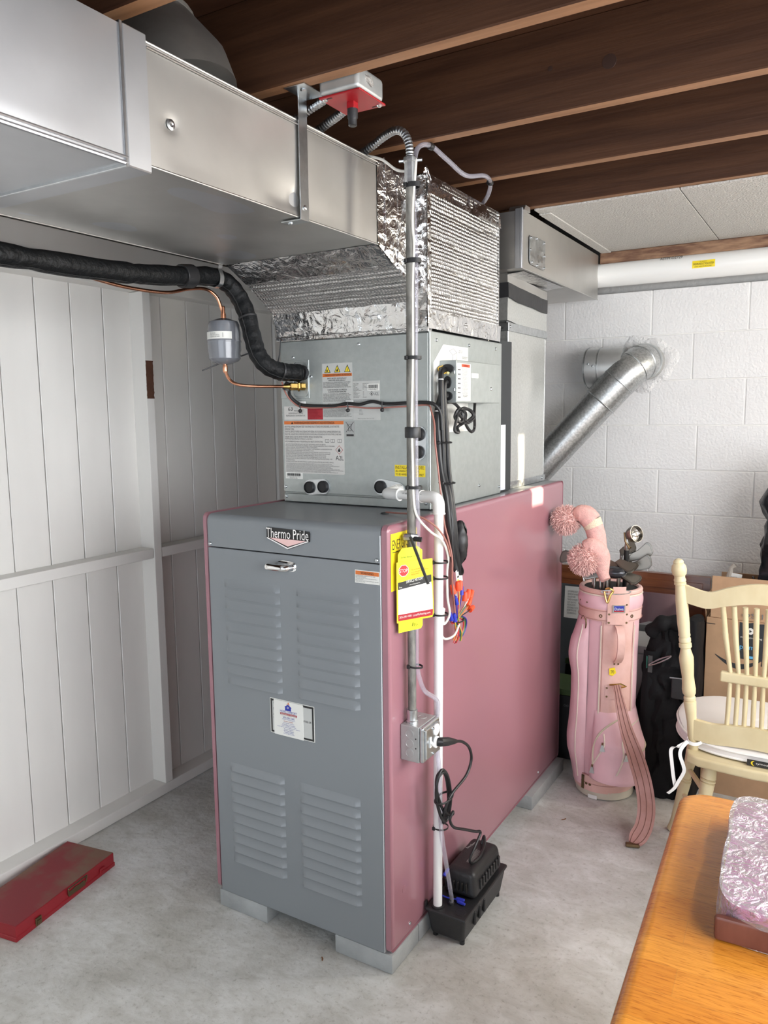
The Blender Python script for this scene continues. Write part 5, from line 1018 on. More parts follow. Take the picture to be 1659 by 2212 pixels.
obj('clamp', G().tube([(0.006, 0.080, 1.222), (0.016, 0.070, 1.224), (0.032, 0.072, 1.226), (0.044, 0.084, 1.224)], [0.009, 0.010, 0.010, 0.008], 8), M_zinc, pr_, 20)
obj('clamp_bolt', G().cyl((0.040, 0.072, 1.222), (0.060, 0.078, 1.220), 0.007, n=8), M_black, pr_)

# ================================================================== CONDENSATE PUMP
pm = thing('condensate_pump', 'black condensate pump on the floor beside the near end of the furnace', 'pump', (0.072, 0.345, 0.0))
g = G()
bm = bmesh.new(); bmesh.ops.create_cube(bm, size=1)
for v in bm.verts:
    t = 0.5+v.co.z; x0, x1, y0, y1 = (0.016, 0.122, 0.205, 0.495) if t < 0.5 else (0.008, 0.136, 0.187, 0.510)
    v.co = V((x0 if v.co.x < 0 else x1, y0 if v.co.y < 0 else y1, 0.006+0.090*t))
bmesh.ops.bevel(bm, geom=bm.edges[:], offset=0.012, segments=3, profile=0.5, affect='EDGES'); g.bm(bm)
tank = obj('tank', g, M_blackp, pm)
for y in (0.265, 0.300, 0.335): obj('rib', G().box(0.128, 0.137, y-0.004, y+0.004, 0.035, 0.080, 0.003, 1), M_blackp, tank)
for x, y in ((0.115, 0.215), (0.028, 0.215), (0.115, 0.48), (0.028, 0.48)): obj('foot', G().cyl((x, y, 0.0), (x, y, 0.012), 0.008, n=10), M_black, pm)
obj('lid_rim', G().box(0.006, 0.138, 0.185, 0.512, 0.086, 0.098, 0.005, 2), M_blackp, pm)
hs = G(); bm = bmesh.new(); bmesh.ops.create_cube(bm, size=1)
for v in bm.verts:
    t = 0.5+v.co.z; k = 0.0 if t < 0.5 else 0.010
    v.co = V((0.074 + v.co.x*(0.112-2*k), 0.385 + v.co.y*(0.215-2*k), 0.098+0.082*t))
bmesh.ops.bevel(bm, geom=bm.edges[:], offset=0.018, segments=4, profile=0.5, affect='EDGES'); hs.bm(bm)
hou = obj('motor_housing', hs, M_blackp, pm)
for k in range(6): obj('vent_slot', G().box(0.030+0.0135*k, 0.0355+0.0135*k, 0.270, 0.279, 0.120, 0.150, 0.002, 1, rot=Matrix.Rotation(0.12, 3, 'X')), M_dark, hou)
for k in range(8): obj('vent_fin', G().box(0.121, 0.131, 0.315+0.020*k, 0.326+0.020*k, 0.118, 0.150, 0.002, 1), M_blackp, hou)
lettering('beckett', (0.046, 0.405, 0.1803), (0.25, 0.97, 0), (-0.97, 0.25, 0), 0.050, 0.009, M_labelgrey, hou)
lettering(textlines(41, 7, 34, 44), (0.096, 0.335, 0.1803), (0.0, 1, 0), (-1, 0.0, 0), 0.085, 0.024, M_labelgrey, hou)
obj('inlet_collar', G().lathe([(0.019, 0), (0.019, 0.004), (0.0165, 0.005)], (0.038, 0.210, 0.097), Z, 20).lathe([(0.0155, 0), (0.0155, 0.002), (0.013, 0.003)], (0.112, 0.212, 0.097), Z, 20), M_blackp, pm)
obj('barb', G().lathe([(0.009, 0), (0.009, 0.008), (0.0055, 0.010), (0.0055, 0.03)], (0.070, 0.236, 0.096), Z, 14), M_blackp, pm)
for p, d in (((0.090, 0.255, 0.108), (0.9, -0.1, 0.2)), ((0.096, 0.248, 0.104), (0.9, -0.2, 0.05)), ((0.040, 0.262, 0.176), (0.2, 0.9, 0.5))): obj('wire_cap', G().lathe([(0.0055, -0.012), (0.0050, 0.006), (0.0035, 0.014)], p, d, 10), M_nutblue, pm)
obj('lead_wire', G().tube(smoothpath([(0.040, 0.262, 0.176), (0.020, 0.252, 0.150), (0.018, 0.245, 0.118), (0.045, 0.250, 0.104), (0.085, 0.254, 0.107)], 6), 0.0022, 6), M_nutblue, pm)
obj('bracket', G().box(0.0035, 0.009, 0.190, 0.202, 0.085, 0.112, 0.001, 1), M_black, pm)
pc = thing('pump_cord', 'black power cord from the outlet box coiled and tied on the drain pipe', 'cord', (0.08, 0.2, 0.2))
obj('plug', G().tube([(0.079, 0.128, 0.648), (0.086, 0.133, 0.647), (0.094, 0.160, 0.640), (0.100, 0.185, 0.632), (0.103, 0.200, 0.627)], [0.011, 0.013, 0.0125, 0.0085, 0.0055], 10), M_black, pc)
obj('cord', G().tube(smoothpath([(0.103, 0.198, 0.628), (0.104, 0.240, 0.610), (0.104, 0.285, 0.575), (0.102, 0.305, 0.530), (0.098, 0.275, 0.490), (0.088, 0.200, 0.465), (0.078, 0.175, 0.425), (0.066, 0.190, 0.380), (0.060, 0.215, 0.370), (0.064, 0.228, 0.42), (0.070, 0.205, 0.50), (0.066, 0.185, 0.535), (0.060, 0.160, 0.52), (0.062, 0.165, 0.44), (0.068, 0.190, 0.385), (0.068, 0.215, 0.395), (0.070, 0.218, 0.46), (0.074, 0.190, 0.53), (0.068, 0.155, 0.528), (0.064, 0.150, 0.47), (0.070, 0.172, 0.40), (0.072, 0.205, 0.382), (0.076, 0.220, 0.44), (0.076, 0.200, 0.515), (0.070, 0.170, 0.545), (0.066, 0.148, 0.50), (0.072, 0.180, 0.42), (0.082, 0.215, 0.395), (0.092, 0.200, 0.412), (0.090, 0.185, 0.395), (0.090, 0.210, 0.360), (0.094, 0.27, 0.325), (0.098, 0.345, 0.282), (0.100, 0.38, 0.262), (0.098, 0.345, 0.235), (0.092, 0.320, 0.205), (0.092, 0.335, 0.183), (0.100, 0.375, 0.184), (0.092, 0.430, 0.190), (0.080, 0.455, 0.206), (0.074, 0.450, 0.182)], 8), 0.0043, 10), M_black, pc)
obj('cable_tie', G().tube([(0.070+0.020*math.cos(2*PI*k/18), 0.187+0.042*math.sin(2*PI*k/18), 0.455) for k in range(19)], 0.003, 6), M_blackp, pc)

# ================================================================== RED SOCKET BOX on the floor
a = math.atan2(0.417, -0.065)
rb = thing('socket_set_case', 'dusty red metal socket set case lying flat by the white plank wall', 'tool case', (-1.1700, -0.245, 0.0), a)
# local x along the long side, local y towards the wall
obj('base', G().box(-0.2135, 0.2135, -0.1045, 0.1055, 0.0, 0.015, 0.002, 1), M_redbox, rb)
obj('body', G().box(-0.211, 0.211, -0.102, 0.103, 0.0125, 0.0495, 0.0025, 2), M_redbox, rb)
obj('lid', G().box(-0.2095, 0.2095, -0.1005, 0.1015, 0.0490, 0.0503, 0.0006, 1), M_redlid, rb)
hp = obj('handle_plate', G().prism([(-0.036, 0.016), (0.036, 0.014), (0.038, 0.026), (0.030, 0.034), (0.012, 0.032), (-0.006, 0.035), (-0.024, 0.032), (-0.037, 0.034), (-0.038, 0.024)], (0.035, -0.102, 0), X, Z, (0, -0.0022, 0)), M_antique, rb)
obj('handle_bail', G().tube(smoothpath([(-0.004, -0.105, 0.024), (-0.006, -0.108, 0.044), (0.002, -0.109, 0.047), (0.068, -0.109, 0.047), (0.076, -0.108, 0.044), (0.074, -0.105, 0.024)], 5), 0.0022, 8), M_antique, hp)
for x in (-0.128, 0.150): obj('latch', G().box(x-0.012, x+0.012, -0.1075, -0.1025, 0.004, 0.030, 0.0015, 1).box(x-0.008, x+0.008, -0.1100, -0.1060, 0.010, 0.022, 0.001, 1), M_antique if x < 0 else M_redbox, rb)
# ================================================================== MIRROR leaning on the block wall
mr = thing('framed_mirror', 'wide mirror in a dark red-brown wooden frame leaning on the block wall', 'mirror', (0.05, 1.93, 0.0))
LEAN = 0.075
def mz(x, d, z): return V((x, 1.890 + LEAN*z/0.8*1.0 - d, z))            # a point on the leaning plane, d towards the room
def frame_bar(pts, m=M_frame):
    g = G(); g.add(pts, [(0, 1, 2, 3), (7, 6, 5, 4), (0, 4, 5, 1), (1, 5, 6, 2), (2, 6, 7, 3), (3, 7, 4, 0)]); return g
def bar(x0, x1, z0, z1, d0, d1): return frame_bar([mz(x0, d0, z0), mz(x1, d0, z0), mz(x1, d0, z1), mz(x0, d0, z1), mz(x0, d1, z0), mz(x1, d1, z0), mz(x1, d1, z1), mz(x0, d1, z1)])
obj('backing', bar(-0.44, 0.52, 0.005, 0.805, -0.012, -0.002), M_frame, mr)
obj('glass', bar(-0.36, 0.44, 0.085, 0.725, -0.002, 0.002), M_mirror, mr, 0)
for x0, x1, z0, z1 in ((-0.44, 0.52, 0.715, 0.805), (-0.44, 0.52, 0.005, 0.095), (-0.44, -0.35, 0.0955, 0.7145), (0.43, 0.52, 0.0955, 0.7145)):
    obj('frame_rail', bar(x0, x1, z0, z1, -0.002, 0.020), M_frame, mr)
    h = x1-x0 > 0.5
    obj('frame_bead', bar(x0+(0.03 if h else 0.028), x1-(0.03 if h else 0.028), z0+(0.028 if h else 0.0), z1-(0.028 if h else 0.0), 0.02, 0.028), M_frame, mr)
ps = obj('paper_notice', bar(-0.140, 0.105, 0.545, 0.700, 0.002, 0.0025), M_labeldim, mr, 0)
for c in (-0.125, -0.045, 0.03): lettering(textlines(int(c*1000)+300, 9, 16, 20), mz(c, 0.0032, 0.565), X, (mz(0, 0, 1)-mz(0, 0, 0)).normalized(), 0.066, 0.115, M_inkg, ps)

# ================================================================== GOLF BAG
BX, BY, BR = 0.222, 1.372, 0.1135
bag = thing('golf_bag', 'pink vinyl golf bag with long strap standing beside the furnace', 'golf bag', (BX, BY, 0))
def bp(th, z, r=BR):                                   # th measured at the bag's axis, degrees; -90 faces the room
    a = math.radians(th); return V((BX + 0.010*(z-0.4) + r*math.cos(a), BY + 0.006*z + r*math.sin(a), z))
def rr(z): return BR*(1.0 + 0.015*math.sin(z*9))
def shell(th0, th1, z0, z1, off, nu=36, nv=30, fn=None):
    return G().grid(lambda u, v: bp(th0+(th1-th0)*u, z0+(z1-z0)*v, rr(z0+(z1-z0)*v)+off+(fn(u, v) if fn else 0)), nu, nv)
obj('body', shell(0, 360, 0.03, 0.835, -0.001, 64, 40, lambda u, v: 0.0035*nz((math.cos(u*6.28), math.sin(u*6.28), v*4), 1.5, 3)), M_bag, bag)
obj('base_cup', G().lathe([(0.104, 0.001), (0.114, 0.004), (0.116, 0.034), (0.108, 0.036)], (BX, BY, 0), Z, 48), mat('cream_plastic', (0.60, 0.55, 0.45), 0.5), bag)
obj('base_notch', G().grid(lambda u, v: bp(-105+18*u, 0.002+0.016*v, 0.119), 6, 2), M_pvc, bag)
obj('lower_band', shell(0, 360, 0.030, 0.092, 0.0035, 64, 6), M_bag2, bag); obj('band_seam', G().tube([bp(t, 0.094, BR+0.004) for t in range(0, 361, 6)], 0.0025, 6), M_strap, bag); obj('band_seam', G().tube([bp(t, 0.062, BR+0.0045) for t in range(0, 361, 6)], 0.0015, 6), M_strap, bag)
obj('buckle', G().grid(lambda u, v: bp(-121+7*u, 0.032+0.058*v, BR+0.0075), 3, 3), M_antique, bag)
for t in (-110, -102): obj('rivet', G().lathe([(0.006, 0), (0.005, 0.002)], bp(t, 0.058, BR+0.004), bp(t, 0, 1)-bp(t, 0, 0), 10), M_antique, bag)
obj('front_panel', shell(-90, -23, 0.36, 0.745, 0.0025, 24, 24, lambda u, v: 0.002*nz((u*3, v*5, 1), 1.3)), M_bag2, bag)
for t in (-91, -22, -137): obj('piping', G().tube([bp(t, 0.10+0.0325*k, rr(0.10+0.0325*k)+0.003) for k in range(20)], 0.0030, 6), M_piping, bag)
for t in (-87, -26): obj('stitching', G().tube([bp(t, 0.37+0.019*k, rr(0.37+0.019*k)+0.0035) for k in range(20)], 0.0012, 5), M_strap, bag)
# cuff at the top
obj('cuff', shell(0, 360, 0.775, 0.838, 0.004, 64, 8, lambda u, v: 0.007*math.sin(PI*v)), M_bag, bag)
obj('cuff_band', shell(0, 360, 0.735, 0.782, 0.0065, 64, 4), M_bag2, bag)
for z in (0.740, 0.777): obj('stitching', G().tube([bp(t, z, BR+0.0095) for t in range(-180, 181, 6)], 0.0011, 5), M_strap, bag)
obj('rim', G().tube([bp(t, 0.848, BR-0.001) for t in range(0, 361, 6)], 0.0105, 10), M_bag2, bag); obj('rim_piping', G().tube([bp(t, 0.8365, BR+0.007) for t in range(0, 361, 6)], 0.0034, 8), M_piping, bag)
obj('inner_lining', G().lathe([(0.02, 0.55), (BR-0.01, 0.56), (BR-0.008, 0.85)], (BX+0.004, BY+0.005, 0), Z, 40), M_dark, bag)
obj('badge_flap', shell(-80, -42, 0.728, 0.862, 0.013, 10, 10), M_bag2, bag)
for t, z in ((-77, 0.735), (-46, 0.735), (-77, 0.768), (-46, 0.768), (-47, 0.806)): obj('rivet', G().lathe([(0.0048, 0), (0.0035, 0.0025)], bp(t, z, BR+0.013), bp(t, 0, 1)-bp(t, 0, 0), 10), M_antique, bag)
for t in (-92, -33): obj('eyelet', G().lathe([(0.007, 0), (0.007, 0.002), (0.003, 0.002), (0.003, 0.0005)], bp(t, 0.757, BR+0.0065), bp(t, 0, 1)-bp(t, 0, 0), 14), M_antique, bag)
for t in (-120, -141): obj('stud', G().lathe([(0.004, 0), (0.003, 0.003)], bp(t, 0.803, BR+0.0105), bp(t, 0, 1)-bp(t, 0, 0), 10), M_antique, bag)
tt = -61; nrm = V((math.cos(math.radians(tt)), math.sin(math.radians(tt)), 0)); uu = V((-nrm.y, nrm.x, 0))
bd = panel('brand_badge', bp(tt, 0.776, BR+0.0155) - uu*0.024, uu, Z, 0.048, 0.030, 0.0015, M_zinc, bag)
panel('badge_field', bp(tt, 0.780, BR+0.0172) - uu*0.019, uu, Z, 0.038, 0.023, 0.0003, M_blue, bd); panel('badge_field', bp(tt, 0.780, BR+0.0174) - uu*0.019, uu, Z, 0.038, 0.005, 0.0003, M_red, bd)
lettering('Daiwa', bp(tt, 0.7865, BR+0.0178) - uu*0.0165, uu, Z, 0.033, 0.0105, M_whitelabel, bd)
obj('snap_hook', G().tube(smoothpath([bp(-84, 0.868, BR+0.016), bp(-78, 0.872, BR+0.022), bp(-72, 0.862, BR+0.020), bp(-76, 0.845, BR+0.020), bp(-80, 0.815, BR+0.020), bp(-84, 0.835, BR+0.018), bp(-86, 0.858, BR+0.016)], 5), 0.0040, 8), M_brass, bag)
obj('loop_ring', G().tube([bp(-66+26*math.cos(2*PI*k/20), 0.856+0.008*math.sin(2*PI*k/20), BR+0.014) for k in range(21)], 0.0022, 6), M_zinc, bag)
obj('flap_loop', shell(-72, -50, 0.852, 0.878, 0.016, 8, 3), M_bag2, bag)
dt = -131; dn = V((math.cos(math.radians(dt)), math.sin(math.radians(dt)), 0)); du = V((-dn.y, dn.x, 0))
obj('dee_ring', G().tube([bp(dt, 0.712, BR+0.006) + du*(0.017*math.cos(2*PI*k/24)) + V((0, 0, 0.030*math.sin(2*PI*k/24))) for k in range(25)], 0.0030, 8), M_antique, bag); obj('ring_tab', shell(-138, -124, 0.728, 0.748, 0.008, 4, 3), M_bag2, bag)
# carrying handle
hts = [(0.772, 0.006), (0.762, 0.034), (0.735, 0.052), (0.700, 0.056), (0.660, 0.046), (0.632, 0.018), (0.628, 0.006)]
ht = -60; hn = V((math.cos(math.radians(ht)), math.sin(math.radians(ht)), 0))
hd2 = obj('handle', G().ribbon(smoothpath([bp(ht, z-0.05, BR+r) for z, r in hts], 5), [0.028]*31, V((-hn.y, hn.x, 0)), 0.008), M_bag2, bag)
for dx in (-0.009, 0.009): obj('rivet', G().lathe([(0.004, 0), (0.003, 0.002)], bp(ht+dx*420, 0.568, BR+0.003), hn, 10), M_antique, bag)
st2 = obj('yellow_sticker', G().prism([(0, 0.004), (0.014, 0), (0.027, 0.012), (0.021, 0.034), (0.0, 0.030)], bp(-67, 0.520, BR+0.003) - uu*0.012, uu, Z, nrm*0.001), M_yellow, bag)
lettering('TPO', bp(-67, 0.530, BR+0.0045) - uu*0.007, uu, Z, 0.014, 0.013, M_ink, st2)
# shoulder strap
kp = obj('strap_keeper', shell(-79, -52, 0.425, 0.480, 0.005, 8, 6), M_bag2, bag)
for t, z in ((-76, 0.470), (-76, 0.435)): obj('rivet', G().lathe([(0.004, 0), (0.003, 0.002)], bp(t, z, BR+0.006), bp(t, 0, 1)-bp(t, 0, 0), 10), M_antique, kp)
obj('strap_buckle', G().tube([bp(-72, 0.486, BR+0.012), bp(-52, 0.490, BR+0.014), bp(-42, 0.478, BR+0.014), bp(-50, 0.474, BR+0.010)], 0.0035, 6), M_brass, bag)
sp = smoothpath([(0.290, 1.247, 0.492), (0.300, 1.235, 0.470), (0.318, 1.215, 0.420), (0.348, 1.185, 0.345), (0.392, 1.150, 0.265), (0.430, 1.115, 0.185), (0.452, 1.078, 0.110), (0.452, 1.040, 0.055), (0.436, 1.005, 0.020), (0.428, 0.985, 0.010)], 6)
wsp = []
for i in range(len(sp)):
    t = i/(len(sp)-1); wsp.append(0.028 + 0.034*min(1, max(0, (t-0.12)/0.35)) - 0.030*max(0, (t-0.86)/0.14))
stp = obj('shoulder_strap', G().ribbon(sp, wsp, V((0.93, 0.36, 0.1)), 0.008), M_strap, bag)
for off in (-0.33, 0.0, 0.33):
    pts = []
    fr2 = sp
    for i, p in enumerate(sp):
        t_ = (sp[min(len(sp)-1, i+1)]-sp[max(0, i-1)]).normalized(); sd = V((0.93, 0.36, 0.1)); sd = (sd - t_*sd.dot(t_)).normalized(); nn = t_.cross(sd)
        if nn.y > 0: nn = -nn
        pts.append(p + sd*(wsp[i]*off) + nn*0.0045)
    obj('strap_seam', G().tube(pts, 0.0012, 5), mat('strap_thread', (0.22, 0.10, 0.08), 0.6), stp)
obj('strap_clip', G().box(0.404, 0.452, 0.968, 0.990, 0.003, 0.014, 0.003, 1, rot=Matrix.Rotation(0.3, 3, 'Z')), M_antique, bag)
# side clothing pocket and round ball pocket
def sidep(u, v):
    th = -180 + 62*u; z = 0.045+0.715*v
    e = max(0, math.sin(PI*u))**0.7*min(1, (1-v)*6)*min(1, 0.25+v*4.0)
    return bp(th, z, BR + 0.0015 + e*(0.030 + 0.016*math.exp(-((z-0.585)/0.06)**2) + 0.010*math.exp(-((z-0.22)/0.1)**2) + 0.003*nz((u*2, v*6, 0), 1.4)))
obj('side_pocket', G().grid(sidep, 24, 48), M_bag, bag); obj('pocket_piping', G().tube([sidep(0.5+0.45*math.sin(PI*k/24), 0.02+0.40*k/24) for k in range(0)] or [sidep(0.80, 0.04+0.037*k) for k in range(25)], 0.0026, 6), M_piping, bag)
def ballp(u, v):
    th = -102 + 112*u; z = 0.085+0.285*v
    a = min(1.0, math.sin(PI*min(1, max(0, u)))**0.55)*min(1, v*8)**0.7*min(1, (1-v)*2.6)**0.7
    th += 6*(v-0.5); z -= 0.020*a*(1-v)
    return bp(th, z, BR + 0.001 + a*(0.088 - 0.040*v + 0.016*math.exp(-((u-0.62)/0.22)**2-((v-0.45)/0.3)**2) + 0.004*nz((u*3, v*3, 2), 1.3)))
bpk = obj('ball_pocket', G().grid(ballp, 40, 34), M_bag, bag)
def arc(pts, r, m, name, k=10): return obj(name, G().tube(smoothpath([ballp(u, v) for u, v in pts], k), r, 6), m, bpk)
zipm = mat('zip_tape', (0.60, 0.55, 0.42), 0.5)
arc([(0.10, 0.30), (0.08, 0.52), (0.14, 0.72), (0.28, 0.86), (0.48, 0.94)], 0.0042, zipm, 'zip'); arc([(0.30, 0.05), (0.38, 0.28), (0.43, 0.50), (0.42, 0.66), (0.47, 0.78), (0.60, 0.84), (0.80, 0.86)], 0.0036, M_piping, 'piping')
arc([(0.46, 0.56), (0.60, 0.54), (0.78, 0.56), (0.93, 0.60)], 0.0045, zipm, 'zip'); arc([(0.10, 0.30), (0.16, 0.45), (0.22, 0.60), (0.20, 0.74)], 0.003, M_piping, 'piping')
for u, v in ((0.20, 0.62), (0.10, 0.28), (0.45, 0.54)):
    p = ballp(u, v); n = (p - bp(-60, p.z, 0)).normalized(); n = V((p.x-BX, p.y-BY, 0)).normalized(); s = V((-n.y, n.x, 0))
    obj('zip_pull', G().prism([(-0.004, 0), (0.004, 0), (0.010, -0.026), (-0.010, -0.026)], p+n*0.008, s, Z, n*0.002), M_zinc, bpk)
    obj('zip_slider', G().lathe([(0.0035, -0.008), (0.0035, 0.008)], p+n*0.006, Z, 8), M_antique, bpk)

# ------------------------------------------------------------------ clubs in the bag
def iron(label, base, head, ua, face, w=0.078, h=0.050, tip=0.030, group='irons in the pink golf bag', m=M_irond):
    """shaft from inside the bag up to the heel; the blade runs along ua, face normal face"""
    base, head, ua, face = V(base), V(head), V(ua).normalized(), V(face).normalized(); face = (face - ua*face.dot(ua)).normalized(); up = face.cross(ua)
    t = thing('golf_iron', label, 'golf club', base, 0, group)
    obj('shaft', G().tube([base, base.lerp(head, 0.85), head], [0.0048, 0.0050, 0.0065], 10), M_iron, t)
    poly = [(-0.010, -0.012), (w*0.45, -0.018), (w*0.85, -0.016), (w, -0.004), (w*1.02, h*0.45), (w*0.96, h*0.72), (w*0.86, h*0.78), (w*0.4, h*0.42), (0.012, tip*0.6), (-0.006, 0.010)]
    g = G(); bm = bmesh.new()
    vs = [bm.verts.new(head + ua*a + up*b - face*0.005) for a, b in poly]; f = bm.faces.new(vs)
    r = bmesh.ops.extrude_face_region(bm, geom=[f]); nv = [e for e in r['geom'] if isinstance(e, bmesh.types.BMVert)]
    for v in nv: v.co += face*0.011
    bmesh.ops.bevel(bm, geom=[e for e in bm.edges], offset=0.0022, segments=2, profile=0.5, affect='EDGES'); g.bm(bm)
    hd = obj('club_head', g, m, t)
    ins_ = [(a*0.88+0.004, b*0.78+0.002) for a, b in poly]
    obj('face_inset', G().prism(ins_, head + face*0.0058, ua, up, face*0.0006), M_irond if m is not M_irond else mat('club_back', (0.30, 0.28, 0.25), 0.4, 1.0), hd)
    return t
c0 = V((BX, BY, 0.62))
iron('dark iron club head poking out on the left of the pink golf bag', (0.165, 1.375, 0.66), (0.092, 1.40, 0.945), (-0.95, 0.05, 0.28), (0.25, -0.95, -0.10), 0.080, 0.055)
iron('iron club head at the upper right of the bag, nearest the wall', (0.265, 1.385, 0.66), (0.297, 1.40, 0.968), (0.88, 0.15, 0.36), (0.15, -0.98, 0.05), 0.088, 0.052)
iron('iron club head at far right of the bag, below the highest right one', (0.270, 1.365, 0.66), (0.300, 1.37, 0.936), (0.96, 0.10, 0.24), (0.15, -0.98, 0.0), 0.085, 0.050)
iron('iron club head at lower right of the bag, overhanging the rim', (0.268, 1.340, 0.66), (0.270, 1.31, 0.930), (0.80, -0.20, -0.42), (0.45, -0.60, 0.55), 0.088, 0.050)
iron('rounded iron club head in the middle right of the bag', (0.250, 1.350, 0.66), (0.268, 1.33, 0.962), (0.66, -0.35, -0.30), (0.40, -0.85, 0.35), 0.072, 0.050)
iron('small iron club head behind, just under the ball retriever', (0.245, 1.400, 0.66), (0.255, 1.42, 0.985), (0.8, 0.3, 0.35), (-0.3, -0.95, 0.2), 0.060, 0.044)
iron('iron club head in the middle of the bag beside the knitted cover', (0.215, 1.360, 0.66), (0.215, 1.345, 0.952), (0.75, -0.2, -0.32), (0.2, -0.8, 0.6), 0.080, 0.046)
iron('pale engraved iron blade at the front left of the bag under the pompom', (0.205, 1.320, 0.66), (0.225, 1.290, 0.916), (-0.96, -0.05, 0.12), (0.10, -0.97, 0.22), 0.078, 0.046, m=M_iron)
iron('dark hooded club head at the back left of the bag', (0.160, 1.345, 0.66), (0.165, 1.345, 0.93), (-0.7, -0.3, -0.1), (0.2, -0.95, 0.1), 0.05, 0.05)
wd_ = thing('golf_driver', 'dark metal wood club head in the middle of the bag', 'golf club', (0.235, 1.35, 0.66))
obj('shaft', G().cyl((0.235, 1.35, 0.66), (0.232, 1.325, 0.925), 0.005, n=10), M_iron, wd_)
obj('club_head', G().sphere((0.258, 1.305, 0.925), 0.042, 20, 12, (1.15, 0.8, 0.55)), mat('dark_club_wood', (0.06, 0.062, 0.07), 0.2, 0.6), wd_)
for k, (x, y) in enumerate(((0.180, 1.295), (0.205, 1.290), (0.232, 1.287))):
    lab = ('bare steel club shaft at the bag rim, leftmost of three', 'bare steel club shaft at the bag rim, middle of three', 'bare steel club shaft at the bag rim, rightmost of three')[k]
    solo('club_shaft', G().cyl((x+0.004, y+0.02, 0.60), (x, y+0.012, 0.895), 0.0062, n=10), M_iron, lab, 'golf club', group='bare shafts in the pink golf bag')
rt = thing('ball_retriever', 'metal ball retriever cup on a black shaft standing above the golf clubs', 'ball retriever', (0.275, 1.40, 0.66))
obj('shaft', G().tube([(0.275, 1.395, 0.66), (0.281, 1.385, 0.93), (0.286, 1.372, 1.005)], [0.009, 0.0105, 0.0100], 12), M_black, rt)
obj('neck', G().tube([(0.285, 1.373, 1.000), (0.288, 1.370, 1.020), (0.288, 1.368, 1.050)], [0.0085, 0.011, 0.006], 10), M_iron, rt)
obj('cup', G().lathe([(0.010, -0.022), (0.026, -0.020), (0.032, -0.006), (0.0335, 0.014), (0.0315, 0.014), (0.029, -0.004), (0.012, -0.010)], (0.314, 1.365, 1.070), (0.75, -0.45, 0.25), 28), M_iron, rt)
obj('cup_band', G().tube([V((0.314, 1.365, 1.070)) + V((0.75, -0.45, 0.25)).normalized()*(0.010) + (V((0.45, 0.75, 0)).normalized()*math.cos(a_)*0.018 + V((-0.2, 0.1, 0.95)).normalized()*math.sin(a_)*0.010) for a_ in [2*PI*k/18 for k in range(19)]], 0.003, 6), M_chrome, rt)
obj('trigger', G().tube([(0.278, 1.362, 1.075), (0.282, 1.365, 1.040), (0.300, 1.360, 1.012), (0.306, 1.358, 1.020)], [0.004, 0.005, 0.005, 0.003], 8), M_antique, rt)

# ------------------------------------------------------------------ knitted head covers
def pompom(c, r, parent, n=420, seed=1):
    rnd = random.Random(seed); g = G(); g.sphere(c, r*0.80, 16, 10); c = V(c)
    for i in range(n):
        d = V((rnd.gauss(0, 1), rnd.gauss(0, 1), rnd.gauss(0, 1))).normalized(); p0 = c + d*r*0.62
        q = d + V((rnd.uniform(-.35, .35), rnd.uniform(-.35, .35), rnd.uniform(-.75, .05))); q.normalize()
        L = r*rnd.uniform(0.30, 0.48); p1 = p0 + (d+q).normalized()*L*0.6; p2 = p1 + q*L*0.5
        g.tube([p0, p1, p2], [0.0015, 0.0016, 0.0012], 4, cap=True)
    o = obj('pompom', g, M_pom, parent, 60); o['kind'] = 'stuff'; return o
def knit(name, pts, R, parent, m=M_yarn):
    p = smoothpath(pts, 8); n = len(p); RR = []
    for i in range(n):
        t = i/(n-1)*(len(R)-1); k = min(len(R)-2, int(t)); RR.append((R[k]+(R[k+1]-R[k])*(t-k))*(1+0.012*math.sin(i*2.2)))
    return obj(name, G().tube(p, RR, 28), m, parent, 60)
h1 = thing('knitted_head_cover', 'pink knitted club cover bent towards the furnace with pompom touching its side', 'club cover', (0.2, 1.3, 0.9))
pompom((0.0620, 1.300, 1.118), 0.058, h1, 1300, 2)
knit('sock', [(0.098, 1.300, 1.140), (0.118, 1.302, 1.146), (0.142, 1.305, 1.141), (0.163, 1.308, 1.118)], [0.020, 0.036, 0.040, 0.040], h1)
knit('cuff_stripe', [(0.160, 1.308, 1.122), (0.172, 1.309, 1.096)], [0.0395, 0.037], h1, M_creamknit)
knit('lower_sock', [(0.1715, 1.309, 1.098), (0.183, 1.308, 1.063), (0.190, 1.308, 1.030), (0.196, 1.312, 0.985)], [0.036, 0.036, 0.033, 0.030], h1)
h2 = thing('knitted_head_cover', 'pink knitted club cover drooping over the front of the golf bag, lower pompom', 'club cover', (0.2, 1.28, 0.9))
pompom((0.152, 1.255, 0.975), 0.061, h2, 1300, 3)
knit('sock', [(0.155, 1.262, 1.012), (0.175, 1.268, 1.020), (0.200, 1.272, 1.010), (0.213, 1.274, 0.985), (0.217, 1.272, 0.950), (0.224, 1.268, 0.920), (0.236, 1.262, 0.900)], [0.034, 0.040, 0.036, 0.034, 0.029, 0.022, 0.019], h2)

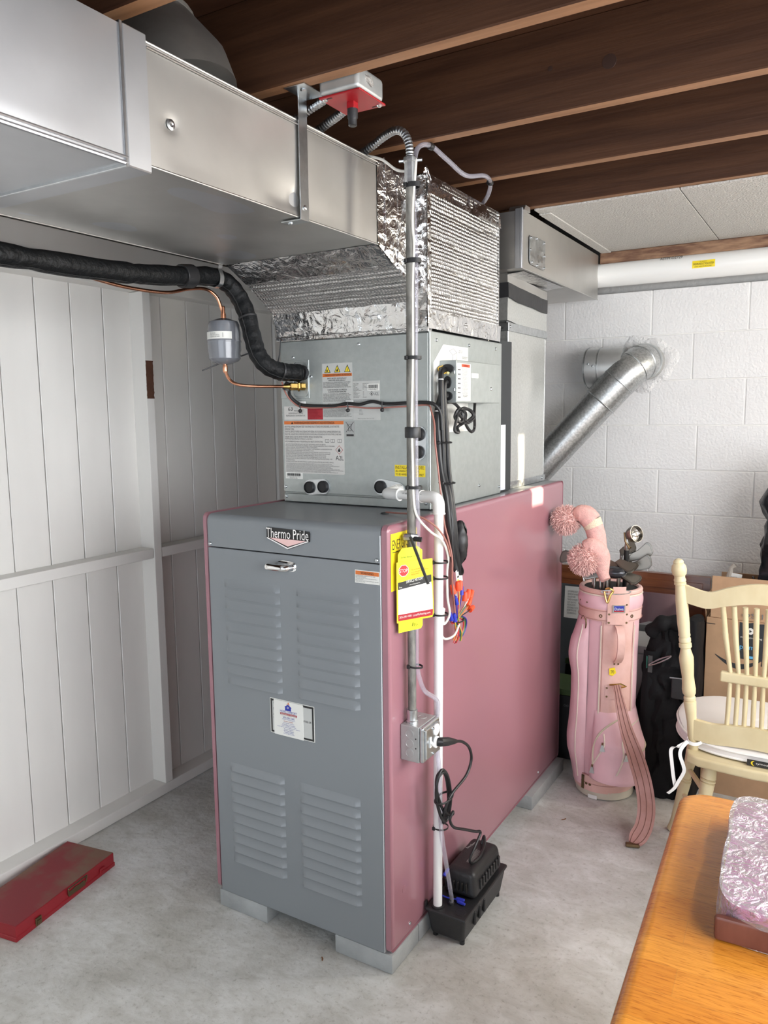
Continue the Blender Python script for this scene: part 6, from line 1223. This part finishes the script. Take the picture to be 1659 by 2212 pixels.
# ================================================================== CREAM CHAIR seen from behind
chair = thing('spindle_chair', 'cream painted turned-post spindle chair with its back to the viewer', 'chair', (0.815, 1.0, 0))
def post(x0, y0, z0, x1, y1, z1):
    a, b = V((x0, y0, z0)), V((x1, y1, z1)); L = (b-a).length
    pr = [(0.0175, 0), (0.018, 0.02), (0.0165, 0.03), (0.0150, 0.10), (0.0185, 0.150), (0.0195, 0.165), (0.0195, 0.172), (0.0155, 0.174), (0.0185, 0.178), (0.0185, 0.186), (0.0150, 0.190), (0.0200, 0.200), (0.0215, 0.215), (0.0195, 0.235), (0.0185, 0.26), (0.0215, 0.300), (0.0225, 0.325), (0.0160, 0.352), (0.0150, 0.358), (0.0195, 0.362), (0.0195, 0.374), (0.0155, 0.377), (0.0185, 0.381), (0.0185, 0.392), (0.0160, 0.396), (0.0185, 0.402), (0.0175, 0.410), (0.0190, 0.44), (0.0190, 0.52), (0.0155, 0.575), (0.0185, 0.577), (0.0185, 0.583), (0.0160, 0.585), (0.0185, 0.588), (0.0185, 0.594), (0.0165, 0.597), (0.0165, 0.606), (0.0215, 0.612), (0.0235, 0.625), (0.0215, 0.640), (0.0150, 0.648), (0.0165, 0.652), (0.0120, 0.660), (0.003, 0.664)]
    s = L/0.664
    return obj('back_post', G().lathe([(r, z*s) for r, z in pr], a, b-a, 24), M_cream, chair)
CX = 0.815
for sg in (-1, 1): post(CX+sg*0.183, 0.893, 0.447, CX+sg*0.248, 0.857, 1.082)
def rail(name, zc, amp, hw, h, ya, curve=0.03, th=0.018, top=True):
    n = 40; poly_t = []; poly_b = []
    for i in range(n+1):
        t = -1+2*i/n; x = CX + hw*t; c = abs(t)
        wave = amp*(math.exp(-((c-0.0)/0.52)**2)*1.0 + 0.35*c**6 - 0.25*math.exp(-((c-0.68)/0.16)**2))
        poly_t.append((x, zc+h/2+wave)); poly_b.append((x, zc-h/2+wave*0.75))
    vs = []; fs = []
    for i in range(n+1):
        y = ya - curve*(1-((i-n/2)/(n/2))**2)*1.0 + 0.0
        for yy, p in ((y-th/2, poly_b[i]), (y-th/2, poly_t[i]), (y+th/2, poly_t[i]), (y+th/2, poly_b[i])): vs.append((p[0], yy, p[1]))
    for i in range(n):
        for k in range(4): fs.append((i*4+k, i*4+4+k, i*4+4+(k+1) % 4, i*4+(k+1) % 4))
    fs.append((0, 1, 2, 3)); fs.append((n*4+3, n*4+2, n*4+1, n*4))
    return obj(name, G().add(vs, fs), M_cream, chair, 30)
rail('crest_rail', 0.958, 0.040, 0.226, 0.052, 0.866, 0.012); rail('lower_rail', 0.517, 0.012, 0.187, 0.066, 0.884, 0.008)
obj('middle_rail', G().box(CX-0.112, CX+0.112, 0.866, 0.892, 0.697, 0.7295, 0.006, 3), M_cream, chair)
for i in range(8):
    t = -1+2*i/7
    obj('spindle', G().tube([(CX+0.112*t, 0.866, 0.945), (CX+0.101*t, 0.877, 0.84), (CX+0.083*t, 0.879, 0.728)], [0.0082, 0.0088, 0.0068], 12), M_cream, chair)
    obj('spindle', G().tube([(CX+0.083*t, 0.879, 0.699), (CX+0.084*t, 0.880, 0.62), (CX+0.087*t, 0.884, 0.552)], [0.0068, 0.0078, 0.0070], 12), M_cream, chair)
seatp = [(-0.205, 0.03), (-0.195, 0.0), (-0.16, -0.022), (0, -0.035), (0.16, -0.022), (0.195, 0.0), (0.205, 0.03), (0.222, 0.22), (0.215, 0.36), (0.17, 0.40), (0, 0.415), (-0.17, 0.40), (-0.215, 0.36), (-0.222, 0.22)]
bm = bmesh.new(); f = bm.faces.new([bm.verts.new((CX+a_, 0.845+b_, 0.418)) for a_, b_ in seatp]); r = bmesh.ops.extrude_face_region(bm, geom=[f])
for v in [e for e in r['geom'] if isinstance(e, bmesh.types.BMVert)]: v.co.z += 0.032
bmesh.ops.bevel(bm, geom=[e for e in bm.edges if len(e.link_faces) == 2 and abs(e.link_faces[0].normal.z - e.link_faces[1].normal.z) > 0.5], offset=0.008, segments=3, profile=0.5, affect='EDGES')
obj('seat', G().bm(bm), M_cream, chair)
def leg(a, b):
    a, b = V(a), V(b); L = (b-a).length
    pr = [(0.0155, 0), (0.0185, 0.04), (0.0215, 0.10), (0.0235, 0.14), (0.018, 0.148), (0.0235, 0.156), (0.0235, 0.166), (0.018, 0.172), (0.0225, 0.180), (0.0215, 0.26), (0.016, 0.40), (0.0155, 0.46), (0.020, 0.468), (0.020, 0.478), (0.016, 0.484), (0.0210, 0.494), (0.0195, 0.60), (0.0165, 0.86), (0.0175, 0.93), (0.0215, 0.985), (0.016, 1.0)]
    return obj('leg', G().lathe([(r, z*L) for r, z in pr], a, b-a, 20), M_cream, chair)
leg((CX-0.205, 1.135, 0.419), (CX-0.285, 1.169, 0.0)); leg((CX+0.205, 1.135, 0.419), (CX+0.285, 1.169, 0.0))
leg((CX-0.128, 0.900, 0.419), (CX-0.175, 0.835, 0.0)); leg((CX+0.128, 0.900, 0.419), (CX+0.175, 0.835, 0.0))
for z, t in ((0.26, 0.38), (0.16, 0.62)):
    for sg in (-1, 1): obj('stretcher', G().tube([(CX+sg*(0.205+0.080*t), 1.135+0.034*t, z+0.003), (CX+sg*(0.15+0.045*t), 1.03, z-0.01), (CX+sg*(0.128+0.047*t), 0.90-0.065*t, z-0.02)], [0.008, 0.0105, 0.008], 10), M_cream, chair)
obj('seat_fringe', G().box(CX-0.18, CX+0.18, 0.86, 0.90, 0.411, 0.4185, 0.002, 1), mat('grey_felt', (0.3, 0.28, 0.25), 0.9, bump=0.8, bscale=120), chair)
# cushion on the seat, tied to the post
cu = thing('seat_cushion', 'white vinyl piped cushion lying on the cream chair seat, tied with ribbon', 'cushion', (CX, 1.05, 0.451))
cp = []
for k in range(72):
    a_ = 2*PI*k/72; c, s = math.cos(a_), math.sin(a_); kx = (abs(c)**3.2+abs(s)**3.2)**(-1/3.2)
    x = 0.262*kx*c; y = 1.060+0.205*kx*s
    if s < 0: x *= (1 - 0.28*(-s)**2)
    cp.append((CX+x, y))
vs = []; fs = []; prof = [(0.955, 0.0), (0.99, 0.006), (1.0, 0.022), (1.0, 0.048), (0.985, 0.062), (0.90, 0.071), (0.5, 0.075), (0.02, 0.075)]
for s_, z in prof:
    for x, y in cp:
        yy = 1.06+(y-1.06)*s_; k = min(1, max(0, (yy-0.90)/0.10)); vs.append((CX+(x-CX)*s_, yy, 0.4515+z*(0.50+0.50*k*k*(3-2*k))+0.002*nz((x*3, y*3, z*9), 4)*k))
m_ = len(cp)
for i in range(len(prof)-1):
    for k in range(m_): fs.append((i*m_+k, i*m_+(k+1) % m_, (i+1)*m_+(k+1) % m_, (i+1)*m_+k))
fs.append(tuple(range(m_-1, -1, -1))); fs.append(tuple(range((len(prof)-1)*m_, len(prof)*m_)))
obj('pad', G().add(vs, fs), M_cushion, cu)
for s_, z in ((1.0, 0.014), (0.998, 0.055)): obj('piping', G().tube([(CX+(x-CX)*s_, 1.06+(y-1.06)*s_, 0.4515+z*(0.5+0.5*min(1, max(0, (1.06+(y-1.06)*s_-0.90)/0.10)))) for x, y in cp+cp[:1]], 0.0042, 8), mat('white_cord', (0.80, 0.79, 0.76), 0.4), cu)
ctag = obj('brand_tag', G().box(0.795, 0.880, 0.8395, 0.8425, 0.452, 0.472, 0.0008, 1), M_ink, cu)
obj('moon_mark', G().prism([(0.010*math.cos(t), 0.008*math.sin(t)) for t in [PI*0.5+PI*k/8 for k in range(9)]] + [(0.004*math.cos(t)-0.001, 0.006*math.sin(t)) for t in [PI*1.5-PI*k/8 for k in range(9)]], (0.816, 0.8394, 0.462), X, Z, (0, -0.0003, 0)), M_yellow, ctag)
lettering('tymox', (0.820, 0.8394, 0.4585), X, Z, 0.036, 0.007, M_whitelabel, ctag)
def rib(pts, w=0.011): return obj('tie_ribbon', G().ribbon(smoothpath(pts, 7), w, V((0.3, 0.15, 1)) , 0.0012), mat('white_ribbon', (0.80, 0.79, 0.77), 0.6), cu)
rib([(0.668, 0.900, 0.505), (0.660, 0.878, 0.485), (0.640, 0.866, 0.476), (0.618, 0.868, 0.478), (0.610, 0.880, 0.488)])
obj('tie_ribbon', G().ribbon(smoothpath([(0.615, 0.862, 0.480), (0.592, 0.850, 0.465), (0.570, 0.846, 0.452), (0.573, 0.845, 0.41), (0.580, 0.845, 0.36), (0.586, 0.845, 0.33)], 7), 0.011, V((0.9, 0.3, 0.25)), 0.0012), MATS['white_ribbon'], cu)
obj('tie_ribbon', G().ribbon(smoothpath([(0.618, 0.860, 0.484), (0.602, 0.848, 0.462), (0.598, 0.844, 0.438), (0.610, 0.842, 0.405), (0.612, 0.842, 0.385), (0.598, 0.842, 0.352), (0.584, 0.842, 0.322), (0.565, 0.842, 0.300)], 7), 0.011, V((0.9, 0.3, 0.25)), 0.0012), MATS['white_ribbon'], cu)

# ================================================================== BOXES AND BAGS by the back wall
def carton(name, x0, x1, y0, y1, z0, z1, label):
    t = thing(name, label, 'cardboard box', ((x0+x1)/2, (y0+y1)/2, z0))
    g = G(); w = 0.005
    g.box(x0, x1, y0, y0+w, z0, z1); g.box(x0, x1, y1-w, y1, z0, z1); g.box(x0, x0+w, y0+w, y1-w, z0, z1); g.box(x1-w, x1, y0+w, y1-w, z0, z1); g.box(x0+w, x1-w, y0+w, y1-w, z0, z0+w)
    obj('walls', g, M_card, t, 0); return t
bx = carton('cardboard_box', 0.566, 0.90, 1.55, 1.84, 0.0, 0.728, 'open brown cardboard box with printed smile behind the cream chair')
obj('flap', G().box(0.578, 0.888, 1.552, 1.556, 0.729, 0.895, 0.001, 1, rot=Matrix.Rotation(-0.05, 3, 'X'), piv=(0.8, 1.554, 0.729)), M_card, bx)
obj('flap', G().box(0.578, 0.82, 1.834, 1.838, 0.729, 0.86, 0.001, 1), M_card, bx); obj('flap', G().box(0.555, 0.559, 1.57, 1.82, 0.70, 0.80, 0.001, 1, rot=Matrix.Rotation(-0.1, 3, 'Y')), M_card, bx)
obj('tape_corner', G().box(0.5635, 0.598, 1.5485, 1.5495, 0.702, 0.7045), M_ink, bx)
lb2 = obj('black_label', G().prism([(0, 0), (0.088, 0), (0.088, 0.148), (0.07, 0.146), (0.055, 0.150), (0.02, 0.143), (0.0, 0.147)], (0.686, 1.5496, 0.576), X, Z, (0, -0.0006, 0)), mat('black_print', (0.022, 0.026, 0.030), 0.5), bx)
lettering('prime', (0.690, 1.5489, 0.610), X, Z, 0.068, 0.024, mat('print_blue', (0.10, 0.42, 0.72), 0.5), lb2); lettering('video streaming', (0.690, 1.5489, 0.658), X, Z, 0.078, 0.010, M_whitelabel, lb2)
obj('play_mark', G().prism([(0.012*math.cos(2*PI*k/20), 0.013*math.sin(2*PI*k/20)) for k in range(20)], (0.726, 1.5490, 0.690), X, Z, (0, -0.0003, 0)), M_whitelabel, lb2); obj('play_mark', G().prism([(-0.004, -0.006), (-0.004, 0.006), (0.006, 0)], (0.726, 1.5486, 0.690), X, Z, (0, -0.0003, 0)), M_ink, lb2)
obj('swoosh', G().prism([(0.012+0.05*t, 0.594-0.576-0.006-0.012*math.sin(PI*t)) for t in [k/8 for k in range(9)]] + [(0.066-0.052*t, 0.016-0.006*math.sin(PI*t)) for t in [k/8 for k in range(9)]], (0.694, 1.5489, 0.580), X, Z, (0, -0.0003, 0)), MATS['print_blue'], lb2)
sm = [(0.602+0.168*t, 0.583 - 0.042*math.sin(PI*(0.10+0.80*t)) + 0.012) for t in [k/20 for k in range(21)]]; sm2 = [(0.770-0.170*t, 0.578 - 0.060*math.sin(PI*(0.06+0.86*(1-t))) + 0.014) for t in [k/20 for k in range(21)]]
obj('smile_print', G().prism(sm + sm2, (0, 1.5496, 0), X, Z, (0, -0.0005, 0)), MATS['black_print'], bx)
obj('smile_arrow', G().prism([(0.752, 0.578), (0.782, 0.588), (0.778, 0.552), (0.768, 0.556), (0.770, 0.574)], (0, 1.5496, 0), X, Z, (0, -0.0005, 0)), MATS['black_print'], bx)
lettering('OS-1', (0.692, 1.5490, 0.742), X, Z, 0.075, 0.020, M_inkg, bx)
pk_ = thing('wrapped_item', 'small item in clear wrap with printed label sticking out of the open box', 'package', (0.63, 1.70, 0.78))
obj('item', G().box(0.60, 0.665, 1.70, 1.73, 0.62, 0.865, 0.004, 2, rot=Matrix.Rotation(0.1, 3, 'Y')), mat('tan_card', (0.35, 0.26, 0.17), 0.7), pk_)
nl_ = obj('printed_label', G().box(0.628, 0.670, 1.694, 1.696, 0.835, 0.885, rot=Matrix.Rotation(0.12, 3, 'Y')), M_whitelabel, pk_); obj('wrap_tail', G().tube([(0.622, 1.70, 0.865), (0.630, 1.70, 0.905), (0.642, 1.70, 0.918)], [0.012, 0.008, 0.009], 8), mat('grey_wrap', (0.42, 0.38, 0.33), 0.25), pk_)
lettering('2022\n3 14 06', (0.632, 1.6925, 0.850), X, Z, 0.032, 0.022, M_ink, pk_)
solo('dark_stick', G().tube([(0.772, 1.68, 0.60), (0.735, 1.68, 0.845), (0.712, 1.68, 0.882)], [0.006, 0.006, 0.004], 8), mat('dark_grey_plastic', (0.06, 0.055, 0.06), 0.5), 'thin dark stick standing in the open cardboard box', 'stick')
bx2 = carton('cardboard_box', 0.907, 1.33, 1.50, 1.90, 0.0, 0.70, 'second brown cardboard box under the black film bag at the right edge')
obj('top_flaps', G().box(0.907, 1.33, 1.50, 1.698, 0.7005, 0.704).box(0.907, 1.33, 1.702, 1.90, 0.7005, 0.704), M_card, bx2, 0)
def lump(name, c, r, sq, amp, sc, seed, m, label, cat, flat=None):
    g = G(); g.sphere((0, 0, 0), 1.0, 48, 32); out = []
    for p in g.v:
        p = V(p); d = 1 + amp*nz(p, sc, seed) + amp*0.5*nz(p, sc*2.4, seed+5); q = V((c[0]+p.x*r*sq[0]*d, c[1]+p.y*r*sq[1]*d, c[2]+p.z*r*sq[2]*d))
        if flat is not None and q.z < flat: q.z = flat + (q.z-flat)*0.02
        out.append(tuple(q))
    g.v = out; return solo(name, g, m, label, cat, 60)
lump('black_film_bag', (1.005, 1.70, 1.04), 0.275, (1.0, 0.5, 1.18), 0.35, 1.5, 4, M_trash, 'shiny black film bag standing on boxes at the right edge', 'bag', 0.705)
# black nylon duffel and folding things
df = thing('duffel_bag', 'tall black nylon duffel bag standing between the golf bag and the chair', 'bag', (0.425, 1.52, 0))
def duf(u, v):
    a_ = 2*PI*u; c, s = math.cos(a_), math.sin(a_); k = (abs(c)**3+abs(s)**3)**(-1/3)
    t = v; w = (0.105 - 0.045*max(0, (t-0.72)/0.28)); dpt = 0.125 - 0.05*max(0, (t-0.8)/0.2)
    sag = 0.02*math.sin(t*7) ; p = V((0.415 + 0.030*t + w*k*c + 0.020*nz((c, s, t*4), 1.6, 4), 1.52 + dpt*k*s, 0.70*t))
    p.x += 0.008*nz((c*2, s*2, t*9), 1.4, 8); p.y += 0.020*nz((c*2.6, s*2, t*9), 1.7, 9); return p
obj('body', G().grid(duf, 56, 48), M_duffel, df); obj('bottom', G().box(0.33, 0.50, 1.42, 1.62, 0.0, 0.02, 0.004, 1), M_duffel, df)
obj('top_roll', G().tube(smoothpath([(0.375, 1.46, 0.66), (0.405, 1.44, 0.700), (0.45, 1.45, 0.715), (0.50, 1.47, 0.700)], 6), [0.030+0.005*math.sin(i) for i in range(19)], 14), M_duffel, df)
obj('side_flap', G().grid(lambda u, v: V((0.345+0.055*u+0.01*v, 1.392-0.012*math.sin(PI*u)+0.02*v, 0.14+0.46*v)), 8, 12), M_duffel, df)
obj('green_strip', G().box(0.372, 0.377, 1.380, 1.384, 0.535, 0.585, 0.001, 1), mat('dull_green', (0.01, 0.10, 0.07), 0.5), df); obj('grey_tab', G().box(0.379, 0.396, 1.379, 1.384, 0.520, 0.588, 0.001, 1), mat('charcoal_web', (0.045, 0.045, 0.045), 0.6), df)
obj('carabiner', G().tube([V((0.425, 1.375, 0.575)) + V((0.040*math.cos(t)+0.010*math.sin(t), 0.0, 0.012*math.sin(t)+0.022*math.cos(t))) for t in [2*PI*k/24 for k in range(25)]], 0.0035, 8), mat('polished_grey', (0.35, 0.35, 0.36), 0.15, 1.0), df)
cr = thing('black_storage_bag', 'black fabric case with orange zip tag beside the brown cardboard box', 'bag', (0.53, 1.5, 0))
def crb(u, v):
    a_ = 2*PI*u; c, s = math.cos(a_), math.sin(a_); k = (abs(c)**5+abs(s)**5)**(-1/5); t = v
    return V((0.533 + 0.028*k*c + 0.006*nz((c, s, t*5), 2, 5), 1.50 + 0.115*k*s, 0.72*t*(1-0.04*s)))
obj('body', G().grid(crb, 40, 30), M_duffel, cr); obj('bottom', G().box(0.506, 0.560, 1.39, 1.61, 0, 0.015), M_duffel, cr)
obj('top_cover', G().sphere((0.533, 1.50, 0.715), 0.030, 16, 10, (0.95, 3.6, 0.7)), M_duffel, cr)
obj('front_pocket', G().box(0.470, 0.553, 1.372, 1.386, 0.43, 0.515, 0.006, 2), M_blackp, cr)
obj('orange_tag', G().ribbon([(0.520, 1.369, 0.521), (0.540, 1.369, 0.513), (0.528, 1.369, 0.497)], 0.006, Z, 0.002), M_nutorange, cr); obj('grey_bar', G().cyl((0.465, 1.370, 0.515), (0.52, 1.370, 0.518), 0.003, n=8), M_zinc, cr)
wbn = thing('storage_bin', 'white plastic bin half hidden behind the golf bag', 'bin', (0.31, 1.72, 0))
g = G(); bm = bmesh.new(); bmesh.ops.create_cube(bm, size=1)
for v in bm.verts:
    k = 0.88 if v.co.z < 0 else 1.0; v.co = V((0.285+v.co.x*0.17*k, 1.735+v.co.y*0.22*k, 0.26+v.co.z*0.52))
bmesh.ops.bevel(bm, geom=bm.edges[:], offset=0.02, segments=3, profile=0.5, affect='EDGES'); obj('tub', g.bm(bm), M_bin, wbn); obj('lid', G().box(0.192, 0.378, 1.617, 1.853, 0.515, 0.552, 0.008, 2), M_bin, wbn)
dc = thing('storage_case', 'low black case with dark green lid behind the furnace end', 'case', (-0.02, 1.65, 0))
obj('case_body', G().box(-0.17, 0.058, 1.555, 1.755, 0.0, 0.295, 0.006, 2), M_blackp, dc); obj('lid', G().box(-0.172, 0.060, 1.553, 1.757, 0.2955, 0.325, 0.005, 2), M_greentop, dc)
lettering('oo', (-0.012, 1.5545, 0.245), X, Z, 0.022, 0.010, M_inkg, dc)

# ================================================================== TABLE and the wrapped package
tb = thing('wooden_table', 'honey coloured wooden table with rounded edge at the lower right', 'table', (1.331, -0.62, 0.0), 0.045)
bm = bmesh.new(); hx, hy = 0.565, 0.66; rc = 0.05; pts = []
for cx_, cy_, a0 in ((hx-rc, -hy+rc, -PI/2), (hx-rc, hy-rc, 0), (-hx+rc, hy-rc, PI/2), (-hx+rc, -hy+rc, PI)):
    for k in range(7): a_ = a0+PI/2*k/6; pts.append((cx_+rc*math.cos(a_), cy_+rc*math.sin(a_)))
prof = [(0.022, 0.698), (0.006, 0.700), (0.001, 0.706), (0.0, 0.713), (0.003, 0.722), (0.010, 0.7275), (0.022, 0.7300)]
vs = []; fs = []; n = len(pts)
for ins_, z in prof:
    for x, y in pts: vs.append((x*(1-ins_/hx), y*(1-ins_/hy), z))
for i in range(len(prof)-1):
    for k in range(n): fs.append((i*n+k, i*n+(k+1) % n, (i+1)*n+(k+1) % n, (i+1)*n+k))
fs.append(tuple(range(n-1, -1, -1))); fs.append(tuple(range((len(prof)-1)*n, len(prof)*n)))
obj('tabletop', G().add(vs, fs), M_table, tb)
for x, y in ((-0.49, 0.58), (0.49, 0.58), (-0.49, -0.58), (0.49, -0.58)): obj('leg', G().lathe([(0.022, 0), (0.030, 0.05), (0.026, 0.30), (0.034, 0.55), (0.034, 0.698)], (x, y, 0), Z, 16), M_table, tb)
obj('apron', G().box(-0.46, 0.46, 0.575, 0.595, 0.62, 0.698).box(-0.46, 0.46, -0.595, -0.575, 0.62, 0.698).box(-0.50, -0.48, -0.55, 0.55, 0.62, 0.698).box(0.48, 0.50, -0.55, 0.55, 0.62, 0.698), M_table, tb, 0)
pg = thing('wrapped_bundle', 'magenta cloth bundle in clear plastic wrap on the wooden table', 'package', (1.05, -0.28, 0.7305), 0.045)
def bun(u, v):
    a_ = 2*PI*u; c, s = math.cos(a_), math.sin(a_); k = (abs(c)**8+abs(s)**8)**(-1/8)
    sh = 1 - max(0, v-0.55)/0.45*0.999 if v > 0.55 else 1.0 - 0.03*abs(v-0.3)
    z = 0.052*min(1, v/0.5) + (0.014*math.sin(min(1, (v-0.5)/0.5)*PI/2) if v > 0.5 else 0)
    p = V((0.185*k*c*sh, 0.195*k*s*sh, z))
    d = nz((p.x*8, p.y*8, p.z*10), 1.0, 3)
    return p + V((0, 0, 0.008*d*min(1, v*2) if v > 0.4 else 0)) + V((c, s, 0))*0.004*d
obj('cloth', G().grid(bun, 80, 40), M_magenta, pg, 60)
obj('tray', G().box(-0.189, 0.189, -0.200, -0.186, 0.001, 0.042, 0.006, 2).box(-0.186, 0.186, -0.19, 0.196, 0.0005, 0.006), M_traycard, pg)
def wrp(u, v):
    p = bun(u, v); o = V((p.x, p.y, 0)); o = o.normalized() if o.length > 1e-4 else V((0, 0, 0)); w = 0.5 if v > 0.55 else 1
    q = p + o*(0.007*w + 0.004*nz((p.x*20, p.y*20, p.z*20), 1.0, 7)) + V((0, 0, 0.006+0.006*abs(nz((p.x*16, p.y*16, 3), 1.0, 8)) if v > 0.4 else 0.0))
    q.z = max(q.z, 0.0006); return q
obj('plastic_wrap', G().grid(wrp, 120, 60), M_wrap, pg, 60)

# small litter on the floor
for (x, y), lab, L, rot_ in (((0.15, 1.035), 'tiny brown twig on the floor before the golf bag', 0.02, 0.6), ((-0.20, -0.05), 'small dry leaf scrap on the floor near the front block', 0.014, 2.0)):
    solo('floor_litter', G().tube([(x, y, 0.0022), (x+L*0.5*math.cos(rot_), y+L*0.5*math.sin(rot_), 0.003), (x+L*math.cos(rot_+0.3), y+L*math.sin(rot_+0.3), 0.0022)], 0.0018, 5), mat('dry_leaf', (0.20, 0.08, 0.03), 0.8), lab, 'litter')
